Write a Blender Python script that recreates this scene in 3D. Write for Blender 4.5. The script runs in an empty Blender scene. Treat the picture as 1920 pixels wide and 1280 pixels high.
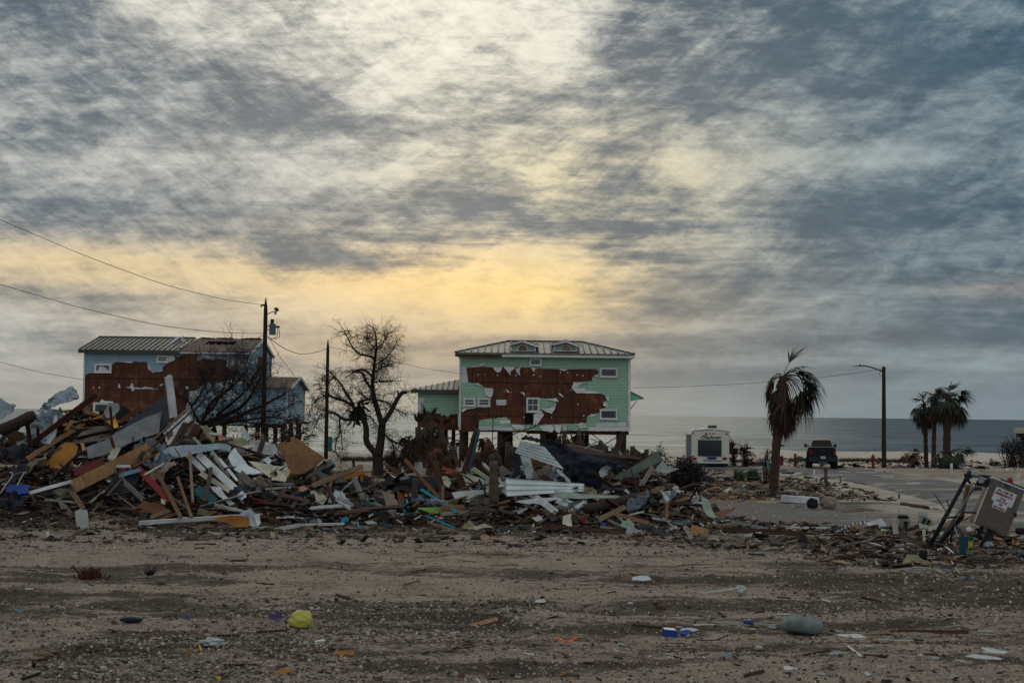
import bpy, bmesh, math, random
import numpy as np
from mathutils import Vector, Matrix, noise as mnoise
R = math.radians
scene = bpy.context.scene
# ------------------------------------------------------------------ camera
K = 2667.0; H = 3.4; PIT = math.atan(136/K); ROL = 0.01135
cam_d = bpy.data.cameras.new('camera'); cam = bpy.data.objects.new('camera', cam_d)
scene.collection.objects.link(cam); scene.camera = cam
cam_d.sensor_width = 36; cam_d.lens = 36*K/1920; cam_d.clip_end = 60000; cam_d.clip_start = .1
FW = Vector((0, math.cos(PIT), math.sin(PIT))); U0 = Vector((0, -math.sin(PIT), math.cos(PIT))); R0 = Vector((1, 0, 0))
RT = R0*math.cos(ROL) + U0*math.sin(ROL); UP = U0*math.cos(ROL) - R0*math.sin(ROL)
CAM = Vector((0, 0, H))
cam.matrix_world = Matrix(((RT.x, UP.x, -FW.x, 0), (RT.y, UP.y, -FW.y, 0), (RT.z, UP.z, -FW.z, H), (0, 0, 0, 1)))
# ------------------------------------------------------------------ render look
scene.view_settings.view_transform = 'Standard'; scene.view_settings.look = 'None'
scene.view_settings.gamma = 1; scene.view_settings.exposure = 0.0
scene.render.engine = 'CYCLES'
try:
    scene.cycles.use_denoising = True; scene.cycles.max_bounces = 6
except Exception: pass

def lin(c):
    return tuple(((v/255)/12.92 if v/255 <= .04045 else ((v/255+.055)/1.055)**2.4) for v in c)
# ------------------------------------------------------------------ node helper
class NB:
    def __init__(s, tree): s.t = tree; s.n = tree.nodes; s.l = tree.links
    def new(s, ty, **kw):
        n = s.n.new(ty)
        for k, v in kw.items(): setattr(n, k, v)
        return n
    def put(s, sock, v):
        if v is None: return
        if isinstance(v, bpy.types.NodeSocket): s.l.new(v, sock)
        elif isinstance(v, (tuple, list)):
            if sock.type == 'RGBA' and len(v) == 3: v = tuple(v)+(1,)
            sock.default_value = v
        else: sock.default_value = v
    def m(s, op, a, b=None, c=None, clamp=False):
        n = s.new('ShaderNodeMath', operation=op, use_clamp=clamp); s.put(n.inputs[0], a)
        if b is not None: s.put(n.inputs[1], b)
        if c is not None: s.put(n.inputs[2], c)
        return n.outputs[0]
    def mix(s, f, a, b, bt='MIX'):
        n = s.new('ShaderNodeMix', data_type='RGBA', blend_type=bt); s.put(n.inputs[0], f); s.put(n.inputs[6], a); s.put(n.inputs[7], b)
        return n.outputs[2]
    def vec(s, x, y, z):
        n = s.new('ShaderNodeCombineXYZ'); s.put(n.inputs[0], x); s.put(n.inputs[1], y); s.put(n.inputs[2], z); return n.outputs[0]
    def noise(s, v, sc=1, det=4, ro=.5, dist=0):
        n = s.new('ShaderNodeTexNoise'); s.put(n.inputs['Vector'], v); n.inputs['Scale'].default_value = sc
        n.inputs['Detail'].default_value = det; n.inputs['Roughness'].default_value = ro; n.inputs['Distortion'].default_value = dist
        return n.outputs[0]
    def mapr(s, v, a, b, c=0, d=1, smooth=True):
        n = s.new('ShaderNodeMapRange'); n.interpolation_type = 'SMOOTHSTEP' if smooth else 'LINEAR'
        s.put(n.inputs[0], v)
        for i, q in enumerate((a, b, c, d)): s.put(n.inputs[i+1], q)
        return n.outputs[0]
    def vscale(s, v, sc):
        n = s.new('ShaderNodeMapping'); s.put(n.inputs[0], v); n.inputs['Scale'].default_value = sc; return n.outputs[0]
    def gauss(s, u, v, px, py, rx, ry, k=1.0):
        u0 = math.atan((px-960)/K); v0 = math.atan((776-py)/K)
        a = s.m('DIVIDE', s.m('SUBTRACT', u, u0), rx/K); b = s.m('DIVIDE', s.m('SUBTRACT', v, v0), ry/K)
        q = s.m('ADD', s.m('MULTIPLY', a, a), s.m('MULTIPLY', b, b))
        return s.m('MULTIPLY', s.m('EXPONENT', s.m('MULTIPLY', q, -1)), k)
# ------------------------------------------------------------------ world: cloudy evening sky
SUN_EL, SUN_AZ = R(14.5), math.atan((770-960)/K)
w = bpy.data.worlds.new('World'); scene.world = w; w.use_nodes = True
nb = NB(w.node_tree); nb.n.clear()
geo = nb.new('ShaderNodeTexCoord').outputs['Generated']
sep = nb.new('ShaderNodeSeparateXYZ'); nb.put(sep.inputs[0], geo); dx, dy, dz = sep.outputs
u = nb.m('ARCTAN2', dx, dy); v = nb.m('ARCSINE', dz)
zc = nb.m('ADD', nb.m('MAXIMUM', dz, 0.0), 0.22)
cx = nb.m('DIVIDE', dx, zc); cy = nb.m('DIVIDE', dy, zc)
pl = nb.vec(cx, cy, 0.0)
wob = nb.noise(pl, .8, 2, .5)
rotn = nb.new('ShaderNodeMapping'); nb.put(rotn.inputs[0], pl); rotn.inputs['Rotation'].default_value = (0, 0, R(28)); rotn.inputs['Scale'].default_value = (1.0, .70, 1)
big = nb.noise(nb.vscale(pl, (.75, .5, 1)), 1.3, 3, .5, .3)
mid = nb.noise(rotn.outputs[0], 6.0, 7, .64, .35)
rot2 = nb.new('ShaderNodeMapping'); nb.put(rot2.inputs[0], pl); rot2.inputs['Rotation'].default_value = (0, 0, R(-38)); rot2.inputs['Scale'].default_value = (.5, 1.2, 1); rot2.inputs['Location'].default_value = (3, 5, 2)
fin = nb.noise(rot2.outputs[0], 15, 6, .66, .5)
band = nb.noise(nb.vec(nb.m('MULTIPLY', u, 5.0), nb.m('MULTIPLY', v, 46.0), 1.7), 1.0, 5, .58, .35)   # low layered streaks
# darkness field
S = nb.m('ADD', nb.m('MULTIPLY', nb.m('SUBTRACT', big, .5), 1.2), .50)
S = nb.m('ADD', S, nb.m('MULTIPLY', nb.m('SUBTRACT', mid, .5), 1.3))
S = nb.m('ADD', S, nb.m('MULTIPLY', nb.m('SUBTRACT', fin, .5), 1.2))
uvr = nb.new('ShaderNodeMapping'); nb.put(uvr.inputs[0], nb.vec(u, v, .3)); uvr.inputs['Rotation'].default_value = (0, 0, R(-27))
puf = nb.noise(nb.vscale(uvr.outputs[0], (9, 25, 1)), 1.5, 10, .68, .45)
uv2 = nb.new('ShaderNodeMapping'); nb.put(uv2.inputs[0], nb.vec(u, v, .9)); uv2.inputs['Rotation'].default_value = (0, 0, R(30))
pu2 = nb.noise(nb.vscale(uv2.outputs[0], (20, 58, 1)), 1.5, 8, .70, .4)
S = nb.m('ADD', S, nb.m('MULTIPLY', nb.m('SUBTRACT', puf, .5), nb.mapr(u, -.25, .05, 1.5, 2.2)))
S = nb.m('ADD', S, nb.m('MULTIPLY', nb.m('SUBTRACT', pu2, .5), nb.mapr(u, -.25, .05, 1.5, .6)))
uv3 = nb.new('ShaderNodeMapping'); nb.put(uv3.inputs[0], nb.vec(u, v, .5)); uv3.inputs['Rotation'].default_value = (0, 0, R(-12)); uv3.inputs['Scale'].default_value = (26, 95, 1)
rip = nb.noise(uv3.outputs[0], 1.4, 6, .7, .3)
S = nb.m('ADD', S, nb.m('MULTIPLY', nb.m('SUBTRACT', rip, .5), nb.m('ADD', .35, nb.m('MULTIPLY', nb.mapr(big, .4, .6), 1.1))))
nearh = nb.mapr(v, .02, .15, 1, 0); lay0 = nb.noise(nb.vec(nb.m('MULTIPLY', u, 9.0), nb.m('MULTIPLY', v, 120.0), 4.1), 1.0, 6, .62, .3)
S = nb.m('ADD', S, nb.m('MULTIPLY', nb.m('SUBTRACT', lay0, .5), nb.m('ADD', .5, nb.gauss(u, v, 980, 460, 420, 75, 2.6))))
S = nb.m('ADD', nb.m('MULTIPLY', S, nb.m('SUBTRACT', 1, nb.m('MULTIPLY', nearh, .62))), nb.m('MULTIPLY', nearh, nb.m('ADD', nb.m('MULTIPLY', nb.m('SUBTRACT', band, .5), 2.4), .20)))
for (px, py, rx, ry, k) in [
    (760, 0, 230, 80, -.36), (1000, 40, 170, 120, -.28), (700, 150, 210, 60, -.22),
    (290, 40, 170, 60, -.2), (560, 235, 150, 70, .30), (420, 190, 260, 90, .26), (200, 195, 130, 60, .25), (80, 60, 110, 70, .32), (140, 90, 60, 45, .2),
    (130, 270, 120, 45, .18), (280, 240, 70, 35, .12), (700, 300, 260, 45, -.16), (640, 340, 220, 30, -.12),
    (230, 425, 330, 55, .34), (620, 492, 150, 26, .50), (520, 480, 90, 24, .2), (60, 440, 160, 40, .1),
    (960, 395, 240, 40, .36), (1060, 430, 170, 22, .3), (800, 240, 120, 60, .12), (880, 330, 60, 25, .2),
    (1330, 120, 300, 140, .30), (1760, 80, 340, 200, .42), (1180, 330, 110, 50, .28), (1310, 320, 75, 42, -.42), (1560, 300, 260, 26, -.34), (1480, 240, 120, 34, -.22), (1600, 220, 90, 25, -.1),
    (1180, 200, 90, 70, -.14), (1250, 185, 90, 40, .2), (1700, 380, 240, 60, .42), (1560, 420, 190, 40, .25), (1900, 300, 200, 200, .14),
    (1180, 480, 110, 30, .24), (1300, 425, 90, 12, .3), (1270, 545, 190, 46, .30), (1220, 575, 90, 24, .3), (1450, 520, 260, 70, .22), (1780, 560, 220, 60, .32), (1600, 632, 420, 18, .42), (1700, 545, 190, 14, -.2),
    (980, 545, 300, 76, -.34), (620, 560, 330, 45, -.28), (180, 505, 260, 40, -.3), (1020, 470, 120, 22, -.4), (1500, 560, 130, 12, -.18), (1060, 500, 80, 26, -.2),
    (60, 580, 160, 22, .32), (400, 585, 150, 16, .18), (1000, 612, 120, 10, -.3), (90, 645, 110, 14, .1), (1500, 690, 600, 46, .26), (100, 715, 200, 40, .1)]:
    S = nb.m('ADD', S, nb.gauss(u, v, px, py, rx, ry, k*1.45))
S = nb.mapr(S, -.12, 1.32, 0, 1)
# bright-side colour of the cloud deck (what the low sun behind it lights)
br = nb.mix(nb.mapr(u, -.1, .30), lin((188, 190, 186)), lin((140, 156, 162)))
br = nb.mix(nb.gauss(u, v, 780, -20, 560, 250), br, lin((240, 236, 220)))
br = nb.mix(nb.gauss(u, v, 1080, 360, 330, 170, .8), br, lin((232, 218, 176)))
br = nb.mix(nb.gauss(u, v, 780, 530, 430, 78, 1), br, lin((246, 214, 156)))
br = nb.mix(nb.gauss(u, v, 990, 560, 200, 66, .8), br, lin((255, 222, 146)))
br = nb.mix(nb.gauss(u, v, 120, 520, 420, 60, .75), br, lin((226, 200, 148)))
br = nb.mix(nb.gauss(u, v, 760, 655, 480, 70, .72), br, lin((208, 180, 138)))
br = nb.mix(nb.gauss(u, v, 1900, 545, 130, 30, .6), br, lin((185, 165, 150)))
dk = nb.mix(nb.mapr(u, -.05, .25), lin((78, 99, 115)), lin((54, 86, 106)))
dk = nb.mix(nb.gauss(u, v, 900, 300, 800, 330, .55), dk, lin((122, 128, 132)))
dk = nb.mix(nb.mapr(v, .0, .12, .6, 0), dk, lin((118, 126, 130)))
dk = nb.mix(nb.gauss(u, v, 800, 600, 640, 90, .55), dk, lin((140, 130, 116)))
col = nb.mix(S, br, dk)
tex = nb.m('ADD', nb.m('MULTIPLY', nb.m('SUBTRACT', pu2, .5), .55), nb.m('ADD', nb.m('MULTIPLY', nb.m('SUBTRACT', puf, .5), .55), nb.m('MULTIPLY', nb.m('SUBTRACT', rip, .5), .5)))
tex = nb.m('ADD', 1.0, nb.m('MULTIPLY', tex, nb.mapr(v, .03, .12, -.35, -.85, False)))
vm = nb.new('ShaderNodeVectorMath', operation='SCALE'); nb.put(vm.inputs[0], col); nb.put(vm.inputs[3], tex); col = vm.outputs[0]
# a smooth gap-free band close to the horizon
hz = nb.mix(nb.gauss(u, v, 640, 740, 620, 120, 1), nb.mix(nb.mapr(u, -.1, .3), lin((150, 154, 154)), lin((114, 129, 138))), lin((170, 162, 142)))
col = nb.mix(nb.mapr(v, .0, .05, .72, 0), col, hz)
# overhead and behind the camera: plain grey overcast
rear = nb.mix(nb.mapr(nb.noise(pl, 1.2, 3, .5), .3, .7), lin((176, 184, 192)), lin((206, 212, 216)))
fwd = nb.m('MULTIPLY', nb.mapr(v, .34, .75, 1, 0), nb.mapr(dy, -.1, .6, 0, 1))
col = nb.mix(fwd, rear, col)
col = nb.mix(nb.mapr(v, -.02, -.001, 1, 0), col, lin((60, 62, 60)))
sky = nb.new('ShaderNodeTexSky', sky_type='NISHITA', sun_disc=False); sky.sun_elevation = SUN_EL; sky.sun_rotation = SUN_AZ
sky.dust_density = 3
bg1 = nb.new('ShaderNodeBackground'); nb.put(bg1.inputs[0], sky.outputs[0]); bg1.inputs[1].default_value = .0012
bg2 = nb.new('ShaderNodeBackground'); nb.put(bg2.inputs[0], col); bg2.inputs[1].default_value = .97
add = nb.new('ShaderNodeAddShader'); nb.l.new(bg1.outputs[0], add.inputs[0]); nb.l.new(bg2.outputs[0], add.inputs[1])
wo = nb.new('ShaderNodeOutputWorld'); nb.l.new(add.outputs[0], wo.inputs[0])
w.cycles.sampling_method = 'MANUAL'; w.cycles.sample_map_resolution = 512
# ------------------------------------------------------------------ sun (veiled by the cloud)
sl = bpy.data.lights.new('sun', 'SUN'); sl.energy = .5; sl.angle = R(32); sl.color = (1, .84, .62)
so = bpy.data.objects.new('sun', sl); scene.collection.objects.link(so)
sd = Vector((math.sin(SUN_AZ)*math.cos(SUN_EL), math.cos(SUN_AZ)*math.cos(SUN_EL), math.sin(SUN_EL)))
so.rotation_euler = sd.to_track_quat('Z', 'Y').to_euler()
# ------------------------------------------------------------------ pixel -> place helpers
def ray(px, py):
    return (FW + RT*((px-960)/K) + UP*((640-py)/K)).normalized()
def at(px, py, Y):
    d = ray(px, py); return CAM + d*(Y/d.y)
def lat(ix, iy):
    with np.errstate(over='ignore'):
        n = (ix.astype(np.int64)*374761393 + iy.astype(np.int64)*668265263) & 0xffffffff
        n = ((n ^ (n >> 13))*1274126177) & 0xffffffff
        n = n ^ (n >> 16)
    return (n & 0xffff)/65535.0
def vn(x, y):
    x0 = np.floor(x); y0 = np.floor(y); fx = x-x0; fy = y-y0
    fx = fx*fx*(3-2*fx); fy = fy*fy*(3-2*fy); ix = x0.astype(np.int64)+100000; iy = y0.astype(np.int64)+100000
    a = lat(ix, iy); b = lat(ix+1, iy); c = lat(ix, iy+1); d = lat(ix+1, iy+1)
    return (a*(1-fx)+b*fx)*(1-fy) + (c*(1-fx)+d*fx)*fy - .5
def sst(a, b, x):
    t = np.clip((x-a)/(b-a), 0, 1); return t*t*(3-2*t)
MP = np.array([(-700, .6), (-300, 1.8), (0, 2.0), (90, 2.5), (150, 2.85), (300, 2.8), (400, 2.2), (500, 1.85), (600, 1.15), (700, .95), (850, .9), (950, 1.15), (1050, 1.7), (1150, 1.65), (1250, 1.0), (1330, .35), (1420, 0.0)])
MX = (MP[:, 0]-960)/K*48
ROAD_F = [(1300, 877.5), (1440, 878), (1500, 878.5), (1570, 880.5), (1671, 886.5), (1727, 893), (1812, 906), (1920, 930), (2100, 975), (2500, 1090)]
ROAD_N = [(1300, 879.5), (1440, 884), (1530, 896), (1600, 906), (1700, 930), (1800, 960), (1920, 1000), (2100, 1060), (2500, 1200)]
def flat(px, py):
    d = ray(px, py); return CAM + d*(-H/d.z)
def rough(x, y):
    fg = 1-sst(38, 42, y)
    z = .10*vn(x/7+3, y/3.2) + .085*vn(x/2.1, y/.95+7)*(.5+fg) + .06*vn(x/.7, y/.45)*(.5+fg*.6) + .03*vn(x/.26, y/.2)
    ridge = 1-np.abs(2*vn(x/5.5+11, y/1.25))          # wheel ruts, elongated sideways
    z += fg*.10*ridge*(vn(x/9, y/4)+.5) + .018*vn(x/.11, y/.1)*fg
    def bump(px, py, rx, ry, h):
        c = flat(px, py); return h*np.exp(-((x-c.x)/rx)**2-((y-c.y)/ry)**2)
    z += bump(930, 1165, 3.2, .5, .10)+bump(400, 1240, 1.6, .45, .13)+bump(1650, 1095, 2.0, .6, .12)+bump(1880, 1180, 1.2, .5, .12)+bump(150, 1240, 1., .5, .1)+bump(1480, 1060, 2.5, .8, .10)
    return z
def terrain(x, y):
    x = np.asarray(x, float); y = np.asarray(y, float)
    z = rough(x, y)
    m = np.interp(x, MX, MP[:, 1])
    prof = sst(40.5, 48, y)*(1-sst(50, 57, y))
    lump = 1+.35*vn(x/1.6+5, y/1.6)+.2*vn(x/.6, y/.6)
    z = z*(1-.3*prof) + m*prof*lump
    z = z + .06*np.exp(-((y-43)/3.0)**2)*(x < 8)*(1+vn(x/1.1, y/.8))
    c = flat(925, 985)                                # sand heaped round the broken piling
    z = z + .42*np.exp(-((x-c.x)/.75)**2-((y-c.y-1.0)/1.2)**2)
    far = sst(100, 108, y)
    z = z*(1-.75*far)
    sh = np.interp(x, [-60, -14, 0, 25, 60], [124, 127, 130, 144, 150])
    z = z + .35*np.exp(-((y-sh+17)/4.0)**2)*(1+1.2*vn(x/3, y/3)) - sst(sh-12, sh+10, y)*1.25 - sst(sh+8, sh+60, y)*3
    # the road bed is level
    return z
ZS = -.6
def tz(x, y): return float(terrain(np.array([x]), np.array([y]))[0])
def hit(px, py, ymax=48.0):
    """first point of the ground seen through a pixel; above the rubble ridge, a point over the ridge"""
    d = ray(px, py); t = np.linspace(14, 125, 1500); yy = t; xx = d.x/d.y*t; zz = H + d.z/d.y*t
    g = terrain(xx, yy); i = np.argmax(g >= zz)
    if not (g >= zz).any(): return CAM + d*(ymax/d.y)
    if i > 0:
        a = zz[i-1]-g[i-1]; b = g[i]-zz[i]; tt = t[i-1]+(t[i]-t[i-1])*a/(a+b+1e-9)
    else: tt = t[0]
    return CAM + d*(tt/d.y)
# ------------------------------------------------------------------ materials
MATS = {}
def mat(key, rgb, rough=.8, kind='plain', var=.35, metal=0.0, sc=1.0, bump=.3, dirt=.35, rgb2=None, spec=.3):
    m = bpy.data.materials.new(key); m.use_nodes = True; n = NB(m.node_tree); bs = n.n['Principled BSDF']
    bs.inputs['Roughness'].default_value = rough; bs.inputs['Metallic'].default_value = metal
    bs.inputs['Specular IOR Level'].default_value = spec
    tc = n.new('ShaderNodeTexCoord').outputs['Object']
    c = lin(rgb); oi = n.new('ShaderNodeObjectInfo').outputs['Random']
    if kind == 'wood':
        gv = n.vscale(tc, (1.2*sc, 26*sc, 26*sc)); g = n.noise(gv, 1, 5, .6, .4); g2 = n.noise(tc, 1.6*sc, 3)
        lo = tuple(x*.42 for x in c); base = n.mix(n.mapr(g, .3, .68), lo, c)
        base = n.mix(n.mapr(g2, .35, .7, 0, .55), base, tuple(x*.6+.01 for x in (rgb2 and lin(rgb2) or c)))
        h = g
    elif kind == 'osb':
        a = n.noise(n.vscale(tc, (9, 9, 26)), 1.2*sc, 4, .7, 1.2); g2 = n.noise(tc, .9, 4, .6); g3 = n.noise(n.vscale(tc, (30, 30, 1.5)), 1, 3)
        base = n.mix(n.mapr(a, .3, .7), tuple(x*.55 for x in c), tuple(x*1.25 for x in c))
        base = n.mix(n.mapr(g2, .42, .66, 0, .5), base, tuple(x*.5 for x in c))
        if key == 'sheathing':
            s3 = n.new('ShaderNodeSeparateXYZ'); n.put(s3.inputs[0], tc); vs = n.noise(n.vscale(tc, (5, 5, .35)), 1, 5, .65); base = n.mix(n.mapr(vs, .42, .62, 0, .6), base, tuple(x*.38 for x in c)); base = n.mix(n.mapr(n.noise(tc, 1.1, 5, .7), .5, .7, 0, .5), base, lin((140, 92, 62)))
            for q_, w_ in ((0, 1.22), (2, 2.44)): base = n.mix(n.mapr(n.m('FRACT', n.m('DIVIDE', n.m('ADD', s3.outputs[q_], 50.4), w_)), .94, .97, 0, .75), base, tuple(x*.2 for x in c))
        base = n.mix(n.mapr(g3, .6, .75, 0, .4), base, tuple(x*.6 for x in c))
        h = a
    else:
        g = n.noise(tc, 2.2*sc, 5, .6); g2 = n.noise(tc, 14*sc, 5, .65)
        base = n.mix(n.mapr(g, .3, .72), tuple(x*(1-dirt) for x in c), c)
        base = n.mix(n.mapr(g2, .45, .75, 0, dirt), base, rgb2 and lin(rgb2) or tuple(x*.45+.012 for x in c))
        h = g2
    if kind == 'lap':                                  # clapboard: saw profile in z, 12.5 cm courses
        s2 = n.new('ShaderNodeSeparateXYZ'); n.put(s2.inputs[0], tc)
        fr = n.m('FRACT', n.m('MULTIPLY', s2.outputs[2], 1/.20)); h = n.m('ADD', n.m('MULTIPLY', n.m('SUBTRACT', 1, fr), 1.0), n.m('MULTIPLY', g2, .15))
        base = n.mix(n.mapr(fr, .84, .93, 0, .55), base, tuple(x*.32 for x in c))  # shade under each lap painted in as a dark line
    if kind == 'rib':
        s2 = n.new('ShaderNodeSeparateXYZ'); n.put(s2.inputs[0], tc)
    f = n.m('MULTIPLY_ADD', oi, var, 1-var/2)
    mx = n.new('ShaderNodeMix', data_type='RGBA', blend_type='MULTIPLY'); mx.inputs[0].default_value = 1
    n.put(mx.inputs[6], base); n.put(mx.inputs[7], n.vec(f, f, f)); n.put(bs.inputs['Base Color'], mx.outputs[2])
    bp = n.new('ShaderNodeBump'); bp.inputs['Strength'].default_value = bump; bp.inputs['Distance'].default_value = .02 if kind != 'lap' else .03
    n.put(bp.inputs['Height'], h); n.put(bs.inputs['Normal'], bp.outputs[0])
    MATS[key] = m; return m
for k, c in dict(brown=(82, 58, 42), darkwood=(58, 42, 34), pine=(126, 92, 64), tan=(134, 110, 84), greywood=(118, 112, 104), rustwood=(124, 76, 48),
                 redwood=(86, 42, 36), drift=(128, 108, 86), paleboard=(168, 164, 146), greenwood=(150, 170, 124), burnt=(74, 44, 26), charred=(30, 25, 22)).items():
    mat(k, c, .85, 'wood')
mat('osb', (136, 106, 72), .9, 'osb'); mat('plywood', (124, 90, 60), .9, 'osb'); mat('sheathing', (94, 56, 42), .9, 'osb', .05)
for k, c in dict(white=(205, 208, 206), cream=(190, 184, 160), offwhite=(176, 178, 172), grey=(112, 116, 116), greyboard=(128, 132, 132), slate=(62, 66, 72),
                 black=(22, 22, 24), charcoal=(44, 46, 52), navy=(22, 29, 42), maroon=(96, 26, 28), red=(116, 32, 34), brickred=(150, 78, 60), teal=(46, 104, 112), turquoise=(32, 142, 168),
                 tealdark=(34, 82, 98), blue=(20, 66, 140), skyblue=(92, 128, 152), ochre=(168, 112, 42), yellow=(214, 160, 44), lime=(118, 168, 50), palegreen=(150, 172, 150),
                 khaki=(140, 134, 98), peach=(190, 140, 104), orange=(226, 84, 20), taupe=(104, 96, 82), cloth=(146, 130, 112), fabricgrey=(150, 155, 158), purple=(58, 42, 96), rust=(104, 62, 40)).items():
    mat(k, c, .75)
mat('tin', (142, 154, 162), .42, metal=.55, dirt=.4, spec=.5); mat('palemetal', (186, 196, 194), .45, metal=.25, dirt=.28, spec=.5)
mat('greenmetal', (140, 152, 140), .45, metal=.35, dirt=.35, spec=.5); mat('steel', (96, 104, 112), .4, metal=.6, dirt=.4, spec=.5)
mat('roofmetal', (120, 122, 108), .5, metal=.25, dirt=.35, spec=.4, var=.05); mat('roofseam', (70, 68, 62), .6, dirt=.3); mat('rooffelt', (112, 96, 82), .95, dirt=.4, sc=2)
mat('plastic_yellow', (186, 178, 84), .35, rgb2=(120, 130, 40)); mat('plastic_blue', (22, 64, 140), .35); mat('plastic_clear', (190, 195, 198), .25, spec=.6)
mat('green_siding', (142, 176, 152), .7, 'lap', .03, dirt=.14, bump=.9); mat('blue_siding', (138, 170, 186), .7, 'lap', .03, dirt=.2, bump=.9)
mat('green_paint', (112, 180, 142), .7, dirt=.15); mat('trim', (196, 200, 198), .6, dirt=.2); mat('wrap', (206, 208, 206), .8, dirt=.2, sc=.5); mat('wrapblue', (60, 80, 140), .8)
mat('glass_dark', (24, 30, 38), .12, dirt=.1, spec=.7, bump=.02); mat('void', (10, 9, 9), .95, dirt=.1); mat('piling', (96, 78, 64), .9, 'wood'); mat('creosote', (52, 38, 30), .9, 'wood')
mat('bark', (58, 48, 42), .95, sc=3, bump=.6); mat('twig', (52, 42, 38), .95, dirt=.3); mat('palmbark', (68, 50, 42), .95, sc=4, bump=.8); mat('white_bark', (188, 188, 184), .9, sc=3)
mat('frond_green', (42, 52, 36), .7, rgb2=(88, 70, 44), dirt=.5, sc=2); mat('frond_dead', (78, 58, 44), .85, rgb2=(58, 48, 34), dirt=.5, sc=2); mat('frond_grey', (62, 56, 42), .85, rgb2=(50, 56, 34), dirt=.5)
mat('leaf_dark', (38, 30, 28), .8, rgb2=(70, 34, 30)); mat('leaf_green', (52, 78, 40), .7); mat('frond_red', (92, 58, 44), .85, rgb2=(60, 44, 34))
mat('truck_paint', (12, 13, 17), .5, dirt=.3, spec=.25, bump=.03); mat('truck_red', (170, 20, 26), .25, spec=.6, bump=.03); mat('tyre', (20, 20, 21), .9)
mat('lens_red', (150, 20, 22), .25, bump=.05); mat('trailer_white', (200, 200, 188), .4, dirt=.14, var=.02, bump=.05); mat('trailer_grey', (130, 140, 144), .5); mat('ink', (28, 30, 34), .6); mat('ink_blue', (48, 52, 120), .6); mat('ink_red', (158, 66, 66), .6)
mat('cabinet', (110, 96, 88), .6, metal=.1, dirt=.3, sc=3); mat('label_white', (206, 210, 212), .5, dirt=.08); mat('concrete', (128, 124, 114), .95); mat('hydrant_red', (128, 32, 26), .5); mat('bluegreen', (40, 110, 110), .7)
mat('glassy', (160, 166, 162), .5, spec=.4); mat('cushion', (128, 140, 136), .9, sc=3, dirt=.4)
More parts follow.
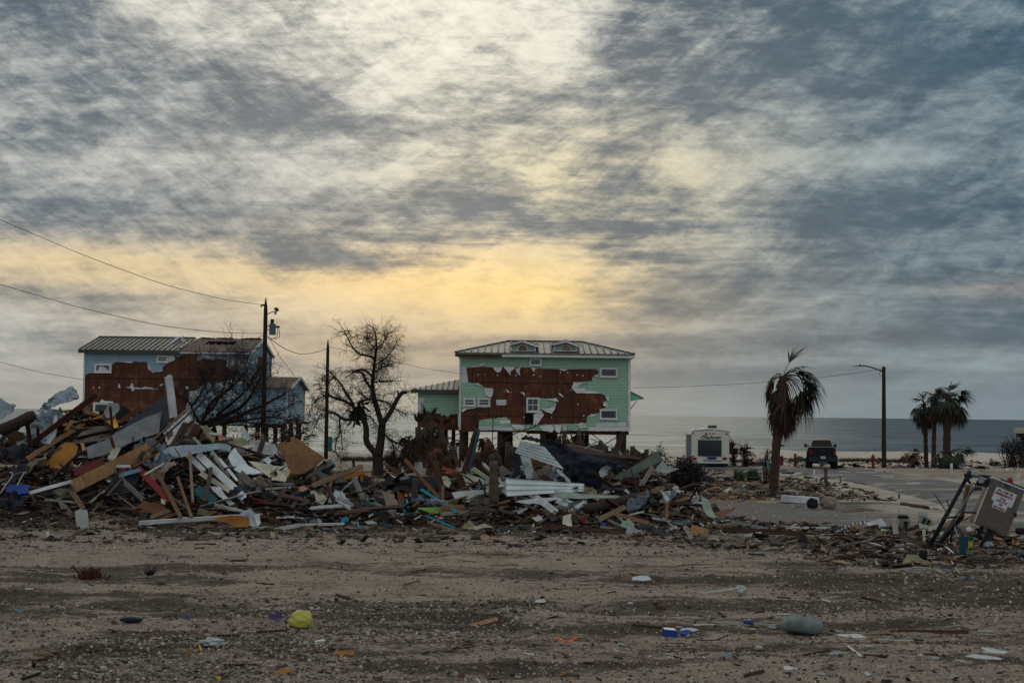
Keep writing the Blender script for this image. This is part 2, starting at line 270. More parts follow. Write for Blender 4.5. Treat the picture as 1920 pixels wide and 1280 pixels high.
# ------------------------------------------------------------------ object making
COL = scene.collection
GROUPS = {}
def link(name, me, m, parent=None, loc=None):
    o = bpy.data.objects.new(name, me); COL.objects.link(o)
    if m is not None: me.materials.append(MATS[m] if isinstance(m, str) else m)
    if parent is not None: o.parent = parent; o.matrix_parent_inverse = parent.matrix_world.inverted() if False else Matrix.Translation(-parent.location)
    return o
def tag(o, label=None, cat=None, group=None, kind=None):
    if label: o['label'] = label
    if cat: o['category'] = cat
    if group: o['group'] = group
    if kind or label: o['kind'] = kind or 'thing'
    return o
def empty(name, loc, label, cat, group=None):
    o = bpy.data.objects.new(name, None); COL.objects.link(o); o.location = loc; o.empty_display_size = .2
    return tag(o, label, cat, group)
class MB:
    def __init__(s): s.v = []; s.f = []; s.sm = False
    def box(s, x0, x1, y0, y1, z0, z1):
        b = len(s.v); s.v += [(x, y, z) for z in (z0, z1) for y in (y0, y1) for x in (x0, x1)]
        s.f += [tuple(b+i for i in q) for q in ((0, 2, 3, 1), (4, 5, 7, 6), (0, 1, 5, 4), (2, 6, 7, 3), (0, 4, 6, 2), (1, 3, 7, 5))]
    def hexa(s, p):      # 8 points: bottom 4 (ccw), top 4
        b = len(s.v); s.v += [tuple(q) for q in p]
        s.f += [tuple(b+i for i in q) for q in ((3, 2, 1, 0), (4, 5, 6, 7), (0, 1, 5, 4), (1, 2, 6, 5), (2, 3, 7, 6), (3, 0, 4, 7))]
    def slab(s, quad, n, t):
        n = Vector(n).normalized()*t; s.hexa([Vector(q) for q in quad]+[Vector(q)+n for q in quad])
    def bar(s, a, b, w, t, up=(0, 0, 1)):
        a = Vector(a); b = Vector(b); d = (b-a).normalized(); sd_ = d.cross(Vector(up))
        if sd_.length < 1e-3: sd_ = d.cross(Vector((0, 1, 0)))
        sd_.normalize(); u_ = sd_.cross(d).normalized(); sd_ *= w/2; u_ *= t/2
        s.hexa([a-sd_-u_, a+sd_-u_, b+sd_-u_, b-sd_-u_, a-sd_+u_, a+sd_+u_, b+sd_+u_, b-sd_+u_])
    def tube(s, pts, r, n=6, cap=True):
        pts = [Vector(p) for p in pts]; rs = r if isinstance(r, (list, tuple)) else [r]*len(pts)
        b = len(s.v); L = len(pts)
        for i, p in enumerate(pts):
            d = (pts[min(i+1, L-1)]-pts[max(i-1, 0)])
            d = d.normalized() if d.length > 1e-6 else Vector((0, 0, 1))
            a = d.cross(Vector((.13, .97, .2))); a = a.normalized() if a.length > 1e-3 else d.orthogonal().normalized(); c = d.cross(a)
            for k in range(n):
                an = 2*math.pi*k/n; q = p+(a*math.cos(an)+c*math.sin(an))*rs[i]; s.v.append(tuple(q))
        for i in range(L-1):
            for k in range(n):
                k2 = (k+1) % n; s.f.append((b+i*n+k, b+i*n+k2, b+(i+1)*n+k2, b+(i+1)*n+k))
        if cap: s.f.append(tuple(b+k for k in range(n-1, -1, -1))); s.f.append(tuple(b+(L-1)*n+k for k in range(n)))
    def face(s, pts): b = len(s.v); s.v += [tuple(p) for p in pts]; s.f.append(tuple(range(b, b+len(pts))))
    def build(s, name, m, parent=None, smooth=False, origin=None):
        me = bpy.data.meshes.new(name); vs = s.v; o3 = None
        if parent is None:
            o3 = Vector(origin) if origin is not None else Vector((sum(v[0] for v in vs)/len(vs), sum(v[1] for v in vs)/len(vs), min(v[2] for v in vs)))
            vs = [(v[0]-o3.x, v[1]-o3.y, v[2]-o3.z) for v in vs]
        me.from_pydata(vs, [], s.f); me.update()
        if smooth: me.polygons.foreach_set('use_smooth', [True]*len(me.polygons))
        o = link(name, me, m, parent)
        if o3 is not None: o.location = o3
        return o
def part(name, m, parent, fn, smooth=False, label=None):
    b = MB(); fn(b); o = b.build(name, m, parent, smooth)
    if label: o['label'] = label
    return o
def parts(name, m, parent, fn):
    b = MB(); fn(b); pa = list(range(len(b.v)))
    def fd(i):
        while pa[i] != i: pa[i] = pa[pa[i]]; i = pa[i]
        return i
    for f in b.f:
        for q in f[1:]: pa[fd(q)] = fd(f[0])
    g = {}
    for f in b.f: g.setdefault(fd(f[0]), []).append(f)
    for fs in g.values():
        ids = sorted({q for f in fs for q in f}); mp = {q: i for i, q in enumerate(ids)}; c = MB(); c.v = [b.v[q] for q in ids]; c.f = [tuple(mp[q] for q in f) for f in fs]; c.build(name, m, parent)
def flat_shape(name, outer, holes, fn3, m, parent, t=.03):
    """outline with holes, cut in 2D, thickened, carried to 3D by fn3(u, v, w)"""
    cu = bpy.data.curves.new('outline', 'CURVE'); cu.dimensions = '2D'; cu.fill_mode = 'BOTH'; cu.extrude = t/2
    for loop in [outer]+holes:
        sp = cu.splines.new('POLY'); sp.points.add(len(loop)-1)
        for i, p in enumerate(loop): sp.points[i].co = (p[0], p[1], 0, 1)
        sp.use_cyclic_u = True
    ob = bpy.data.objects.new('outline', cu); me = bpy.data.meshes.new_from_object(ob)
    bpy.data.objects.remove(ob); bpy.data.curves.remove(cu); me.name = name
    for vtx in me.vertices: vtx.co = fn3(vtx.co.x, vtx.co.y, vtx.co.z)
    me.update(); return link(name, me, m, parent)
def text_mesh(name, txt, size, mtx, m, parent, ext=.004, bold=0.0, shear=0):
    cu = bpy.data.curves.new('lettering', 'FONT'); cu.body = txt; cu.size = size; cu.extrude = ext; cu.align_x = 'CENTER'; cu.align_y = 'CENTER'; cu.offset = bold; cu.shear = shear
    ob = bpy.data.objects.new('lettering', cu); me = bpy.data.meshes.new_from_object(ob); bpy.data.objects.remove(ob); bpy.data.curves.remove(cu)
    me.transform(mtx); me.name = name; return link(name, me, m, parent)
rnd = random.Random(7)
# ------------------------------------------------------------------ setting: ground, road, sea
ROADP = [flat(*p) for p in ROAD_F]+[flat(*p) for p in ROAD_N[::-1]]
ROADP = np.array([(p.x, p.y) for p in ROADP])
def roadmask(x, y, soft=1.6):
    ins = np.zeros(x.shape, bool); dm = np.full(x.shape, 1e9); n = len(ROADP)
    for i in range(n):
        ax, ay = ROADP[i]; bx, by = ROADP[(i+1) % n]
        c = ((ay > y) != (by > y)) & (x < (bx-ax)*(y-ay)/(by-ay+1e-12)+ax); ins ^= c
        ex, ey = bx-ax, by-ay; t = np.clip(((x-ax)*ex+(y-ay)*ey)/(ex*ex+ey*ey+1e-9), 0, 1)
        dm = np.minimum(dm, np.hypot(x-ax-t*ex, y-ay-t*ey))
    return np.where(ins, 1.0, 1-np.clip(dm/soft, 0, 1)), ins, dm
_t0 = terrain
def terrain(x, y):
    x = np.asarray(x, float); y = np.asarray(y, float); z = _t0(x, y)
    m = roadmask(x, y)[0]; return z*(1-m*m*(3-2*m))
def frac_noise(x, y, s): return vn(x/s, y/s)+.5*vn(x/s*2.1+3, y/s*2.1)+.25*vn(x/s*4.3, y/s*4.3+5)
def pixof(x, y, z):
    vx = x*1.0; vy = y*1.0; vz = z-H
    f = vx*FW.x+vy*FW.y+vz*FW.z; f = np.where(f < .5, .5, f)
    return 960+K*(vx*RT.x+vy*RT.y+vz*RT.z)/f, 640-K*(vx*UP.x+vy*UP.y+vz*UP.z)/f
def build_ground():
    ys = [-60, -40, -25, -12, -4, 2, 6, 10, 13]; y = 15.0
    while y < 165: ys.append(y); y += max(.05, y*y/(H*1422)*.95)
    ys += [175, 190, 215]
    s = np.concatenate([np.linspace(-3, -.8, 12), np.linspace(-.7, -.43, 12), np.linspace(-.42, .42, 860), np.linspace(.43, .7, 12), np.linspace(.8, 3, 12)])
    Y, Sg = np.meshgrid(np.array(ys), s, indexing='ij'); X = Sg*np.maximum(Y, 15)
    Z = terrain(X, Y); nr, nc = X.shape
    me = bpy.data.meshes.new('ground'); V = np.stack([X, Y, Z], -1).reshape(-1, 3)
    idx = np.arange(nr*nc).reshape(nr, nc); F = np.stack([idx[:-1, :-1], idx[:-1, 1:], idx[1:, 1:], idx[1:, :-1]], -1).reshape(-1, 4)
    me.vertices.add(len(V)); me.vertices.foreach_set('co', V.ravel()); me.loops.add(F.size); me.loops.foreach_set('vertex_index', F.ravel().astype(np.int32))
    me.polygons.add(len(F)); me.polygons.foreach_set('loop_start', np.arange(0, F.size, 4, dtype=np.int32)); me.polygons.foreach_set('loop_total', np.full(len(F), 4, np.int32))
    me.polygons.foreach_set('use_smooth', np.ones(len(F), bool)); me.update(); me.validate()
    x, y = V[:, 0], V[:, 1]
    q = frac_noise(x, y, 3.0)
    def zone(px0, px1, py0, py1, soft=.9):            # world rectangle-ish patch from ground footprints
        a = flat((px0+px1)/2, py1); b = flat((px0+px1)/2, py0); cy_ = (a.y+b.y)/2; hy = (b.y-a.y)/2
        cx_ = flat((px0+px1)/2, (py0+py1)/2).x; hx = (px1-px0)/2/K*cy_
        d = np.maximum(np.abs(x-cx_)/hx, np.abs(y-cy_)/hy); return np.clip((1.12-d+q*.5)/(.25*soft), 0, 1)
    grav = np.maximum(zone(1260, 1640, 935, 990), .6*zone(1500, 1750, 960, 1000)); straw = np.maximum(zone(1250, 1470, 897, 938), .7*zone(1400, 1590, 900, 925))
    sand = np.clip((y-97+q*14)/8, 0, 1); sand = np.maximum(sand, zone(1550, 2100, 893, 960)*.6)
    pile = sst(39.5, 43, y+q*2)*(1-sst(57, 62, y))*(x < 10+q*6); lightb = zone(-200, 1250, 1018, 1060)*.9+zone(450, 900, 1060, 1105)*.5
    # old wheel ruts and churned ground are darker soil
    churn = np.clip(.5+1.3*vn(x/4.5+2, y/.9)+1.0*vn(x/1.3, y/.33+9)+.45*vn(x/.4, y/.2), 0, 1)*(1-sst(60, 90, y)*.5)
    churn = np.clip(churn+.5*zone(560, 1010, 1135, 1185)+.35*zone(150, 560, 1195, 1270)+.3*zone(1500, 1920, 1070, 1130)-.5*np.clip(lightb, 0, 1)+pile*.5, 0, 1)
    ca = me.color_attributes.new('zone', 'FLOAT_COLOR', 'POINT')
    ca.data.foreach_set('color', np.stack([grav, straw, sand, churn], -1).astype(np.float32).ravel())
    o = link('ground', me, None); tag(o, kind='structure')
    m = bpy.data.materials.new('ground'); m.use_nodes = True; n = NB(m.node_tree); bs = n.n['Principled BSDF']; bs.inputs['Roughness'].default_value = .95; bs.inputs['Specular IOR Level'].default_value = .15
    pos = n.new('ShaderNodeTexCoord').outputs['Object']; at_ = n.new('ShaderNodeAttribute', attribute_name='zone'); sp = n.new('ShaderNodeSeparateColor'); n.put(sp.inputs[0], at_.outputs['Color']); g, st, sa = sp.outputs; ch = at_.outputs['Alpha']
    st3 = n.vscale(pos, (1, 2.2, 1)); a = n.noise(st3, .9, 6, .65); b = n.noise(st3, 5, 6, .7); c = n.noise(pos, 24, 5, .75); d = n.noise(pos, 60, 3, .7)
    soil = n.mix(n.mapr(a, .35, .65), lin((132, 119, 105)), lin((158, 143, 126)))
    dark = n.mix(n.mapr(b, .35, .65), lin((52, 43, 37)), lin((88, 75, 64)))
    f = n.m('ADD', n.m('MULTIPLY', ch, .95), n.m('MULTIPLY', n.m('SUBTRACT', b, .5), 2.4)); base = n.mix(n.mapr(f, .3, .75), soil, dark)
    gv = n.mix(n.mapr(c, .38, .62), lin((78, 76, 76)), lin((142, 136, 130))); base = n.mix(n.m('MULTIPLY', g, .85), base, gv)
    sw = n.mix(n.mapr(b, .35, .65), lin((92, 66, 40)), lin((150, 112, 70))); base = n.mix(n.m('MULTIPLY', st, .9), base, sw)
    sn = n.mix(n.mapr(a, .4, .7), lin((206, 196, 180)), lin((164, 150, 132))); sn = n.mix(n.mapr(b, .5, .7, 0, .5), sn, lin((84, 72, 54))); base = n.mix(n.m('MULTIPLY', sa, .92), base, sn)
    base = n.mix(n.mapr(c, .50, .66, 0, .75), base, lin((46, 39, 34))); base = n.mix(n.mapr(d, .64, .74, 0, .6), base, lin((186, 178, 164)))
    n.put(bs.inputs['Base Color'], base)
    h = n.m('ADD', n.m('MULTIPLY', b, .6), n.m('MULTIPLY', c, .35)); h = n.m('ADD', h, n.m('MULTIPLY', d, .12))
    bp = n.new('ShaderNodeBump'); bp.inputs['Strength'].default_value = .9; bp.inputs['Distance'].default_value = .09; n.put(bp.inputs['Height'], h); n.put(bs.inputs['Normal'], bp.outputs[0]); me.materials.append(m)
build_ground()
def build_road():
    # asphalt sheet cut on a fine grid inside the road outline, 3 cm above the bed; drifts of sand lie on it
    F_ = [flat(*p) for p in ROAD_F]; N_ = [flat(*p) for p in ROAD_N]
    def res(L, n):
        L = np.array([(p.x, p.y) for p in L]); d = np.r_[0, np.cumsum(np.hypot(*np.diff(L, axis=0).T))]; t = np.linspace(0, d[-1], n)
        return np.stack([np.interp(t, d, L[:, 0]), np.interp(t, d, L[:, 1])], 1)
    a = res(F_, 90); b = res(N_, 90); mb = MB(); nv = 9
    for i in range(90):
        for j in range(nv):
            t = j/(nv-1); p = a[i]*(1-t)+b[i]*t; mb.v.append((p[0], p[1], -.06+.16*min(1, 4*math.sin(math.pi*t))))
    for i in range(89):
        for j in range(nv-1): k = i*nv+j; mb.f.append((k, k+nv, k+nv+1, k+1))
    o = mb.build('road', None, smooth=True, origin=(0, 0, 0)); tag(o, kind='structure')
    m = bpy.data.materials.new('asphalt'); m.use_nodes = True; n = NB(m.node_tree); bs = n.n['Principled BSDF']; bs.inputs['Roughness'].default_value = .85
    pos = n.new('ShaderNodeTexCoord').outputs['Object']; c = n.noise(pos, 18, 4, .7); q = n.noise(n.vscale(pos, (.16, .34, 1)), 1.3, 6, .7, .2)
    base = n.mix(c, lin((42, 46, 50)), lin((72, 74, 76))); base = n.mix(n.mapr(n.m('ADD', q, n.m('MULTIPLY', n.m('SUBTRACT', c, .5), .15)), .50, .63, 0, .9), base, lin((150, 134, 112))); n.put(bs.inputs['Base Color'], base)
    bp = n.new('ShaderNodeBump'); bp.inputs['Strength'].default_value = .5; bp.inputs['Distance'].default_value = .02; n.put(bp.inputs['Height'], c); n.put(bs.inputs['Normal'], bp.outputs[0]); o.data.materials.append(m)
    k = MB()
    for (x0, x1, py) in ((1574, 1596, 887.6), (1607, 1644, 889.0), (1703, 1728, 910), (1655, 1676, 898)):
        p = flat(x0, py); q2 = flat(x1, py+.3); k.slab([(p.x, p.y, .112), (q2.x, q2.y, .112), (q2.x, q2.y+.5, .112), (p.x, p.y+.5, .112)], (0, 0, 1), .006)
    o2 = k.build('road_marking', 'white', origin=(0, 0, 0)); tag(o2, kind='structure')
build_road()
def build_sea():
    me = bpy.data.meshes.new('sea'); me.from_pydata([(-30000, 95, 0), (30000, 95, 0), (30000, 50000, 0), (-30000, 50000, 0)], [], [(0, 1, 2, 3)]); o = link('sea', me, None); o.location = (0, 0, ZS); tag(o, kind='structure')
    m = bpy.data.materials.new('sea_water'); m.use_nodes = True; n = NB(m.node_tree); bs = n.n['Principled BSDF']
    pos = n.new('ShaderNodeTexCoord').outputs['Object']; n.n.remove(bs); df = n.new('ShaderNodeBsdfDiffuse'); gl = n.new('ShaderNodeBsdfGlossy'); mxs = n.new('ShaderNodeMixShader'); mxs.inputs[0].default_value = .55; n.put(df.inputs[0], lin((46, 62, 70))); st_ = n.noise(n.vscale(pos, (.035, .06, 1)), 1, 12, .72, .3); s2_ = n.noise(n.vscale(pos, (.10, .42, 1)), 1, 7, .7); ff = n.m('MULTIPLY', n.mapr(st_, .34, .66, .62, 1.35, False), n.mapr(s2_, .3, .7, .6, 1.4, False)); n.put(gl.inputs[0], n.vec(n.m('MULTIPLY', ff, .31), n.m('MULTIPLY', ff, .345), n.m('MULTIPLY', ff, .365))); gl.inputs['Roughness'].default_value = .32; n.l.new(df.outputs[0], mxs.inputs[1]); n.l.new(gl.outputs[0], mxs.inputs[2]); n.l.new(mxs.outputs[0], n.n['Material Output'].inputs[0])  # wind streaks and ripple light and dark painted by noise in the gloss colour
    pos = n.new('ShaderNodeTexCoord').outputs['Object']
    a = n.noise(n.vscale(pos, (.35, 1.0, 1)), .55, 6, .62, .3); b = n.noise(n.vscale(pos, (.05, .17, 1)), .6, 5, .6); c = n.noise(n.vscale(pos, (.006, .02, 1)), 1, 4, .6)
    h = n.m('ADD', n.m('MULTIPLY', a, .30), n.m('MULTIPLY', b, 1.5)); h = n.m('ADD', h, n.m('MULTIPLY', c, 8.0))
    bp = n.new('ShaderNodeBump'); bp.inputs['Strength'].default_value = 1; bp.inputs['Distance'].default_value = 1.0; n.put(bp.inputs['Height'], h); n.put(df.inputs['Normal'], bp.outputs[0]); n.put(gl.inputs['Normal'], bp.outputs[0]); me.materials.append(m)
build_sea()
# ------------------------------------------------------------------ houses
def cc(c, x, y): return (c[0]+x/c[2], c[1]+y/c[2])
C1 = (0, 680, 3.555); C2 = (300, 760, 4.573); C3 = (600, 780, 4.8); C4 = (900, 780, 4.174); C5 = (1260, 780, 4.571); C6 = (1540, 800, 4.266)
F1 = (0, 1020, 4.); F2 = (480, 1020, 4.); F3 = (960, 1020, 4.); F4 = (1440, 1020, 4.)
B7 = (120, 540, 3.84); G8 = (740, 600, 3.84); UU = (760, 780, 9.145); CB = (1720, 860, 6.4); TR8 = (560, 600, 4.267); LT = (320, 640, 5.817); PR = (1560, 640, 4.267); PM = (1380, 600, 3.765); TRK = (1480, 800, 10.66); TRL = (1270, 780, 10.667)
def AT(c, x, y, Y): p = cc(c, x, y); return at(p[0], p[1], Y)
def wall_shape(name, c, outer, holes, Y, m, parent, t=.03):
    f = lambda L: [(lambda q: (q.x, q.z))(AT(c, x, y, Y)) for x, y in L]
    return flat_shape(name, f(outer), [f(h) for h in holes], lambda a, b, w_: (a, Y-w_-t/2, b), m, parent, t)
def ragged(pts, amp, seed=0, step=10):
    rg = random.Random(seed); out = []
    for i, (x, y) in enumerate(pts):
        x2, y2 = pts[(i+1) % len(pts)]; L = math.hypot(x2-x, y2-y); k = max(1, int(L/step)); out.append((x, y))
        for j in range(1, k): t = j/k; out.append((x+(x2-x)*t+rg.uniform(-amp, amp), y+(y2-y)*t+rg.uniform(-amp, amp)))
    return out
def window(c, x0, y0, x1, y1, Y, parent, bars=(0, 0), fr=.10, blind=None, mull=False):
    a = AT(c, x0, y0, Y); b = AT(c, x1, y1, Y); X0, X1, Z1, Z0 = a.x, b.x, a.z, b.z
    mb = MB(); y0_, y1_ = Y-.09, Y+.02
    mb.box(X0, X0+fr, y0_, y1_, Z0, Z1); mb.box(X1-fr, X1, y0_, y1_, Z0, Z1); mb.box(X0+fr, X1-fr, y0_, y1_, Z0, Z0+fr); mb.box(X0+fr, X1-fr, y0_, y1_, Z1-fr, Z1); mb.box(X0-.04, X1+.04, y0_-.05, y0_, Z0-.03, Z0+.03)
    wd = mb.build('window', 'trim', parent)
    part('pane', 'glass_dark', wd, lambda m_: m_.box(X0+fr, X1-fr, Y-.045, Y-.03, Z0+fr, Z1-fr))
    def gr(m_):
        nx, nz = bars
        for i in range(1, nx+1): x = X0+fr+(X1-X0-2*fr)*i/(nx+1); m_.box(x-.018, x+.018, Y-.062, Y-.047, Z0+fr, Z1-fr)
        for i in range(1, nz+1): z = Z0+fr+(Z1-Z0-2*fr)*i/(nz+1); m_.box(X0+fr, X1-fr, Y-.066, Y-.05, z-.025, z+.025)
    if sum(bars): part('glazing_bars', 'trim' if mull else 'charcoal', wd, gr)
    if blind:
        def bl(m_):
            z = Z1-fr-.02
            while z > Z0+fr+.04+(Z1-Z0)*(1-blind): m_.box(X0+fr+.02, X1-fr-.02, Y-.028, Y-.02, z-.045, z); z -= .07
        part('blind', 'greyboard', wd, bl)
    return wd
def roof_plane(mb, e0, e1, r1, r0, t=.08):
    n = (Vector(e1)-Vector(e0)).cross(Vector(r0)-Vector(e0)); n = n if n.z > 0 else -n; mb.slab([e0, e1, r1, r0], n, t)
def seams(mb, e0, e1, r1, r0, n_, h=.07):
    e0, e1, r1, r0 = map(Vector, (e0, e1, r1, r0)); nn = (e1-e0).cross(r0-e0).normalized(); nn = nn if nn.z > 0 else -nn
    for i in range(n_+1):
        t = i/n_; a = e0.lerp(e1, t)+nn*.11; b = r0.lerp(r1, t)+nn*.11
        if (a-b).length > .05: mb.bar(a, b, .07, h, nn)
def green_house():
    Y = 104.0; D = 10.0
    L = AT(G8, 470, 500, Y); Rr = AT(G8, 1690, 500, Y); z1 = AT(G8, 1080, 250, Y).z; z0 = AT(G8, 1080, 795, Y).z
    X0, X1 = L.x, Rr.x
    t = empty('beach_house', ((X0+X1)/2, Y+D/2, 0), 'green two storey house on stilts with torn siding showing brown sheathing', 'house', 'storm damaged houses on stilts')
    part('wall', 'sheathing', t, lambda m: m.box(X0+.03, X1-.03, Y, Y+D, z0, z1))
    outer = [(470, 248), (1690, 262), (1690, 795), (605, 792), (605, 700), (470, 700), (470, 652), (560, 628), (470, 628)]
    outer = [(470, 248), (1690, 262), (1690, 795), (605, 792), (604, 722), (650, 712), (800, 698), (832, 720), (836, 750), (1060, 752), (1340, 745), (1382, 735), (1385, 692), (1410, 680), (1475, 668), (1480, 640), (1530, 625), (1500, 592), (1530, 575), (1525, 545), (1490, 530), (1330, 527), (1300, 520), (1275, 480), (1290, 445), (1420, 440), (1425, 410), (1450, 397), (1472, 374), (1450, 352), (1240, 355), (1060, 350), (985, 345), (905, 340), (800, 336), (700, 340), (640, 335), (515, 345), (530, 450), (600, 455), (650, 486), (708, 490), (690, 560), (690, 626), (640, 632), (560, 625), (500, 634), (478, 655), (470, 660)]
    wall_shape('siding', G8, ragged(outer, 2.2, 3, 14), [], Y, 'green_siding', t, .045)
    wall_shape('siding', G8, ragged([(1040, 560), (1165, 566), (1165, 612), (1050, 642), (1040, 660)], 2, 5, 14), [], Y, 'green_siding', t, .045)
    W = [[(484, 335), (515, 340), (530, 450), (484, 452)], [(515, 346), (560, 335), (600, 322), (632, 303), (648, 312), (650, 326), (600, 338)], [(705, 338), (718, 360), (740, 378), (762, 372), (778, 338)], [(785, 336), (812, 372), (835, 400), (832, 372), (868, 345), (860, 336)], [(868, 350), (880, 378), (905, 402), (898, 372), (908, 338)],
         [(980, 338), (992, 362), (1005, 374), (1008, 358), (1022, 348)], [(1182, 350), (1200, 364), (1222, 368), (1250, 352)], [(1290, 445), (1275, 490), (1310, 525), (1480, 528), (1440, 508), (1380, 505), (1365, 490), (1320, 482), (1340, 462), (1398, 448)], [(1425, 405), (1455, 390), (1472, 395), (1472, 412)],
         [(650, 485), (690, 492), (712, 497), (706, 540), (690, 560), (655, 534), (645, 526)], [(798, 497), (812, 500), (830, 520), (812, 522)], [(905, 516), (930, 520), (938, 532), (935, 545)], [(1175, 520), (1200, 532), (1222, 557), (1195, 545)], [(1090, 568), (1140, 566), (1162, 558), (1182, 588), (1145, 582)],
         [(1050, 640), (1110, 630), (1155, 614), (1160, 628), (1132, 673), (1090, 660)], [(1000, 680), (1050, 645), (1075, 680), (1030, 748), (1000, 752)], [(835, 747), (880, 750), (920, 754), (962, 790), (900, 788), (862, 780)], [(1045, 762), (1130, 752), (1150, 772), (1135, 806), (1050, 790)], [(1150, 752), (1200, 756), (1190, 812), (1160, 800)], [(1200, 758), (1240, 750), (1240, 800), (1215, 790)], [(1310, 750), (1345, 735), (1372, 748), (1400, 772), (1335, 778)],
         [(1390, 690), (1420, 674), (1470, 684), (1410, 698)], [(1450, 735), (1668, 733), (1668, 764), (1450, 768)], [(1390, 770), (1680, 768), (1680, 797), (1390, 797)], [(1500, 590), (1530, 600), (1530, 626), (1500, 612)], [(1515, 543), (1540, 545), (1545, 582), (1528, 576)], [(730, 572), (802, 572), (802, 612), (730, 612)], [(760, 722), (832, 720), (832, 742), (760, 742)], [(560, 455), (600, 452), (640, 478), (600, 470)], [(605, 765), (840, 770), (860, 795), (605, 793)], [(480, 655), (500, 630), (565, 624), (600, 630), (520, 640), (492, 662)]]
    acc = MB()
    wr = None
    for i, q in enumerate(W):
        o = wall_shape('house_wrap', G8, ragged(q, 1.6, i, 9), [], Y-.055-.004*(i % 3), 'wrap', t, .012)
        rg = random.Random(i)
        for vtx in o.data.vertices: vtx.co.y -= rg.uniform(0, .07) if i not in (0, 22, 23, 26, 27) else 0
        o.data.update()
    # loose nail heads and staples of wrap left on the bare sheathing
    def nails(m):
        rg = random.Random(2)
        for k in range(30):
            x = rg.uniform(560, 1420); y = rg.choice((505, 520, 600, 690, 400, 375))+rg.uniform(-12, 12); p = AT(G8, x, y, Y-.01); s = rg.uniform(.02, .05)
            m.box(p.x-s, p.x+s, Y-.03, Y-.005, p.z-s*.8, p.z+s)
    parts('paper_scrap', 'wrap', t, nails)
    def ptrim(m):
        m.box(X0-.06, X0+.10, Y-.10, Y+.1, z0, z1); m.box(X1-.10, X1+.08, Y-.10, Y+.1, z0, z1); m.box(X1-.1, X1+.06, Y+D-.1, Y+D+.05, z0, z1)
    parts('corner_board', 'trim', t, ptrim)
    part('siding', 'green_siding', t, lambda m: m.box(X1-.02, X1+.04, Y+.1, Y+D-.1, z0, z1))
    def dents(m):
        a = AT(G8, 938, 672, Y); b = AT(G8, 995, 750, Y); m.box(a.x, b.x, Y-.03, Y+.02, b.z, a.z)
    part('opening_shade', 'void', t, dents)  # near-black panel on the solid wall stands in for an opening's shade
    part('vertical_batten', 'burnt', t, lambda m: (lambda a, b: m.box(a.x, b.x, Y-.08, Y-.01, b.z, a.z))(AT(G8, 572, 638, Y), AT(G8, 606, 765, Y)))
    for (x0, y0, x1, y1, b, bl, mu) in ((970, 272, 1058, 330, (0, 0), .9, 0), (1478, 342, 1605, 413, (3, 0), None, 0), (1476, 640, 1604, 716, (3, 0), None, 0), (948, 556, 1042, 663, (1, 1), .4, 1), (495, 560, 582, 620, (0, 1), .7, 1), (598, 560, 688, 622, (0, 1), .7, 1)):
        window(G8, x0, y0, x1, y1, Y-.05, t, b, .13, bl, mu)
    # main hipped roof with standing seams
    ze = AT(G8, 1080, 246, Y-.5).z; eL = AT(G8, 435, 240, Y-.6).x; eR = AT(G8, 1728, 245, Y-.6).x; yf = Y-.6; yb = Y+D+.6; ym = Y+D/2
    rL = AT(G8, 825, 160, ym); rR = AT(G8, 1345, 163, ym); zr = (rL.z+rR.z)/2
    e = [(eL, yf, ze), (eR, yf, ze), (eR, yb, ze), (eL, yb, ze)]; r0 = (rL.x, ym, zr); r1 = (rR.x, ym, zr)
    rb = MB(); roof_plane(rb, e[0], e[1], r1, r0); roof_plane(rb, e[2], e[3], r0, r1); rb.face([e[1], e[2], r1]); rb.face([e[3], e[0], r0]); rb.face([e[1], r1, e[2]])
    b0 = len(rb.v); rb.box(eL, eR, yf, yb, ze-.05, ze-.005); roof = rb.build('roof', 'roofmetal', t)
    sm = MB(); seams(sm, (eL+.1, yf, ze), (eR-.1, yf, ze), r1, r0, 26)
    sm2 = MB()
    nn = 26
    # seams run straight up the slope, cut at the hips
    for i in range(nn+1):
        x = eL+.2+(eR-eL-.4)*i/nn
        lim = 1.0
        if x < r0[0]: lim = (x-eL)/(r0[0]-eL)
        if x > r1[0]: lim = (eR-x)/(eR-r1[0])
        if lim > .03: sm2.bar((x, yf, ze+.11), (x, yf+(ym-yf)*lim, ze+(zr-ze)*lim+.11), .07, .08)
    sm2.bar((eL, yf, ze+.1), (r0[0], r0[1], zr+.12), .14, .1); sm2.bar((eR, yf, ze+.1), (r1[0], r1[1], zr+.12), .14, .1); sm2.bar((r0[0], ym, zr+.12), (r1[0], ym, zr+.12), .22, .08)
    sm2.build('standing_seams', 'roofseam', roof)
    parts('fascia', 'trim', roof, lambda m: (m.box(eL+3.4, eR, yf-.03, yf+.02, ze-.22, ze-.06), m.box(eR-.03, eR+.02, yf+.03, yb, ze-.2, ze-.06)))
    part('fascia', 'burnt', roof, lambda m: m.box(eL, eL+3.39, yf-.03, yf+.02, ze-.24, ze-.06), label='dark rotten fascia where the trim is gone')
    for (xa, xb, xp) in ((828, 1040, 922), (1137, 1340, 1232)):
        yd = Y-.15; a = AT(G8, xa+8, 223, yd); b = AT(G8, xb-26, 223, yd); pk = AT(G8, xp, 148, yd-.2); ea = AT(G8, xa, 170, yd-.3); eb = AT(G8, xb, 184, yd-.3); dm = MB(); zt = AT(G8, xp, 180, yd).z
        dm.v = [(a.x, yd, a.z), (b.x, yd, a.z), (b.x, yd, zt-.1), (pk.x, yd, pk.z-.15), (a.x, yd, zt-.1)]; dm.v += [(x, ym, z) for x, y, z in dm.v]; dm.f = [(0, 1, 2, 3, 4), (0, 5, 6, 1), (1, 6, 7, 2), (2, 7, 8, 3), (3, 8, 9, 4), (4, 9, 5, 0)]
        dr = dm.build('dormer', 'green_siding', t)
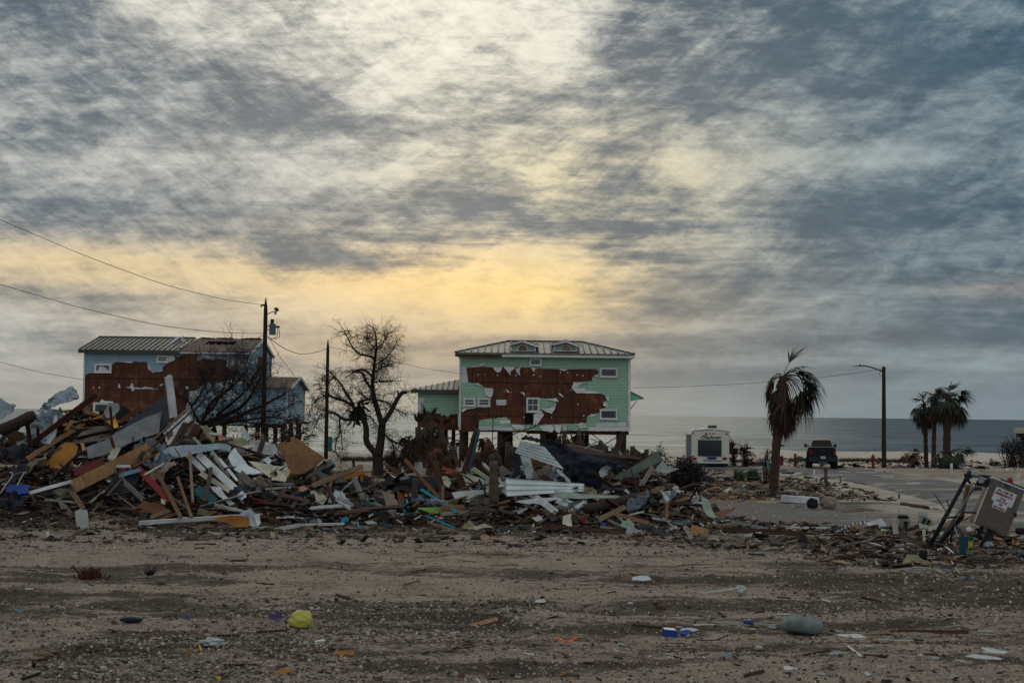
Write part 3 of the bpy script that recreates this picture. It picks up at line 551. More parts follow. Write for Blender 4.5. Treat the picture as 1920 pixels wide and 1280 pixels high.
        def arch(m, rr, yy):
            cx_ = AT(G8, xp, 220, yd); z_b = a.z+.06; pts = [(cx_.x+rr*math.cos(q_), yy, z_b+rr*1.15*math.sin(q_)) for q_ in [math.pi*i/14 for i in range(15)]]; m.face(pts); 
            m.face([(x, yy+.05, z) for x, y, z in pts][::-1])
            for i in range(14): p, q_ = pts[i], pts[i+1]; m.face([p, (p[0], yy+.05, p[2]), (q_[0], yy+.05, q_[2]), q_])
        part('vent_frame', 'trim', dr, lambda m: arch(m, .40, yd-.06)); part('arched_vent', 'khaki' if xp > 1000 else 'taupe', dr, lambda m: arch(m, .33, yd-.075))
        pk2 = Vector(pk)
        def rf(m):
            for ee in (ea, eb):
                p0 = Vector((ee.x, yd-.3, ee.z)); p1 = Vector((pk2.x, yd-.3, pk2.z)); 
                m.slab([p0, p1, (p1.x, ym, p1.z), (p0.x, ym, p0.z)], (0, 0, 1), .07)
        part('dormer_roof', 'roofmetal', dr, rf)
        def bg(m):
            for ee in (ea, eb): p0 = Vector((ee.x, yd-.33, ee.z-.07)); p1 = Vector((pk2.x, yd-.33, pk2.z-.07)); m.bar(p0, p1, .05, .14)
            m.box(a.x-.03, a.x+.09, yd-.05, yd-.002, a.z, zt-.1); m.box(b.x-.09, b.x+.03, yd-.05, yd-.002, a.z, zt-.1); m.box(a.x, b.x, yd-.08, yd-.002, a.z-.02, a.z+.05)
        parts('bargeboard', 'trim', dr, bg)
    # low wing on the left
    Yw = Y+1.5; a = AT(G8, 168, 510, Yw); b = AT(G8, 470, 510, Yw); zb = AT(G8, 300, 775, Yw).z; zt = a.z
    part('wing_wall', 'sheathing', t, lambda m: m.box(a.x, X0+.02, Yw, Yw+6, zb, zt))
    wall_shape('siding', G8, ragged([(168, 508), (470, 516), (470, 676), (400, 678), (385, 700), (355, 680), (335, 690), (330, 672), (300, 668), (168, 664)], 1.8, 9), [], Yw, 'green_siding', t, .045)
    wall_shape('wing_wrap', G8, ragged([(168, 560), (215, 555), (210, 590), (190, 612), (215, 640), (200, 672), (168, 672)], 2, 4), [], Yw-.05, 'wrap', t, .012)
    wall_shape('loose_trim', G8, [(450, 678), (470, 678), (522, 745), (505, 756)], [], Yw-.8, 'trim', t, .04); wall_shape('loose_trim', G8, [(455, 690), (474, 690), (474, 765), (458, 765)], [], Y-.3, 'trim', t, .04)
    def wr_(m):
        e0 = AT(G8, 118, 497, Yw-.5); e1 = AT(G8, 466, 508, Yw-.5); r1_ = AT(G8, 466, 434, Yw+3.2); p0 = (e0.x, Yw-.5, e1.z); roof_plane(m, p0, (X0-.05, Yw-.5, e1.z), (X0-.05, Yw+3.2, r1_.z), (X0-.25, Yw+3.2, r1_.z)); m.box(e0.x+.05, X0-.06, Yw-.5, Yw+6.4, e1.z-.05, e1.z-.006)
        m.face([p0, (X0-.25, Yw+3.2, r1_.z), (e0.x, Yw+6.4, e1.z)]); return p0, e1.z, r1_.z
    rm = MB(); p0, ez, rz = wr_(rm); wro = rm.build('wing_roof', 'roofmetal', t)
    def ws(m):
        for i in range(9):
            x = p0[0]+.25+(X0-.15-p0[0]-.25)*i/8.; lim = min(1, (x-p0[0])/(X0-.25-p0[0])); m.bar((x, Yw-.5, ez+.11), (x, Yw-.5+3.7*lim, ez+(rz-ez)*lim+.11), .06, .08)
        m.box(p0[0], X0-.08, Yw-.56, Yw-.51, ez-.2, ez+.03)
    part('standing_seams', 'roofseam', wro, ws)
    parts('floor_beam', 'burnt', t, lambda m: (m.box(a.x+1.4, X0+1.2, Yw-.08, Yw-.01, zb-.16, zb+.12), m.box(X0-.05, X0+5, Y-.07, Y+.05, z0-.14, z0-.01), m.box(X0+4.9, X1, Y+.3, Y+.6, z0-.25, z0-.01)))
    # awning on the right side
    def aw(m):
        q0 = AT(G8, 1692, 518, Y+1); q1 = AT(G8, 1786, 568, Y+1); m.slab([(X1+.04, Y+.2, q0.z), (q1.x, Y+.2, q1.z), (q1.x, Y+4, q1.z), (X1+.04, Y+4, q0.z)], (0, 0, 1), .1)
    part('side_awning', 'roofmetal', t, aw)
    def aw2(m):
        q0 = AT(G8, 1692, 518, Y+1); q1 = AT(G8, 1786, 568, Y+1); zq = AT(G8, 1692, 585, Y+1).z
        m.v = [(X1+.05, Y+.25, q0.z-.02), (q1.x-.05, Y+.25, q1.z-.02), (X1+.05, Y+.25, zq), (X1+.05, Y+3.9, q0.z-.02), (q1.x-.05, Y+3.9, q1.z-.02), (X1+.05, Y+3.9, zq)]; m.f = [(0, 1, 2), (3, 5, 4), (0, 3, 4, 1), (1, 4, 5, 2), (2, 5, 3, 0)]
    part('awning_side', 'green_paint', t, aw2); part('awning_brace', 'trim', t, lambda m: (lambda p, q: m.bar((X1+.05, Y+.3, q.z), (p.x, Y+.3, p.z), .09, .09))(AT(G8, 1745, 582, Y), AT(G8, 1690, 645, Y)))
    # pilings and bracing
    for (px, wd_, yy) in ((824, .34, Yw+.2), (866, .36, Y+.2), (874, .34, Y+1.5), (938, .45, Y+.3), (948, .5, Y+2.4), (956, .45, Y+5), (1018, .45, Y+.3), (1028, .55, Y+2.6), (1040, .45, Y+5.2), (1100, .35, Y+5), (1169, .42, Y+.25), (1160, .4, Y+6), (806, .3, Yw+3), (836, .3, Yw+5), (850, .3, Yw+3)):
        x = at(px, 830, yy).x; part('piling', 'creosote', t, lambda m: m.tube([(x, yy, -.6), (x, yy, z0-.02 if x > X0-.4 else zb-.02)], wd_/2, 8))
    def br(p, q, yy, w_=.16): part('cross_brace', 'creosote', t, lambda m: m.bar(AT(G8, *p, yy), AT(G8, *q, yy), .06, w_, (0, 1, 0)))
    br((330, 800), (470, 900), Y+1.2); br((330, 880), (470, 815), Y+1.4); br((340, 880), (430, 940), Y+1); br((1400, 805), (1500, 880), Y+.6); br((1450, 930), (1625, 825), Y+.2, .2); br((1410, 850), (1640, 960), Y+3); br((1170, 850), (1060, 905), Y+1); br((1100, 860), (1180, 810), Y+.5)
    def deck(m):
        p = at(800, 861, Y+3); m.box(p.x, p.x+3.0, Y+1, Y+4, -.1, .25)
    part('slab', 'concrete', t, deck)
green_house()
def blue_house():
    Y = 104.0; D = 9.0; L = AT(B7, 148, 600, Y).x; Rx = AT(B7, 1335, 600, Y).x; z1 = AT(B7, 700, 455, Y).z; z0 = AT(B7, 700, 985, Y).z
    t = empty('beach_house', ((L+Rx)/2, Y+D/2, 0), 'pale blue house with half its metal roof peeled off behind the tall debris pile', 'house', 'storm damaged houses on stilts')
    ym = Y+D/2; eR = AT(B7, 1332, 458, Y-.5); zr = AT(B7, 1438, 374, ym).z; ze = AT(B7, 700, 455, Y-.5).z
    def body(m):
        m.v = [(L, Y, z0), (Rx, Y, z0), (Rx, Y+D, z0), (L, Y+D, z0), (L, Y, z1), (Rx, Y, z1), (Rx, Y+D, z1), (L, Y+D, z1)]; m.f = [(0, 1, 5, 4), (1, 2, 6, 5), (2, 3, 7, 6), (3, 0, 4, 7), (3, 2, 1, 0)]
        for x in (L, Rx): m.face([(x, Y, z1), (x, Y+D, z1), (x, ym, zr-.12)])
    part('wall', 'sheathing', t, body)
    out = [(148, 458), (1335, 466), (1335, 980), (860, 980), (890, 800), (900, 742), (960, 735), (1000, 690), (1040, 672), (1080, 722), (1100, 682), (1160, 660), (1220, 650), (1262, 600), (1200, 590), (1168, 560), (1182, 517), (1100, 508), (1080, 516), (1000, 508), (965, 530), (950, 510), (962, 478), (880, 478), (820, 498), (790, 484), (800, 520), (740, 545), (712, 570), (712, 600), (650, 606), (625, 590), (612, 560), (600, 533), (500, 528), (375, 530), (345, 552), (342, 608), (180, 612), (150, 628)]
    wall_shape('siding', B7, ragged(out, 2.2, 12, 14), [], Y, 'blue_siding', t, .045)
    Wq = [[(438, 714), (462, 712), (478, 706), (480, 688), (492, 684), (500, 700), (506, 716), (530, 714), (552, 720), (575, 712), (592, 708), (600, 718), (612, 712), (640, 722), (688, 722), (640, 728), (606, 724), (560, 726), (512, 724), (500, 742), (490, 740), (482, 722)], [(392, 690), (402, 688), (408, 718), (388, 718)], [(752, 490), (790, 484), (800, 512), (770, 530), (752, 528)], [(600, 535), (612, 560), (632, 600), (650, 606), (640, 612), (606, 580)], [(360, 530), (480, 526), (505, 534), (480, 540), (430, 532)],
          [(1168, 520), (1330, 505), (1330, 560), (1260, 570), (1230, 545), (1190, 560)], [(1000, 690), (1030, 672), (1060, 690), (1040, 740), (1000, 730)], [(905, 745), (960, 740), (1000, 770), (930, 800), (900, 830)], [(1100, 690), (1250, 650), (1330, 640), (1330, 680), (1200, 720), (1120, 740)], [(960, 480), (1100, 482), (1080, 505), (1000, 500), (960, 520)], [(690, 690), (712, 688), (712, 700), (690, 704)], [(250, 712), (258, 708), (260, 722), (252, 724)], [(210, 708), (216, 708), (216, 722), (210, 720)], [(1040, 760), (1200, 740), (1260, 790), (1100, 820)], [(870, 700), (900, 710), (890, 730), (872, 722)]]
    for i, q in enumerate(Wq):
        o = wall_shape('house_wrap', B7, ragged(q, 1.6, i+50, 9), [], Y-.055-.004*(i % 3), 'wrap', t, .012)
    window(B7, 220, 540, 342, 610, Y-.05, t, (0, 0), .16); window(B7, 668, 482, 752, 537, Y-.05, t, (0, 1), .14, .8, 1); window(B7, 212, 822, 332, 905, Y-.05, t, (4, 0), .16)
    wall_shape('torn_curtain', B7, [(245, 600), (252, 570), (265, 562), (300, 572), (318, 590), (325, 602)], [], Y-.10, 'white', t, .01)
    wall_shape('lifted_flap', B7, [(262, 812), (275, 800), (290, 812), (350, 815), (358, 825), (262, 826)], [], Y-.2, 'wrap', t, .02)
    parts('corner_board', 'trim', t, lambda m: (m.box(L-.06, L+.06, Y-.1, Y+.1, z0, z1), m.box(Rx-.08, Rx+.08, Y-.1, Y+.1, z0, z1), m.box(Rx-.05, Rx+.1, Y+D-.1, Y+D+.02, z0, z1)))
    # gable end facing the open side
    def gy(x, Xp=Rx):
        px = B7[0]+x/B7[2]; return Xp*K/(px-960)
    xg = Rx+.02
    gp_ = [(Y+.1, z0), (Y+D-.1, z0), (Y+D-.1, z1), (ym, zr-.12), (Y+.1, z1)]
    yb0, yb1 = gy(1385), gy(1440); zb1 = AT(B7, 1400, 490, (yb0+yb1)/2).z; zb0 = AT(B7, 1400, 640, (yb0+yb1)/2).z
    hole = [(yb0, zb0+.8), (yb0+.2, zb1-.5), (yb0+.7, zb1), (yb1, zb1-.1), (yb1+.15, zb1-.7), (yb1, zb0+.4), (yb1-.3, zb0), (yb0+.5, zb0+.2)]
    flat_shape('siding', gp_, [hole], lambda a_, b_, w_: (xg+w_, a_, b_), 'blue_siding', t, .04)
    # metal half of the roof, stripped half of the roof
    xs = AT(B7, 845, 440, Y).x; xl = L-.35; xr = Rx+.25; yf = Y-.5; yb = Y+D+.5
    zf = lambda yy: ze+(zr-ze)*(1-abs(yy-ym)/(ym-yf))
    rm = MB(); roof_plane(rm, (xl, yf, ze), (xs, yf, ze), (xs+.3, ym, zr), (xl, ym, zr), .09); roof_plane(rm, (xl, yb, ze), (xr, yb, ze), (xr, ym, zr), (xl, ym, zr), .09); rf = rm.build('roof', 'roofmetal', t)
    def ss(m):
        for i in range(20): x = xl+.1+(xs-xl-.1)*i/19; m.bar((x, yf, ze+.12), (x, ym, zr+.12), .07, .08)
        m.box(xl, xs, yf-.04, yf-.003, ze-.18, ze+.08); m.bar((xl, ym, zr+.13), (xs, ym, zr+.13), .2, .08)
    part('standing_seams', 'roofseam', rf, ss)
    def sh(m):
        gx0 = AT(B7, 1008, 400, Y+2).x; gx1 = AT(B7, 1220, 400, Y+2).x; v0, v1 = .52, .80
        def pl(xa, xb, va, vb, dz=0): ya = yf+(ym-yf)*va; yb_ = yf+(ym-yf)*vb; roof_plane(m, (xa, ya, zf(ya)+dz), (xb, ya, zf(ya)+dz), (xb, yb_, zf(yb_)+dz), (xa, yb_, zf(yb_)+dz), .05)
        pl(xs+.02, gx0, 0, .98); pl(gx0, gx1, 0, v0); pl(gx0, gx1, v1, 1.0, .01); pl(gx1, xr, 0, 1.0)
    part('roof_sheathing', 'rooffelt', t, sh)
    def raf(m):
        gx0 = AT(B7, 1008, 400, Y+2).x; gx1 = AT(B7, 1220, 400, Y+2).x
        for i in range(5): x = gx0+.1+(gx1-gx0-.2)*i/4; m.bar((x, yf+.1, ze-.10), (x, ym, zr-.14), .06, .12)
        for i in range(24): x = xs+.1+(xr-xs-.2)*i/23; m.box(x-.03, x+.03, yf-.02, yf+.3, ze-.13, ze-.02)
    part('rafters', 'pine', t, raf)
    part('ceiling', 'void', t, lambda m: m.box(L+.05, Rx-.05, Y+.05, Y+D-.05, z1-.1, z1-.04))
    parts('bargeboard', 'trim', t, lambda m: (m.bar((xr, yf, ze), (xr, ym, zr+.04), .05, .2), m.bar((xr, ym, zr+.04), (xr, yb, ze), .05, .2), m.box(xs, xr-.05, yf-.05, yf-.01, ze-.14, ze-.02)))
    def flap(m):
        p = [AT(B7, *q) for q in ((725, 425, Y+1), (745, 428, Y+1), (845, 350, Y+3.4), (812, 350, Y+3.6))]; m.slab(p, (0, -1, .4), .03)
        p = [AT(B7, *q) for q in ((845, 350, Y+3.4), (820, 368, Y+3.2), (870, 400, Y+2.4), (890, 388, Y+3))]; m.slab(p, (0, -1, .4), .03)
        p = [AT(B7, *q) for q in ((800, 440, Y-.1), (850, 425, Y+.4), (868, 402, Y+2), (840, 404, Y+2))]; m.slab(p, (0, -1, .6), .03)
    parts('peeled_roof_panel', 'tin', t, flap)
    def ridgebits(m):
        rg = random.Random(4)
        for i in range(22): x = xs+.3+(xr-xs-1)*rg.random(); l = rg.uniform(.1, .9); m.bar((x, ym-.1, zr+.06+rg.uniform(0, .08)), (x+l, ym-.1, zr+.05+rg.uniform(0, .08)), .1, .05)
    part('torn_felt', 'charred', t, ridgebits)
    part('porch_post', 'greywood', t, lambda m: (lambda p, q: m.tube([(p.x, Y+D-.2, q.z), (p.x, Y+D-.2, p.z)], .09, 6))(AT(B7, 1487, 492, Y+D-.2), AT(B7, 1487, 650, Y+D-.2)))
    # pilings
    for px in (180, 240, 300, 360, 420, 460): 
        for yy in (Y+.3, Y+6): x = at(px, 830, yy).x; part('piling', 'creosote', t, lambda m: m.tube([(x, yy, -.5), (x, yy, z0-.02)], .17, 7))
    # ------- lower wing on the right
    Ya = 106.0; X1 = AT(B7, 1605, 850, Ya).x; X0 = AT(B7, 1300, 850, Ya).x; D2 = 8.8; zb = AT(B7, 1700, 975, Ya+4).z; zt = AT(B7, 1600, 722, Ya).z; yr = Ya+D2/2; zr2 = AT(B7, 1693, 648, yr).z
    def wb(m):
        m.box(X0, X1, Ya, Ya+D2, zb, zt)
        m.face([(X1, Ya, zt), (X1, Ya+D2, zt), (X1, yr, zr2-.1)])
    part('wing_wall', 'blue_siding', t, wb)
    def wrf(m): roof_plane(m, (X0, Ya-.4, zt), (X1+.35, Ya-.4, zt), (X1+.35, yr, zr2), (X0, yr, zr2), .08); roof_plane(m, (X0, Ya+D2+.4, zt-.05), (X1+.35, Ya+D2+.4, zt-.05), (X1+.35, yr, zr2), (X0, yr, zr2), .08)
    part('wing_roof', 'rooffelt', t, wrf); parts('bargeboard', 'trim', t, lambda m: (m.bar((X1+.37, Ya-.4, zt+.02), (X1+.37, yr, zr2+.04), .05, .18), m.bar((X1+.37, yr, zr2+.04), (X1+.37, Ya+D2+.4, zt-.02), .05, .18), m.box(X1-.02, X1+.06, Ya+D2-.1, Ya+D2+.04, zb, zt), m.box(X1-.05, X1+.06, Ya-.06, Ya+.08, zb, zt)))
    yy0 = X1*K/(B7[0]+1660/B7[2]-960); yy1 = X1*K/(B7[0]+1674/B7[2]-960); za = AT(B7, 1667, 790, yy0).z; zc_ = AT(B7, 1667, 862, yy0).z
    wn = part('window', 'trim', t, lambda m: m.box(X1+.01, X1+.05, yy0-.1, yy1+.1, zc_-.1, za+.1)); part('pane', 'glass_dark', wn, lambda m: m.box(X1+.05, X1+.06, yy0, yy1, zc_, za))
    for q in (Ya+.3, Ya+4, Ya+8.3): part('piling', 'creosote', t, lambda m: m.tube([(X1-.3, q, -.5), (X1-.3, q, zb-.02)], .18, 7)); part('piling', 'creosote', t, lambda m: m.tube([(X1-2.2, q, -.5), (X1-2.2, q, zb-.02)], .18, 7))
    parts('landing', 'creosote', t, lambda m: (m.box(X1-.1, X1+.5, Ya+D2-1.2, Ya+D2, zb-.05, zb+.12), m.box(X1-3, X1-.02, Ya+.1, Ya+.3, zb-.3, zb-.01)))
blue_house()
def edge_house():
    Y = 100; a = at(1909, 803, Y); t = empty('beach_house', (a.x+3, Y+3, 0), 'corner of a pale roof on stilts cut off by the right edge of the view', 'house', 'storm damaged houses on stilts')
    z = at(1915, 802, Y).z; zl = at(1915, 812, Y).z
    part('roof', 'cream', t, lambda m: m.box(a.x, a.x+7, Y, Y+.8, zl, z)); part('floor', 'charred', t, lambda m: m.box(a.x+.1, a.x+6.8, Y+.1, Y+.7, zl-.28, zl-.01))
    for q in (.5, 3, 6): part('piling', 'creosote', t, lambda m: m.tube([(a.x+q, Y+.4, -.4), (a.x+q, Y+.4, zl-.28)], .15, 6))
edge_house()
# ------------------------------------------------------------------ poles, wires, lamp
def pole(px, ytop, ybot, Y, wpx, label, cat='utility pole'):
    a = at(px, ytop, Y); x = a.x; r = wpx/K*Y/2; z = tz(x, Y)-.3
    t = empty('utility_pole', (x, Y, 0), label, cat, 'bare wooden poles'); part('post', 'creosote', t, lambda m: m.tube([(x, Y, z), (x, Y, a.z-.75), (x, Y, a.z-.5), (x, Y, a.z)], [r*1.15, r*.85, r*.7, r*.12], 9), True)
    return t, x, a.z, r
Y1 = 80.0; t, x, zt, r = pole(498.5, 557, 860, Y1, 9, 'tall utility pole with grey transformer beside the blue house')
Q = (460, 540, 6.4)
def P1(a, b, dy=0): return AT(Q, a, b, Y1+dy)
tf = part('transformer', 'steel', t, lambda m: m.tube([(P1(328, 430).x, Y1, P1(328, 560).z), (P1(328, 430).x, Y1, P1(328, 430).z)], .19, 12)); part('bushing', 'charcoal', tf, lambda m: (m.tube([P1(322, 430), P1(322, 385)], [.1, .1], 8), m.tube([P1(325, 388), P1(330, 372)], [.12, .09], 8), m.tube([P1(370, 465), P1(412, 464)], [.07, .05], 6)))
parts('bracket', 'charcoal', t, lambda m: (m.bar(P1(262, 455), P1(290, 455), .05, .05), m.bar(P1(262, 498), P1(290, 498), .05, .05), m.bar(P1(192, 205), P1(250, 203), .1, .1), m.tube([P1(192, 205), P1(190, 228)], .04, 6)))
part('lamp_arm', 'charcoal', t, lambda m: m.tube([P1(268, 312), P1(300, 295), P1(350, 278)], .03, 5)); ll = part('yard_lamp', 'charcoal', t, lambda m: m.tube([P1(378, 235), P1(372, 262), P1(364, 272)], [.09, .16, .08], 8)); part('lamp_shade', 'glassy', ll, lambda m: m.tube([P1(364, 275), P1(360, 318)], [.08, .06], 8))
parts('drop_loop', 'charcoal', t, lambda m: (m.tube([P1(385, 478), P1(388, 520), P1(378, 580), P1(345, 604), P1(300, 610), P1(275, 575)], .018, 4), m.tube([P1(402, 478), P1(412, 540), P1(408, 590), P1(360, 610), P1(310, 600)], .018, 4)))
t, x2, zt2, r2 = pole(615, 636, 860, 103.0, 7, 'thinner pointed utility pole between blue house and bare tree')
part('meter_box', 'bluegreen', t, lambda m: m.box(x2+.14, x2+.42, 102.9, 103.15, at(615, 846, 103).z, at(615, 818, 103).z))
def wire(pts, label, r=.016):
    P = [at(*p) for p in pts]; out = []
    for i in range(len(P)-1):
        a, b = P[i], P[i+1]
        for k in range(8): out.append(a.lerp(b, k/8))
    out.append(P[-1])
    # smooth (Chaikin-like average)
    for _ in range(6): out = [out[0]]+[(out[i-1]+out[i]*2+out[i+1])/4 for i in range(1, len(out)-1)]+[out[-1]]
    m = MB(); m.tube(out, r, 4); tag(m.build('power_wire', 'charcoal'), label, 'wire', 'overhead wires')
wire([(-60, 385, 58), (0, 412, 60), (150, 476, 66), (300, 532, 71), (420, 562, 76), (490, 571, Y1)], 'upper wire from left edge to the top of the transformer pole')
wire([(-60, 515, 58), (0, 533, 60), (150, 577, 66), (300, 611, 71), (420, 624, 76), (495, 625, Y1)], 'lower wire from left edge to the transformer pole')
wire([(-60, 668, 98), (0, 678, 99), (70, 697, 101), (158, 712, 104.2)], 'short wire running in low from the left to the blue house')
wire([(502, 632, Y1), (535, 655, 86), (565, 665, 90), (595, 660, 97), (614, 653, 102.9)], 'sagging wire between the two utility poles', .022)
wire([(505, 634, Y1), (525, 670, 88), (552, 704, 98), (566, 725, 106), (588, 745, 108)], 'service wire dropping from the transformer pole onto the blue house roof')
wire([(616, 650, 103), (700, 668, 103), (790, 690, 103.5), (862, 700, 103.9)], 'wire behind the bare tree ending at the green house', .012)
wire([(1186, 727, 106), (1280, 725, 102), (1400, 719, 98), (1530, 709, 95), (1640, 694, 92), (1655, 692, 92)], 'long thin wire from the green house to the street lamp', .012)
wire([(494, 628, Y1), (470, 640, 92), (455, 648, 104)], 'short wire from the transformer pole to the blue roof ridge')
def street_lamp():
    b = flat(1657.5, 876); Y = b.y; x = b.x; tp = at(1656, 687, Y); t = empty('street_lamp', (x, Y, 0), 'tall dark street lamp with one long arm beside the road', 'street lamp')
    part('post', 'creosote', t, lambda m: m.tube([(x, Y, tz(x, Y)-.3), (x, Y, tp.z)], [.17, .12], 9)); A = lambda a, b_: AT(PR, a, b_, Y)
    part('arm', 'steel', t, lambda m: m.tube([A(405, 240), A(370, 225), A(320, 208), A(268, 195), A(245, 192)], .05, 6))
    part('lamp_head', 'steel', t, lambda m: (m.hexa([A(163, 199), A(255, 199), A(255, 199)+Vector((0, .35, 0)), A(163, 199)+Vector((0, .35, 0)), A(163, 195), A(250, 188), A(250, 188)+Vector((0, .35, 0)), A(163, 195)+Vector((0, .35, 0))]), m.tube([A(223, 192), A(223, 182)], .06, 6)))
    part('cable', 'charcoal', t, lambda m: m.tube([A(398, 235), A(378, 250), A(382, 272), A(402, 278)], .015, 4))
street_lamp()
# ------------------------------------------------------------------ bare trees
def limb(m, pts, r0, r1, n=6):
    k = len(pts); m.tube(pts, [r0+(r1-r0)*i/(k-1) for i in range(k)], n)
def smooth_pts(P, it=2):
    for _ in range(it):
        Q_ = [P[0]]
        for a, b in zip(P[:-1], P[1:]): Q_ += [a.lerp(b, .25), a.lerp(b, .75)]
        P = Q_+[P[-1]]
    return P
def twigs(m, rg, p, d, L, r, depth, droop=.0, spread=.9):
    n = 4; pts = [p]; q = Vector(p); dd = Vector(d).normalized()
    for i in range(n):
        dd = (dd+Vector((rg.gauss(0, .22), rg.gauss(0, .22), rg.gauss(0, .2)-droop))).normalized(); q = q+dd*L/n; pts.append(q.copy())
    m.tube(pts, [r*(1-.7*i/n) for i in range(n+1)], 3, False)
    if depth > 0:
        for k in range(rg.choice((2, 3, 3, 4))):
            i = rg.randint(1, n); dd2 = ((pts[i]-pts[i-1]).normalized()+Vector((rg.gauss(0, spread), rg.gauss(0, spread), rg.gauss(0, spread*.8)))).normalized()
            twigs(m, rg, pts[i], dd2, L*rg.uniform(.45, .75), r*.6, depth-1, droop, spread)
def bare_tree(c, Y, limbs, name, label, cat, seed, nt=9, tl=1.0, droop=0.02, dys=1.0, group=None, tr=.02, up=.15):
    rg = random.Random(seed); t0 = limbs[0][0][0]; b = AT(c, t0[0], t0[1], Y); t = empty(name, (b.x, Y, 0), label, cat, group)
    mt = MB(); mw = MB()
    for (pts, r0, r1, tw) in limbs:
        ph = rg.uniform(-1, 1); P = [AT(c, x, y, Y+dys*ph*min(i, 3)*.3) for i, (x, y) in enumerate(pts)]; P = smooth_pts(P); limb(mt, P, r0, r1)
        for k in range(int(tw*nt)):
            i = rg.randint(len(P)//5, len(P)-2); d = (P[i+1]-P[i]).normalized(); d = (d*.5+Vector((rg.gauss(0, 1), rg.gauss(0, .8), rg.gauss(up, .8)))).normalized()
            twigs(mw, rg, P[i], d, tl*rg.uniform(.5, 1.15), tr, 2, droop)
        twigs(mw, rg, P[-1], (P[-1]-P[-3]), tl, tr*1.3, 2, droop)
    mt.build('trunk', 'bark', t, True); mw.build('crown', 'twig', t)
    return t
bare_tree(TR8, 77.0, [
    ([(632, 1262), (636, 1150), (625, 1060)], .34, .26, 0),
    ([(628, 1080), (600, 1045), (535, 975), (545, 870), (520, 790), (490, 735), (440, 700)], .2, .12, 1.2),
    ([(640, 1075), (655, 985), (662, 900), (668, 835)], .24, .2, 1),
    ([(668, 840), (635, 730), (600, 620), (588, 520), (600, 400), (612, 300), (625, 190), (612, 90)], .18, .03, 7),
    ([(665, 840), (735, 735), (775, 660), (800, 610), (835, 575), (862, 580)], .14, .09, 1.6), ([(808, 605), (795, 580), (792, 570)], .07, .05, .3),
    ([(505, 790), (450, 785), (400, 800), (345, 790), (300, 745), (250, 735)], .11, .05, 3.2), ([(330, 790), (325, 850), (335, 900), (300, 960), (290, 1040), (320, 1090)], .05, .02, 2.2), ([(330, 850), (345, 940), (350, 1040)], .035, .015, 1.2),
    ([(440, 690), (390, 660), (345, 635), (280, 622), (230, 590)], .1, .05, 3), ([(235, 590), (170, 620), (110, 670), (80, 760)], .04, .015, 2.6), ([(230, 700), (170, 760), (120, 860)], .03, .01, 2),
    ([(445, 680), (385, 600), (345, 520), (300, 465), (250, 415)], .08, .03, 3), ([(300, 465), (230, 480), (160, 510)], .03, .01, 2),
    ([(590, 560), (530, 480), (520, 420), (440, 412)], .08, .06, 2), ([(585, 450), (540, 400), (480, 395), (430, 418)], .07, .06, 1.4), ([(600, 300), (540, 280), (480, 272), (430, 220), (395, 150), (362, 80)], .07, .02, 3),
    ([(610, 360), (680, 320), (730, 270), (770, 210)], .05, .015, 3.4), ([(605, 420), (660, 380), (730, 360)], .05, .02, 3), ([(596, 500), (650, 490), (740, 490)], .05, .02, 2.4), ([(620, 250), (580, 190), (540, 150)], .04, .01, 2.6), ([(630, 230), (680, 170), (710, 120)], .04, .01, 2.6),
    ([(640, 640), (560, 640), (470, 560)], .05, .02, 2), ([(640, 640), (700, 650), (760, 700), (840, 740)], .05, .02, 2.4), ([(675, 905), (740, 965), (810, 990), (900, 1022)], .07, .03, 3), ([(740, 960), (770, 1040), (740, 1110)], .05, .02, 2.4), ([(520, 760), (580, 770), (610, 820)], .05, .03, 1.2), ([(505, 730), (470, 660), (520, 640), (600, 630)], .09, .05, 1)],
    'bare_tree', 'tall leafless dark tree with broken limbs between pole and green house', 'tree', 5, 15, .74, .03, tr=.015)
def nest():
    t = MB(); rg = random.Random(1)
    for k in range(60): p = AT(TR8, rg.uniform(425, 520), rg.uniform(670, 790)-30*0, 77+rg.uniform(-.3, .3)); q = p+Vector((rg.uniform(-.4, .4), rg.uniform(-.3, .3), rg.uniform(-.5, .2))); t.tube([p, q], .045, 4)
    tag(t.build('leaf_clump', 'charred'), 'dark clump of rags caught in the fork of the bare tree', 'debris')
nest()
bare_tree(LT, 72.0, [
    ([(300, 1010), (330, 900), (380, 800), (420, 690), (520, 600), (640, 520), (740, 420), (820, 320)], .14, .03, 4), ([(330, 920), (450, 860), (600, 810), (800, 700), (900, 560), (970, 400)], .16, .03, 5),
    ([(340, 930), (520, 890), (700, 830), (860, 760), (1000, 700), (1150, 620), (1260, 560)], .15, .03, 5), ([(330, 900), (260, 800), (200, 640), (120, 600), (60, 560)], .09, .02, 3), ([(230, 700), (300, 620), (360, 500), (430, 400), (470, 300)], .07, .015, 4),
    ([(380, 800), (480, 700), (560, 560), (600, 440), (620, 330)], .08, .015, 4), ([(480, 850), (560, 760), (700, 650), (800, 560), (900, 420), (960, 330)], .08, .02, 4), ([(500, 800), (620, 700), (760, 600), (860, 480), (930, 340)], .06, .015, 4),
    ([(420, 880), (560, 900), (760, 860), (960, 840), (1100, 820), (1300, 860)], .09, .02, 4), ([(300, 880), (240, 840), (270, 740), (330, 680), (380, 620)], .05, .015, 3), ([(600, 810), (700, 770), (850, 800), (1000, 760), (1200, 760), (1320, 700)], .06, .015, 4),
    ([(700, 830), (800, 880), (1000, 900), (1200, 930)], .06, .015, 4), ([(400, 560), (350, 420), (310, 300), (280, 200)], .04, .01, 3), ([(640, 520), (700, 380), (720, 240), (730, 130)], .04, .01, 3.4), ([(800, 460), (820, 300), (840, 180)], .03, .01, 3)],
    'fallen_tree', 'bushy leafless tree pushed over in front of the blue house', 'tree', 8, 11, 1.1, -.02, dys=1.6, tr=.016, up=.35)
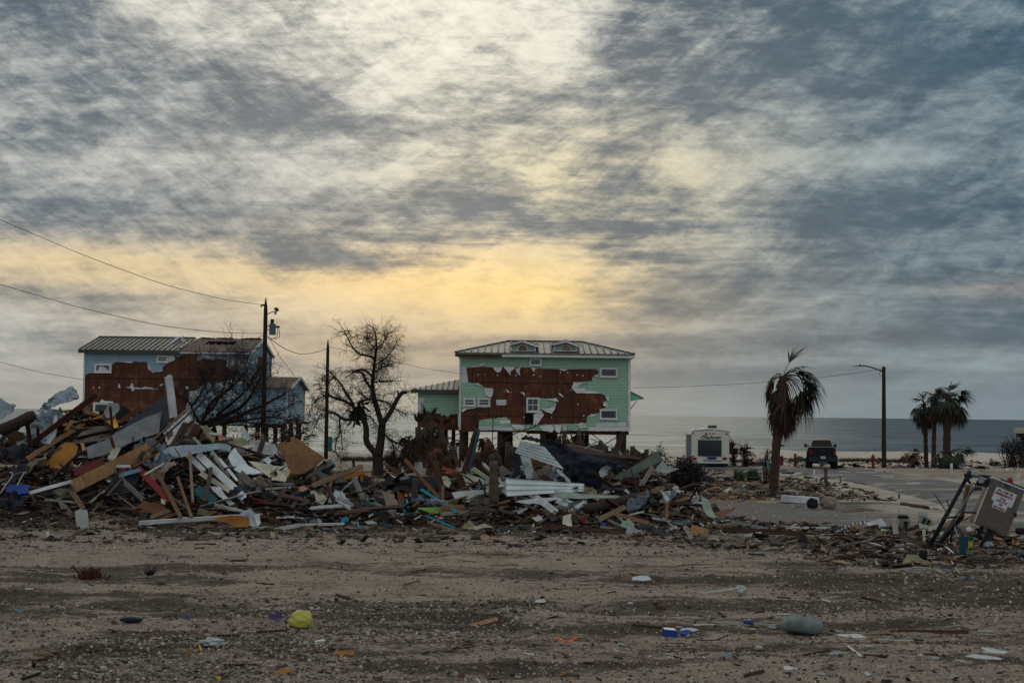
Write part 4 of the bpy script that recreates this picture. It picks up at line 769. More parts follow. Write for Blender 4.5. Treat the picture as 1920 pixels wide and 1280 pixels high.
bare_tree((1040, 740, 8), 92, [([(300, 900), (330, 700), (380, 600)], .04, .01, 3)], 'dead_shrub', 'thin dead sapling under the right end of the green house', 'shrub', 2, 5, .5, tr=.014) if False else None
# ------------------------------------------------------------------ fan palms
def fan(m, rg, o, d, pet, Rf, droop, nl=22, wl=.05, spread=1.25, curl=.0):
    """one palm leaf: stalk bending down, then a fan of narrow tapering leaflets"""
    d = Vector(d).normalized(); pts = [Vector(o)]; q = Vector(o); dd = d.copy(); n = 5
    for i in range(n): dd = (dd+Vector((0, 0, -droop*.35))).normalized(); q = q+dd*pet/n; pts.append(q.copy())
    m.tube(pts, [.03, .026, .022, .02, .018, .015], 3, False)
    side = dd.cross(Vector((0, 0, 1))); side = side.normalized() if side.length > .05 else dd.orthogonal().normalized(); nrm = side.cross(dd).normalized()
    tw = rg.uniform(-.6, .6); side, nrm = side*math.cos(tw)+nrm*math.sin(tw), nrm*math.cos(tw)-side*math.sin(tw)
    droop *= rg.uniform(.55, 1.35); hang = rg.random() < .5
    for k in range(nl):
        if rg.random() < .12: continue
        a = (k/(nl-1)-.5)*2*spread*rg.uniform(.8, 1)+rg.gauss(0, .09); L = Rf*(1-.22*abs(a)/spread)*rg.uniform(.5, 1.2); e = (dd*math.cos(a)+side*math.sin(a)).normalized(); p = q.copy(); row = []; ns = 4
        for i in range(ns+1):
            wv = (side*math.cos(a)-dd*math.sin(a)).normalized()*wl*(.35, .8, .75, .45, .06)[i]*.8; row.append((p-wv, p+wv)); e = (e+Vector((0, 0, -droop*(.18+.2*i)))+nrm*rg.gauss(0, .05)).normalized(); p = p+e*L/ns
        b = len(m.v)
        for r in row: m.v += [tuple(r[0]), tuple(r[1])]
        for i in range(ns): m.f.append((b+2*i, b+2*i+1, b+2*i+3, b+2*i+2))
def palm(name, label, base, crown, Y, r, fans, seed, green='frond_green', dead='frond_dead', group=None, bark='palmbark', boots=0, cat='palm tree', whitebase=0):
    rg = random.Random(seed); b = at(*base, Y); c = at(*crown, Y); z0 = tz(b.x, Y)-.15
    t = empty(name, (b.x, Y, z0), label, cat, group)
    P = [Vector((b.x, Y, z0)), Vector((b.x*.9+c.x*.1, Y, z0+(c.z-z0)*.08)), Vector((b.x*.6+c.x*.4, Y, z0+(c.z-z0)*.5)), Vector((c.x, Y, c.z))]; P = smooth_pts(P, 2)
    m = MB(); L = len(P); nsub = 30; PP = []
    for i in range(nsub): s = i/(nsub-1)*(L-1); j = min(int(s), L-2); PP.append(P[j].lerp(P[j+1], s-j))
    m.tube(PP, [r*(1.25-.35*i/nsub)*(1+.07*((i % 2)*2-1)+rg.uniform(-.04, .04)) for i in range(nsub)], 10); tr_ = m.build('trunk', bark, t)
    if whitebase: part('painted_base', 'white_bark', tr_, lambda q: q.tube([(b.x, Y, z0), (b.x, Y, z0+whitebase)], [r*1.4, r*1.25], 10))
    if boots:
        def bt(q):
            for k in range(boots):
                s = rg.uniform(.45, .97); p = PP[int(s*(nsub-1))]; a = rg.uniform(0, 6.28); d = Vector((math.cos(a), math.sin(a), 0)); q.tube([p+d*r*.8, p+d*(r+rg.uniform(.05, .2))+Vector((0, 0, rg.uniform(-.3, .25)))], [.05, .02], 4)
        parts('leaf_stub', dead, tr_, bt)
    mg = MB(); md = MB()
    for f in fans:
        kind, n, az, el, pet, Rf, dr, spd = f        # az about the trunk: 0 = screen right, 90 = away; el in degrees
        for k in range(n):
            a = R(az+rg.uniform(-spd, spd)); e_ = R(el+rg.uniform(-14, 14)*(spd > 10)); d = (math.cos(a)*math.cos(e_), math.sin(a)*math.cos(e_), math.sin(e_))
            o = Vector((c.x, Y, c.z-rg.uniform(0, .35)*(1 if el < 10 else .3)))
            fan(mg if kind == 'g' else md, rg, o, d, pet*rg.uniform(.8, 1.15), Rf*rg.uniform(.85, 1.15), dr, spread=.62 if el > 55 else 1.25)
    if mg.v: mg.build('crown', green, t)
    if md.v: md.build('dead_fronds', dead, t)
    return t
Yp = flat(1449, 922).y
palm('palm_tree', 'big shaggy palm with a skirt of hanging dead fronds beside the road', (1449, 925), (1468, 706), Yp, .185, [
    ('g', 1, 25, 70, .75, 1.35, .25, 6), ('g', 2, 0, 57, .7, 1.1, .7, 8), ('d', 3, 150, 62, .55, 1.1, 1.3, 14), ('g', 1, 30, 58, .9, 1.1, .5, 8), ('g', 6, 8, 42, 1.25, 1.6, .8, 14), ('g', 6, 0, 18, 1.3, 1.5, 1.1, 22), ('d', 5, -5, 0, 1.1, 1.4, 1.3, 20), ('d', 2, 180, 58, .9, 1.1, 1.7, 6), ('g', 2, 150, 55, .6, .9, 1.2, 8), ('d', 8, 185, -20, .7, 1.3, 1.3, 35),
    ('g', 4, 180, -35, .5, 1.0, .8, 40), ('d', 24, 90, -50, 1.0, 1.35, 1.0, 180), ('d', 22, 90, -70, 1.6, 1.15, 1.1, 180), ('d', 9, -20, -48, 1.1, 1.25, 1.1, 40), ('d', 6, 190, -55, 1.2, 1.2, 1.1, 30), ('d', 12, 270, -78, 1.0, 1.3, 1.0, 80)], 3, boots=26)
Yq = flat(1775, 877).y
G_ = 'palms clustered right of the street lamp'
palm('palm_tree', 'tallest and thickest palm of the cluster right of the street lamp', (1774, 878), (1778, 742), Yq, .24, [('g', 3, 40, 70, .55, 1.1, .45, 30), ('g', 3, 150, 48, .6, 1.0, .6, 25), ('g', 9, 20, 35, 1.0, 1.25, .5, 35), ('g', 10, 0, 5, 1.1, 1.3, .7, 60), ('g', 9, 180, 15, .8, 1.2, .7, 60), ('g', 8, 90, -15, .7, 1.2, .9, 180), ('g', 4, 90, 40, .6, 1.0, .4, 90), ('d', 18, 90, -50, 1.1, 1.1, 1.0, 180), ('d', 8, 0, -25, 1.3, 1.1, .9, 25), ('g', 5, -8, -8, 1.3, 1.2, .8, 20)], 11, group=G_)
palm('palm_tree', 'thinner middle palm of the cluster right of the street lamp', (1750, 872), (1753, 744), Yq+1, .15, [('g', 3, 40, 66, .45, .95, .4, 30), ('g', 7, 90, 45, .6, 1.0, .5, 180), ('g', 9, 90, 0, .7, 1.0, .8, 180), ('d', 14, 90, -55, .9, 1.0, 1.0, 180)], 12, group=G_)
palm('palm_tree', 'leftmost slim palm of the cluster right of the street lamp', (1737, 870), (1733, 756), Yq+2, .14, [('g', 3, 110, 60, .6, .8, .3, 40), ('g', 9, 90, 10, .7, 1.0, .7, 180), ('d', 5, 180, -5, .9, .8, 1.1, 25), ('d', 14, 90, -55, .9, 1.0, 1.0, 180), ('g', 4, 90, 50, .5, .8, .5, 180)], 13, group=G_)
palm('palm_shrub', 'low green fan palm growing at the foot of the palm cluster', (1780, 879), (1780, 846), Yq-1.5, .14, [('g', 20, 90, 25, .8, .9, .7, 180), ('g', 12, 90, -10, .7, .9, .9, 180), ('g', 4, 0, 35, 1.2, .9, .5, 20)], 14, cat='shrub')
def shrub(name, label, px0, px1, ytop, ybot, seed, m='leaf_dark', n=260, leaf=.10, Y=None, stems=26, cat='shrub', stemm='twig', fans=0, group=None):
    rg = random.Random(seed); b = flat((px0+px1)/2, ybot); Y = Y or b.y; a = at(px0, ybot, Y); c = at(px1, ybot, Y); top = at((px0+px1)/2, ytop, Y).z; W = (c.x-a.x)/2; cx_ = (a.x+c.x)/2; zb = tz(cx_, Y)-.05
    t = empty(name, (cx_, Y, zb), label, cat, group); ms = MB(); ml = MB(); hh = top-zb
    for k in range(stems):
        an = rg.uniform(0, 6.28); sp = rg.random()**.6; p0 = Vector((cx_+rg.uniform(-.5, .5)*W, Y+rg.uniform(-.4, .4)*W, zb)); tip = Vector((cx_+math.cos(an)*W*sp, Y+math.sin(an)*W*.7*sp, zb+hh*rg.uniform(.55, 1)*(1-.35*sp*sp)))
        mid_ = p0.lerp(tip, .5)+Vector((rg.gauss(0, .1), rg.gauss(0, .1), hh*.1)); P = smooth_pts([p0, mid_, tip], 1); ms.tube(P, [.03, .025, .02, .012], 3, False) if len(P) == 4 else ms.tube(P, .02, 3, False)
        twigs(ms, rg, mid_, tip-mid_, hh*.3, .012, 1)
        if fans: fan(ml, rg, tip.lerp(p0, .3), tip-p0+Vector((0, 0, -.2)), hh*.15, fans, .8, 12, .045)
        else:
            for j in range(n//stems):
                p = p0.lerp(tip, rg.uniform(.25, 1.03))+Vector((rg.gauss(0, .12), rg.gauss(0, .12), rg.gauss(0, .1)))*hh*.6; d1 = Vector((rg.gauss(0, 1), rg.gauss(0, 1), rg.gauss(0, 1))).normalized()*leaf; d2 = d1.orthogonal().normalized()*leaf*.5; ml.face([p-d1, p+d2, p+d1, p-d2])
    ms.build('stems', stemm, t); ml.build('leaves', m, t); return t
shrub('dead_shrub', 'brown dead palmetto clump left of the palm cluster', 1688, 1735, 838, 875, 21, 'frond_red', fans=.5, stems=30); shrub('dead_shrub', 'big dark leafless bush at the right edge by the beach', 1868, 1935, 812, 876, 22, 'leaf_dark', 700, .07, stems=70); shrub('dead_shrub', 'small dead palmetto tuft left of the right edge bush', 1850, 1872, 856, 873, 23, 'frond_red', fans=.4, stems=10)
shrub('dead_shrub', 'dark low shrub between the twisted metal and the trailer', 1246, 1328, 856, 906, 24, 'leaf_dark', 2600, .09, Y=66, stems=60); shrub('dead_shrub', 'sparse leafy shrub standing against the sea left of the trailer', 1222, 1254, 826, 868, 25, 'leaf_dark', 260, .08, Y=80, stems=14)
shrub('dead_palm', 'brown drooping palmetto right behind the trailer', 1366, 1384, 818, 876, 26, 'frond_red', fans=.8, Y=97, stems=18, cat='shrub'); shrub('dead_palm', 'shorter brown drooping palmetto right of the trailer', 1383, 1408, 832, 876, 27, 'frond_red', fans=.8, Y=97, stems=18, cat='shrub')
shrub('dead_shrub', 'thin reddish twiggy shrub left of the big palm', 1424, 1450, 828, 896, 28, 'frond_red', 60, .06, Y=74, stems=18); shrub('green_plant', 'low green leafy plant among black bags near the trailer', 1372, 1398, 880, 902, 29, 'leaf_green', 400, .11, Y=77, stems=16); shrub('green_plant', 'low green leafy plant nearest the big palm on its left', 1400, 1424, 876, 900, 30, 'leaf_green', 400, .11, Y=78, stems=16)
DG = 'dead palm fronds round the green house'
for i, (px, yb, yc, Y, lab, kw) in enumerate([
    (784, 886, 800, 76, 'ragged dead palm with white painted base beside the bare tree', dict(whitebase=.95)), (806, 884, 790, 78, 'ragged dead palm with narrow grey skirt left of the house wing', dict(whitebase=0)), (828, 878, 800, 84, 'dead palm stub hanging under the left wing of the green house', {})]):
    palm('dead_palm', lab, (px, yb), (px, yc), Y, .17, [('g', 4, 90, 60, .35, .8, .2, 180), ('g', 5, 90, 15, .35, .9, 1.0, 180), ('d', 16, 90, -45, .5, 1.0, 1.0, 180), ('d', 8, 90, -70, 1.0, .9, 1.0, 180)], 40+i, 'frond_grey', 'frond_dead', DG, 'piling', **kw)
for i, (px, yb, yc, Y, n, lab) in enumerate([(1058, 880, 808, 80, 9, 'drooping dull green frond clump hanging behind the blue tarp'), (1086, 880, 806, 81, 12, 'widest drooping frond clump behind the blue tarp'), (1126, 880, 826, 82, 8, 'small reddish dead frond clump under the house right half'), (1186, 880, 836, 76, 9, 'dead brown palmetto fronds right of the last house piling'), (1212, 880, 842, 76, 8, 'low dead palmetto next to the sparse leafy shrub'), (930, 890, 842, 66, 12, 'green brown frond heap behind the broken piling'), (952, 884, 828, 68, 8, 'fronds fallen across the pilings left of the twisted metal'), (850, 880, 836, 86, 5, 'small brown frond tuft under the house wing')]):
    palm('dead_palm', lab, (px, yb), (px, yc), Y, .13, [('g', n//2, 90, 20, .35, .85, .9, 180), ('d', n, 90, -30, .5, .85, 1.0, 180), ('d', n//2, 90, -70, .7, .7, .9, 180)], 60+i, 'frond_grey', 'frond_red' if i in (2, 3, 4, 7) else 'frond_dead', DG, 'piling')
rg_ = random.Random(33)
for i in range(13):
    px = (766, 772, 796, 818, 842, 862, 900, 916, 968, 1010, 1105, 1142, 1160)[i]; yc = (818, 846, 826, 838, 852, 826, 850, 822, 842, 834, 832, 846, 838)[i]
    palm('dead_palm', 'ragged brown frond clump among the others round the house stilts', (px, 884), (px, yc), rg_.uniform(66, 92), .09, [('g', 4, 90, 10, .3, .7, 1.1, 180), ('d', 11, 90, -30, .45, .85, 1.1, 180), ('d', 5, 90, 40, .4, .6, .9, 180)], 90+i, 'frond_grey', ('frond_dead', 'frond_red')[i % 2], 'ragged frond clumps round the stilts', 'piling')
shrub('dead_shrub', 'dark twiggy brush under the bare tree right side', 716, 762, 842, 888, 71, 'leaf_dark', 300, .06, Y=80, stems=40); shrub('dead_shrub', 'dark twiggy brush under the middle of the green house', 985, 1050, 838, 890, 72, 'frond_red', 500, .07, Y=72, stems=40); shrub('dead_shrub', 'dark brush at the foot of the fallen tree', 400, 560, 800, 880, 73, 'leaf_dark', 1500, .09, Y=66, stems=80)
shrub('dead_shrub', 'dark brush between the bare tree and the painted palm base', 744, 800, 846, 888, 75, 'frond_red', 500, .06, Y=82, stems=40); shrub('dead_shrub', 'dark brush at the right end under the green house', 1120, 1180, 842, 884, 76, 'leaf_dark', 500, .07, Y=78, stems=40)
shrub('dead_shrub', 'brown brush behind the broken piling and the green board', 870, 940, 838, 890, 77, 'frond_red', 700, .07, Y=74, stems=50)
shrub('dead_shrub', 'brown brush hanging below the blue wing', 520, 578, 760, 850, 74, 'frond_red', 0, .07, Y=84, stems=26, fans=.7)
def long_frond(label, pts, Y, w_, seed, m='frond_grey', dens=60):
    rg = random.Random(seed); P = smooth_pts([at(x, y, Y+rg.uniform(-.3, .3)) for x, y in pts], 2); q = MB(); q.tube(P, .025, 4)
    for k in range(dens):
        i = rg.randint(1, len(P)-2); d = (P[i+1]-P[i]).normalized(); s = d.cross(Vector((0, 1, 0))).normalized()*rg.choice((-1, 1)); e = (d*.8+s+Vector((0, rg.gauss(0, .5), 0))).normalized(); L = w_*rg.uniform(.5, 1); p = P[i]; q.face([p-d*.02, p+e*L*.6+Vector((0, 0, -.02)), p+e*L+Vector((0, 0, -.1)), p+e*L*.5+Vector((0, 0, -.06))+d*.02])
    tag(q.build('palm_frond', m), label, 'palm frond', DG)
long_frond('feathery palm frond standing upright before the green house wall', [(922, 860), (924, 800), (926, 762), (934, 728)], 70, .32, 5)
long_frond('long palm frond arching right over the house pilings', [(925, 850), (938, 828), (965, 812), (1010, 797)], 70, .45, 6, dens=130)
# dune grass, uncountable
def grass(name, spans, m, n, h, seed):
    rg = random.Random(seed); q = MB()
    for (px0, px1, py0, py1, k) in spans:
        for i in range(int(n*k)):
            p = flat(rg.uniform(px0, px1), rg.uniform(py0, py1)); z = tz(p.x, p.y) if i % 6 == 0 else z; p = Vector((p.x, p.y, z-.02)); d = Vector((rg.gauss(0, .35), rg.gauss(0, .35), 1)).normalized()*h*rg.uniform(.4, 1.1); s = Vector((.02, 0, 0)); q.face([p-s, p+s, p+d])
    o = q.build(name, m); tag(o, 'tufts of dry beach grass along the dune line', 'grass', kind='stuff')
grass('dune_grass', [(640, 780, 860, 864, 1.6), (1572, 1660, 862, 866, 1), (1660, 1700, 863, 868, .4), (1480, 1512, 862, 866, .3), (1390, 1440, 868, 874, .4)], 'frond_grey', 900, .34, 3)
# ------------------------------------------------------------------ vehicles
def truck():
    b = flat(1540, 880.5); Y = b.y; A = lambda x, y, dy=0: AT(TRK, x, y, Y+dy); zg = .07; x0 = A(330, 860).x; x1 = A(962, 860).x; cx_ = (x0+x1)/2; W = (x1-x0)/2; s = W*2/635.0
    Z = lambda y: zg+(860-y)*s*1.0
    X = lambda x: cx_+(x-646)*s
    t = empty('pickup_truck', (cx_, Y, zg), 'lifted black pickup truck with red roof seen from behind on the road', 'pickup truck')
    def body(m):
        n = [(-.86, .62), (.86, .62), (.90, .95), (.90, 1.25), (.84, 1.40), (-.84, 1.40), (-.90, 1.25), (-.90, .95)]; k = (Z(430)-zg)/1.40
        for yy in (0, 2.4): m.v += [(cx_+a*W/1.02, Y+yy, zg+z*k) for a, z in n]
        m.f += [tuple(range(7, -1, -1)), tuple(range(8, 16))]+[(i, (i+1) % 8, 8+(i+1) % 8, 8+i) for i in range(8)]
        b0 = len(m.v)
        for yy in (2.4, 5.6): m.v += [(cx_+a*W/1.02, Y+yy, zg+z*k*(1 if yy < 5 else .95)) for a, z in n]
        m.f += [tuple(b0+i for i in range(7, -1, -1)), tuple(b0+i for i in range(8, 16))]+[(b0+i, b0+(i+1) % 8, b0+8+(i+1) % 8, b0+8+i) for i in range(8)]
    bd = part('body', 'truck_paint', t, body)
    def cabf(m):
        zb = Z(432); zt = Z(300); m.hexa([(X(425), Y+2.0, zb), (X(868), Y+2.0, zb), (X(868), Y+4.4, zb), (X(425), Y+4.4, zb), (X(470), Y+2.35, zt), (X(820), Y+2.35, zt), (X(820), Y+3.7, zt), (X(470), Y+3.7, zt)])
    cb = part('cab', 'truck_paint', t, cabf); part('roof', 'truck_red', cb, lambda m: m.hexa([(X(474), Y+2.3, Z(304)), (X(816), Y+2.3, Z(304)), (X(816), Y+3.7, Z(304)), (X(474), Y+3.7, Z(304)), (X(505), Y+2.4, Z(284)), (X(785), Y+2.4, Z(284)), (X(790), Y+3.6, Z(284)), (X(500), Y+3.6, Z(284))])); part('rear_window', 'glass_dark', cb, lambda m: m.face([(X(478), Y+2.14, Z(418)), (X(815), Y+2.14, Z(418)), (X(792), Y+2.31, Z(320)), (X(500), Y+2.31, Z(320))]))
    part('bed_rail', 'truck_paint', t, lambda m: m.box(X(440), X(850), Y-.03, Y+.04, Z(452), Z(432)))
    tg = part('tailgate', 'truck_paint', t, lambda m: m.box(X(460), X(865), Y-.04, Y+.0, Z(600), Z(462))); part('handle', 'charcoal', tg, lambda m: m.box(X(600), X(720), Y-.06, Y-.04, Z(510), Z(490)))
    part('bumper', 'charcoal', t, lambda m: (m.box(X(400), X(925), Y-.22, Y-.04, Z(712), Z(612))))
    part('licence_plate', 'label_white', t, lambda m: m.box(X(628), X(720), Y-.24, Y-.225, Z(652), Z(608)))
    part('plate_strip', 'bluegreen', t, lambda m: m.box(X(636), X(712), Y-.245, Y-.241, Z(636), Z(622)))
    for (a, b2) in ((405, 458), (888, 932)): part('tail_light', 'lens_red', t, lambda m: m.hexa([(X(a+14 if a < 500 else a), Y-.06, Z(570)), (X(b2 if a < 500 else b2), Y-.06, Z(570)), (X(b2), Y+.1, Z(570)), (X(a+14), Y+.1, Z(570)), (X(a+10 if a < 500 else a+2), Y-.06, Z(468)), (X(b2-22 if a < 500 else b2-18), Y-.06, Z(468)), (X(b2-18), Y+.1, Z(468)), (X(a+10), Y+.1, Z(468))]))
    for (a, b2, c) in ((290, 345, 385), (893, 947, 850)):
        mr = part('mirror', 'charcoal', t, lambda m: m.box(X(a), X(b2), Y+3.1, Y+3.25, Z(455), Z(378))); part('mirror_arm', 'charcoal', mr, lambda m: m.bar((X(b2 if a < 500 else a), Y+3.15, Z(430)), (X(c+20 if a < 500 else c), Y+3.2, Z(430)), .05, .08))
    wr = (Z(630)-zg)/2*1.02
    for (a, b2) in ((332, 462), (815, 962)):
        for yy in (.75, 4.5):
            wt = part('wheel', 'tyre', t, lambda m: m.tube([(X(a), Y+yy, zg+wr), (X(a)+.03, Y+yy, zg+wr), (X(b2)-.03, Y+yy, zg+wr), (X(b2), Y+yy, zg+wr)], [wr*.9, wr, wr, wr*.9], 20), True); part('rim', 'steel', wt, lambda m: m.tube([(X(a)-.01, Y+yy, zg+wr), (X(b2)+.01, Y+yy, zg+wr)], wr*.5, 12))
    part('axle', 'charcoal', t, lambda m: (m.tube([(X(400), Y+.75, zg+wr), (X(900), Y+.75, zg+wr)], .07, 8), m.tube([(X(650), Y+.75, zg+wr), (X(650), Y+.95, zg+wr)], .22, 10)))
    part('hitch', 'steel', t, lambda m: (m.hexa([(X(610), Y-.1, Z(775)), (X(690), Y-.1, Z(775)), (X(690), Y+.1, Z(775)), (X(610), Y+.1, Z(775)), (X(560), Y-.1, Z(713)), (X(790), Y-.1, Z(713)), (X(790), Y+.1, Z(713)), (X(560), Y+.1, Z(713))]), m.tube([(X(680), Y-.3, Z(735)), (X(680), Y-.3, Z(705))], .04, 8), m.box(X(672), X(688), Y-.3, Y+.05, Z(750), Z(738))))
    part('fender_flare', 'charcoal', t, lambda m: m.box(X(345), X(405), Y+.2, Y+1.4, Z(640), Z(520))); part('fender_flare', 'charcoal', t, lambda m: m.box(X(905), X(955), Y+.2, Y+1.4, Z(640), Z(590))); t.rotation_euler = (0, 0, -math.atan2(cx_, Y))
truck()
def trailer():
    Y = flat(1330, 877).y; A = lambda x, y, dy=0: AT(TRL, x, y, Y+dy); x0 = A(285, 900).x; x1 = A(1028, 900).x; zb = A(700, 940).z; zt = A(600, 300).z; t = empty('camper_trailer', ((x0+x1)/2, Y, 0), 'white camper trailer parked with its wide dark rear window facing us', 'camper trailer')
    n = 12; top = [(x0+(x1-x0)*i/n, zt+.12*math.sin(math.pi*i/n)) for i in range(n+1)]
    def body(m):
        ring = [(x0, zb+.05), (x0+.05, zb), (x1-.05, zb), (x1, zb+.05)]+[(x, z) for x, z in top[::-1]]; k = len(ring)
        for yy in (0, .0): pass
        m.v += [(x, Y, z) for x, z in ring]+[(x, Y+9, z) for x, z in ring]; m.f += [tuple(range(k-1, -1, -1))[::-1], tuple(range(k, 2*k))[::-1]]+[(i, k+i, k+(i+1) % k, (i+1) % k) for i in range(k)]
    part('body', 'trailer_white', t, body)
    part('side_trim', 'trailer_grey', t, lambda m: m.box(x1+.002, x1+.03, Y+.02, Y+9, zb, zt-.02)); part('roof_edge', 'trailer_white', t, lambda m: m.tube([(x, Y-.02, z+.02) for x, z in top], .05, 6))
    a = A(175, 330); c = A(285, 830); so_ = part('slide_out', 'trailer_grey', t, lambda m: m.box(a.x, x0-.002, Y+1.4, Y+4.8, zb+.25, A(200, 362).z)); part('slide_trim', 'trailer_white', so_, lambda m: m.box(a.x-.03, a.x+.05, Y+1.34, Y+1.398, zb+.2, A(200, 330).z))
    w0 = A(418, 472); w1 = A(880, 800)
    wf = part('rear_window', 'black', t, lambda m: m.box(w0.x, w1.x, Y-.05, Y-.004, w1.z, w0.z))
    wp = A(430, 485), A(868, 790); zm = A(600, 708).z
    part('pane', 'glass_dark', wf, lambda m: m.box(wp[0].x, wp[1].x, Y-.058, Y-.052, zm+.02, wp[0].z)); part('pane', 'glass_dark', wf, lambda m: m.box(wp[0].x, A(648, 700).x-.01, Y-.058, Y-.052, wp[1].z, zm-.02)); part('pane', 'glass_dark', wf, lambda m: m.box(A(648, 700).x+.01, wp[1].x, Y-.058, Y-.052, wp[1].z, zm-.02))
    for x in (310, 578, 650, 720, 990): p = A(x, 347 if x not in (310, 990) else (343 if x < 500 else 352)); part('marker_light', 'lens_red', t, lambda m: m.box(p.x-.07, p.x+.07, Y-.03, Y-.002, p.z-.035, p.z+.035))
    p = A(945, 845); part('tail_light', 'lens_red', t, lambda m: m.box(p.x-.14, p.x+.14, Y-.04, Y-.002, p.z-.085, p.z+.085))
    p = A(345, 845); part('tail_light', 'lens_red', t, lambda m: m.box(p.x-.14, p.x+.14, Y-.04, Y-.002, p.z-.085, p.z+.085))
    rot = Matrix.Rotation(math.pi/2, 4, 'X')
    def TX(txt, x, y, sz, m_, bold=.0, sh=0): q = A(x, y); text_mesh('lettering', txt, sz, Matrix.Translation((q.x, Y-.012, q.z))@rot, m_, t, .004, bold, sh)
    TX('Coachmen', 670, 424, .30, 'ink', .008, .2); TX('Freedom Express', 700, 886, .17, 'ink_blue', .004, .15)
    part('emblem', 'ink_blue', t, lambda m: [m.face([(A(690, 838).x+.36*math.cos(q)*(1+.15*math.sin(3*q)), Y-.01-.001*k, A(690, 838).z+.10*math.sin(q)) for q in [-2*math.pi*i/20 for i in range(20)]]) for k in (0,)])
    part('emblem', 'ink', t, lambda m: (lambda p, q: m.hexa([p, q, q+Vector((0, .01, .03)), p+Vector((0, .01, .03)), p+Vector((0, 0, .06)), q+Vector((0, 0, .10)), q+Vector((0, .01, .1)), p+Vector((0, .01, .06))]))(A(500, 412, -.012), A(590, 392, -.012)))
    ac = part('air_conditioner', 'trailer_white', t, lambda m: m.hexa([A(555, 262, .8), A(830, 262, .8), A(830, 262, 1.7), A(555, 262, 1.7), A(580, 172, .9), A(760, 172, .9), A(760, 172, 1.6), A(580, 172, 1.6)])); part('grille', 'slate', ac, lambda m: m.hexa([A(585, 232, .78), A(750, 232, .78), A(750, 232, .86), A(585, 232, .86), A(585, 182, .80), A(748, 182, .80), A(748, 182, .88), A(585, 182, .88)]))
    part('roof_vent', 'cream', t, lambda m: (lambda p, q: m.box(p.x, q.x, Y+2, Y+2.6, p.z, q.z))(A(850, 290), A(955, 262))); part('roof_vent', 'trailer_white', t, lambda m: (lambda p, q: m.box(p.x, q.x, Y+1, Y+1.5, p.z, q.z))(A(345, 290), A(405, 248)))
    part('bumper', 'black', t, lambda m: m.box(x0+.05, x1-.05, Y+.05, Y+8, zb-.16, zb-.005))
    for xx in (x0+.1, x1-.36):
        for yy in (3.2, 4.2): part('wheel', 'tyre', t, lambda m: m.tube([(xx, Y+yy, .36), (xx+.26, Y+yy, .36)], .37, 16))
    for xx in (x0+.5, x1-.6): part('jack', 'charcoal', t, lambda m: m.tube([(xx, Y+.4, 0), (xx, Y+.4, zb-.1)], .05, 6))
    part('step', 'charcoal', t, lambda m: (m.box(x1-.9, x1-.2, Y+.1, Y+.5, .12, zb-.17), m.bar((x1, Y+.6, .45), (x1+.5, Y+.6, .25), .08, .08)))
    t.rotation_euler = (0, 0, -math.atan2((x0+x1)/2, Y)*.9)
    part('handrail', 'trailer_white', t, lambda m: m.tube([A(1045, 590, 2.5), A(1110, 600, 2.5), A(1135, 660, 2.5), A(1130, 745, 2.5), A(1100, 778, 2.5), A(1045, 782, 2.5)], .04, 6))
trailer()
def hydrant():
    b = flat(1637, 878); Y = b.y; x = b.x; z = tz(x, Y); h = at(1637, 850, Y).z-z; t = empty('fire_hydrant', (x, Y, z), 'red fire hydrant standing in the sand by the street lamp', 'fire hydrant')
    part('body', 'hydrant_red', t, lambda m: m.tube([(x, Y, z), (x, Y, z+.06*h), (x, Y, z+.07*h), (x, Y, z+.55*h), (x, Y, z+.57*h), (x, Y, z+.62*h), (x, Y, z+.63*h), (x, Y, z+.74*h)], [.16, .16, .10, .10, .15, .15, .115, .115], 12))
    part('bonnet', 'hydrant_red', t, lambda m: m.tube([(x, Y, z+.745*h), (x, Y, z+.77*h), (x, Y, z+.86*h), (x, Y, z+.92*h), (x, Y, z+.93*h), (x, Y, z+h)], [.15, .14, .10, .05, .035, .03], 12))
    for s in (-1, 1): part('nozzle', 'hydrant_red', t, lambda m: m.tube([(x+s*.1, Y, z+.6*h), (x+s*.22, Y, z+.6*h)], [.06, .07], 8))
    part('nozzle', 'hydrant_red', t, lambda m: m.tube([(x, Y-.1, z+.52*h), (x, Y-.2, z+.52*h)], [.07, .08], 10))
hydrant()
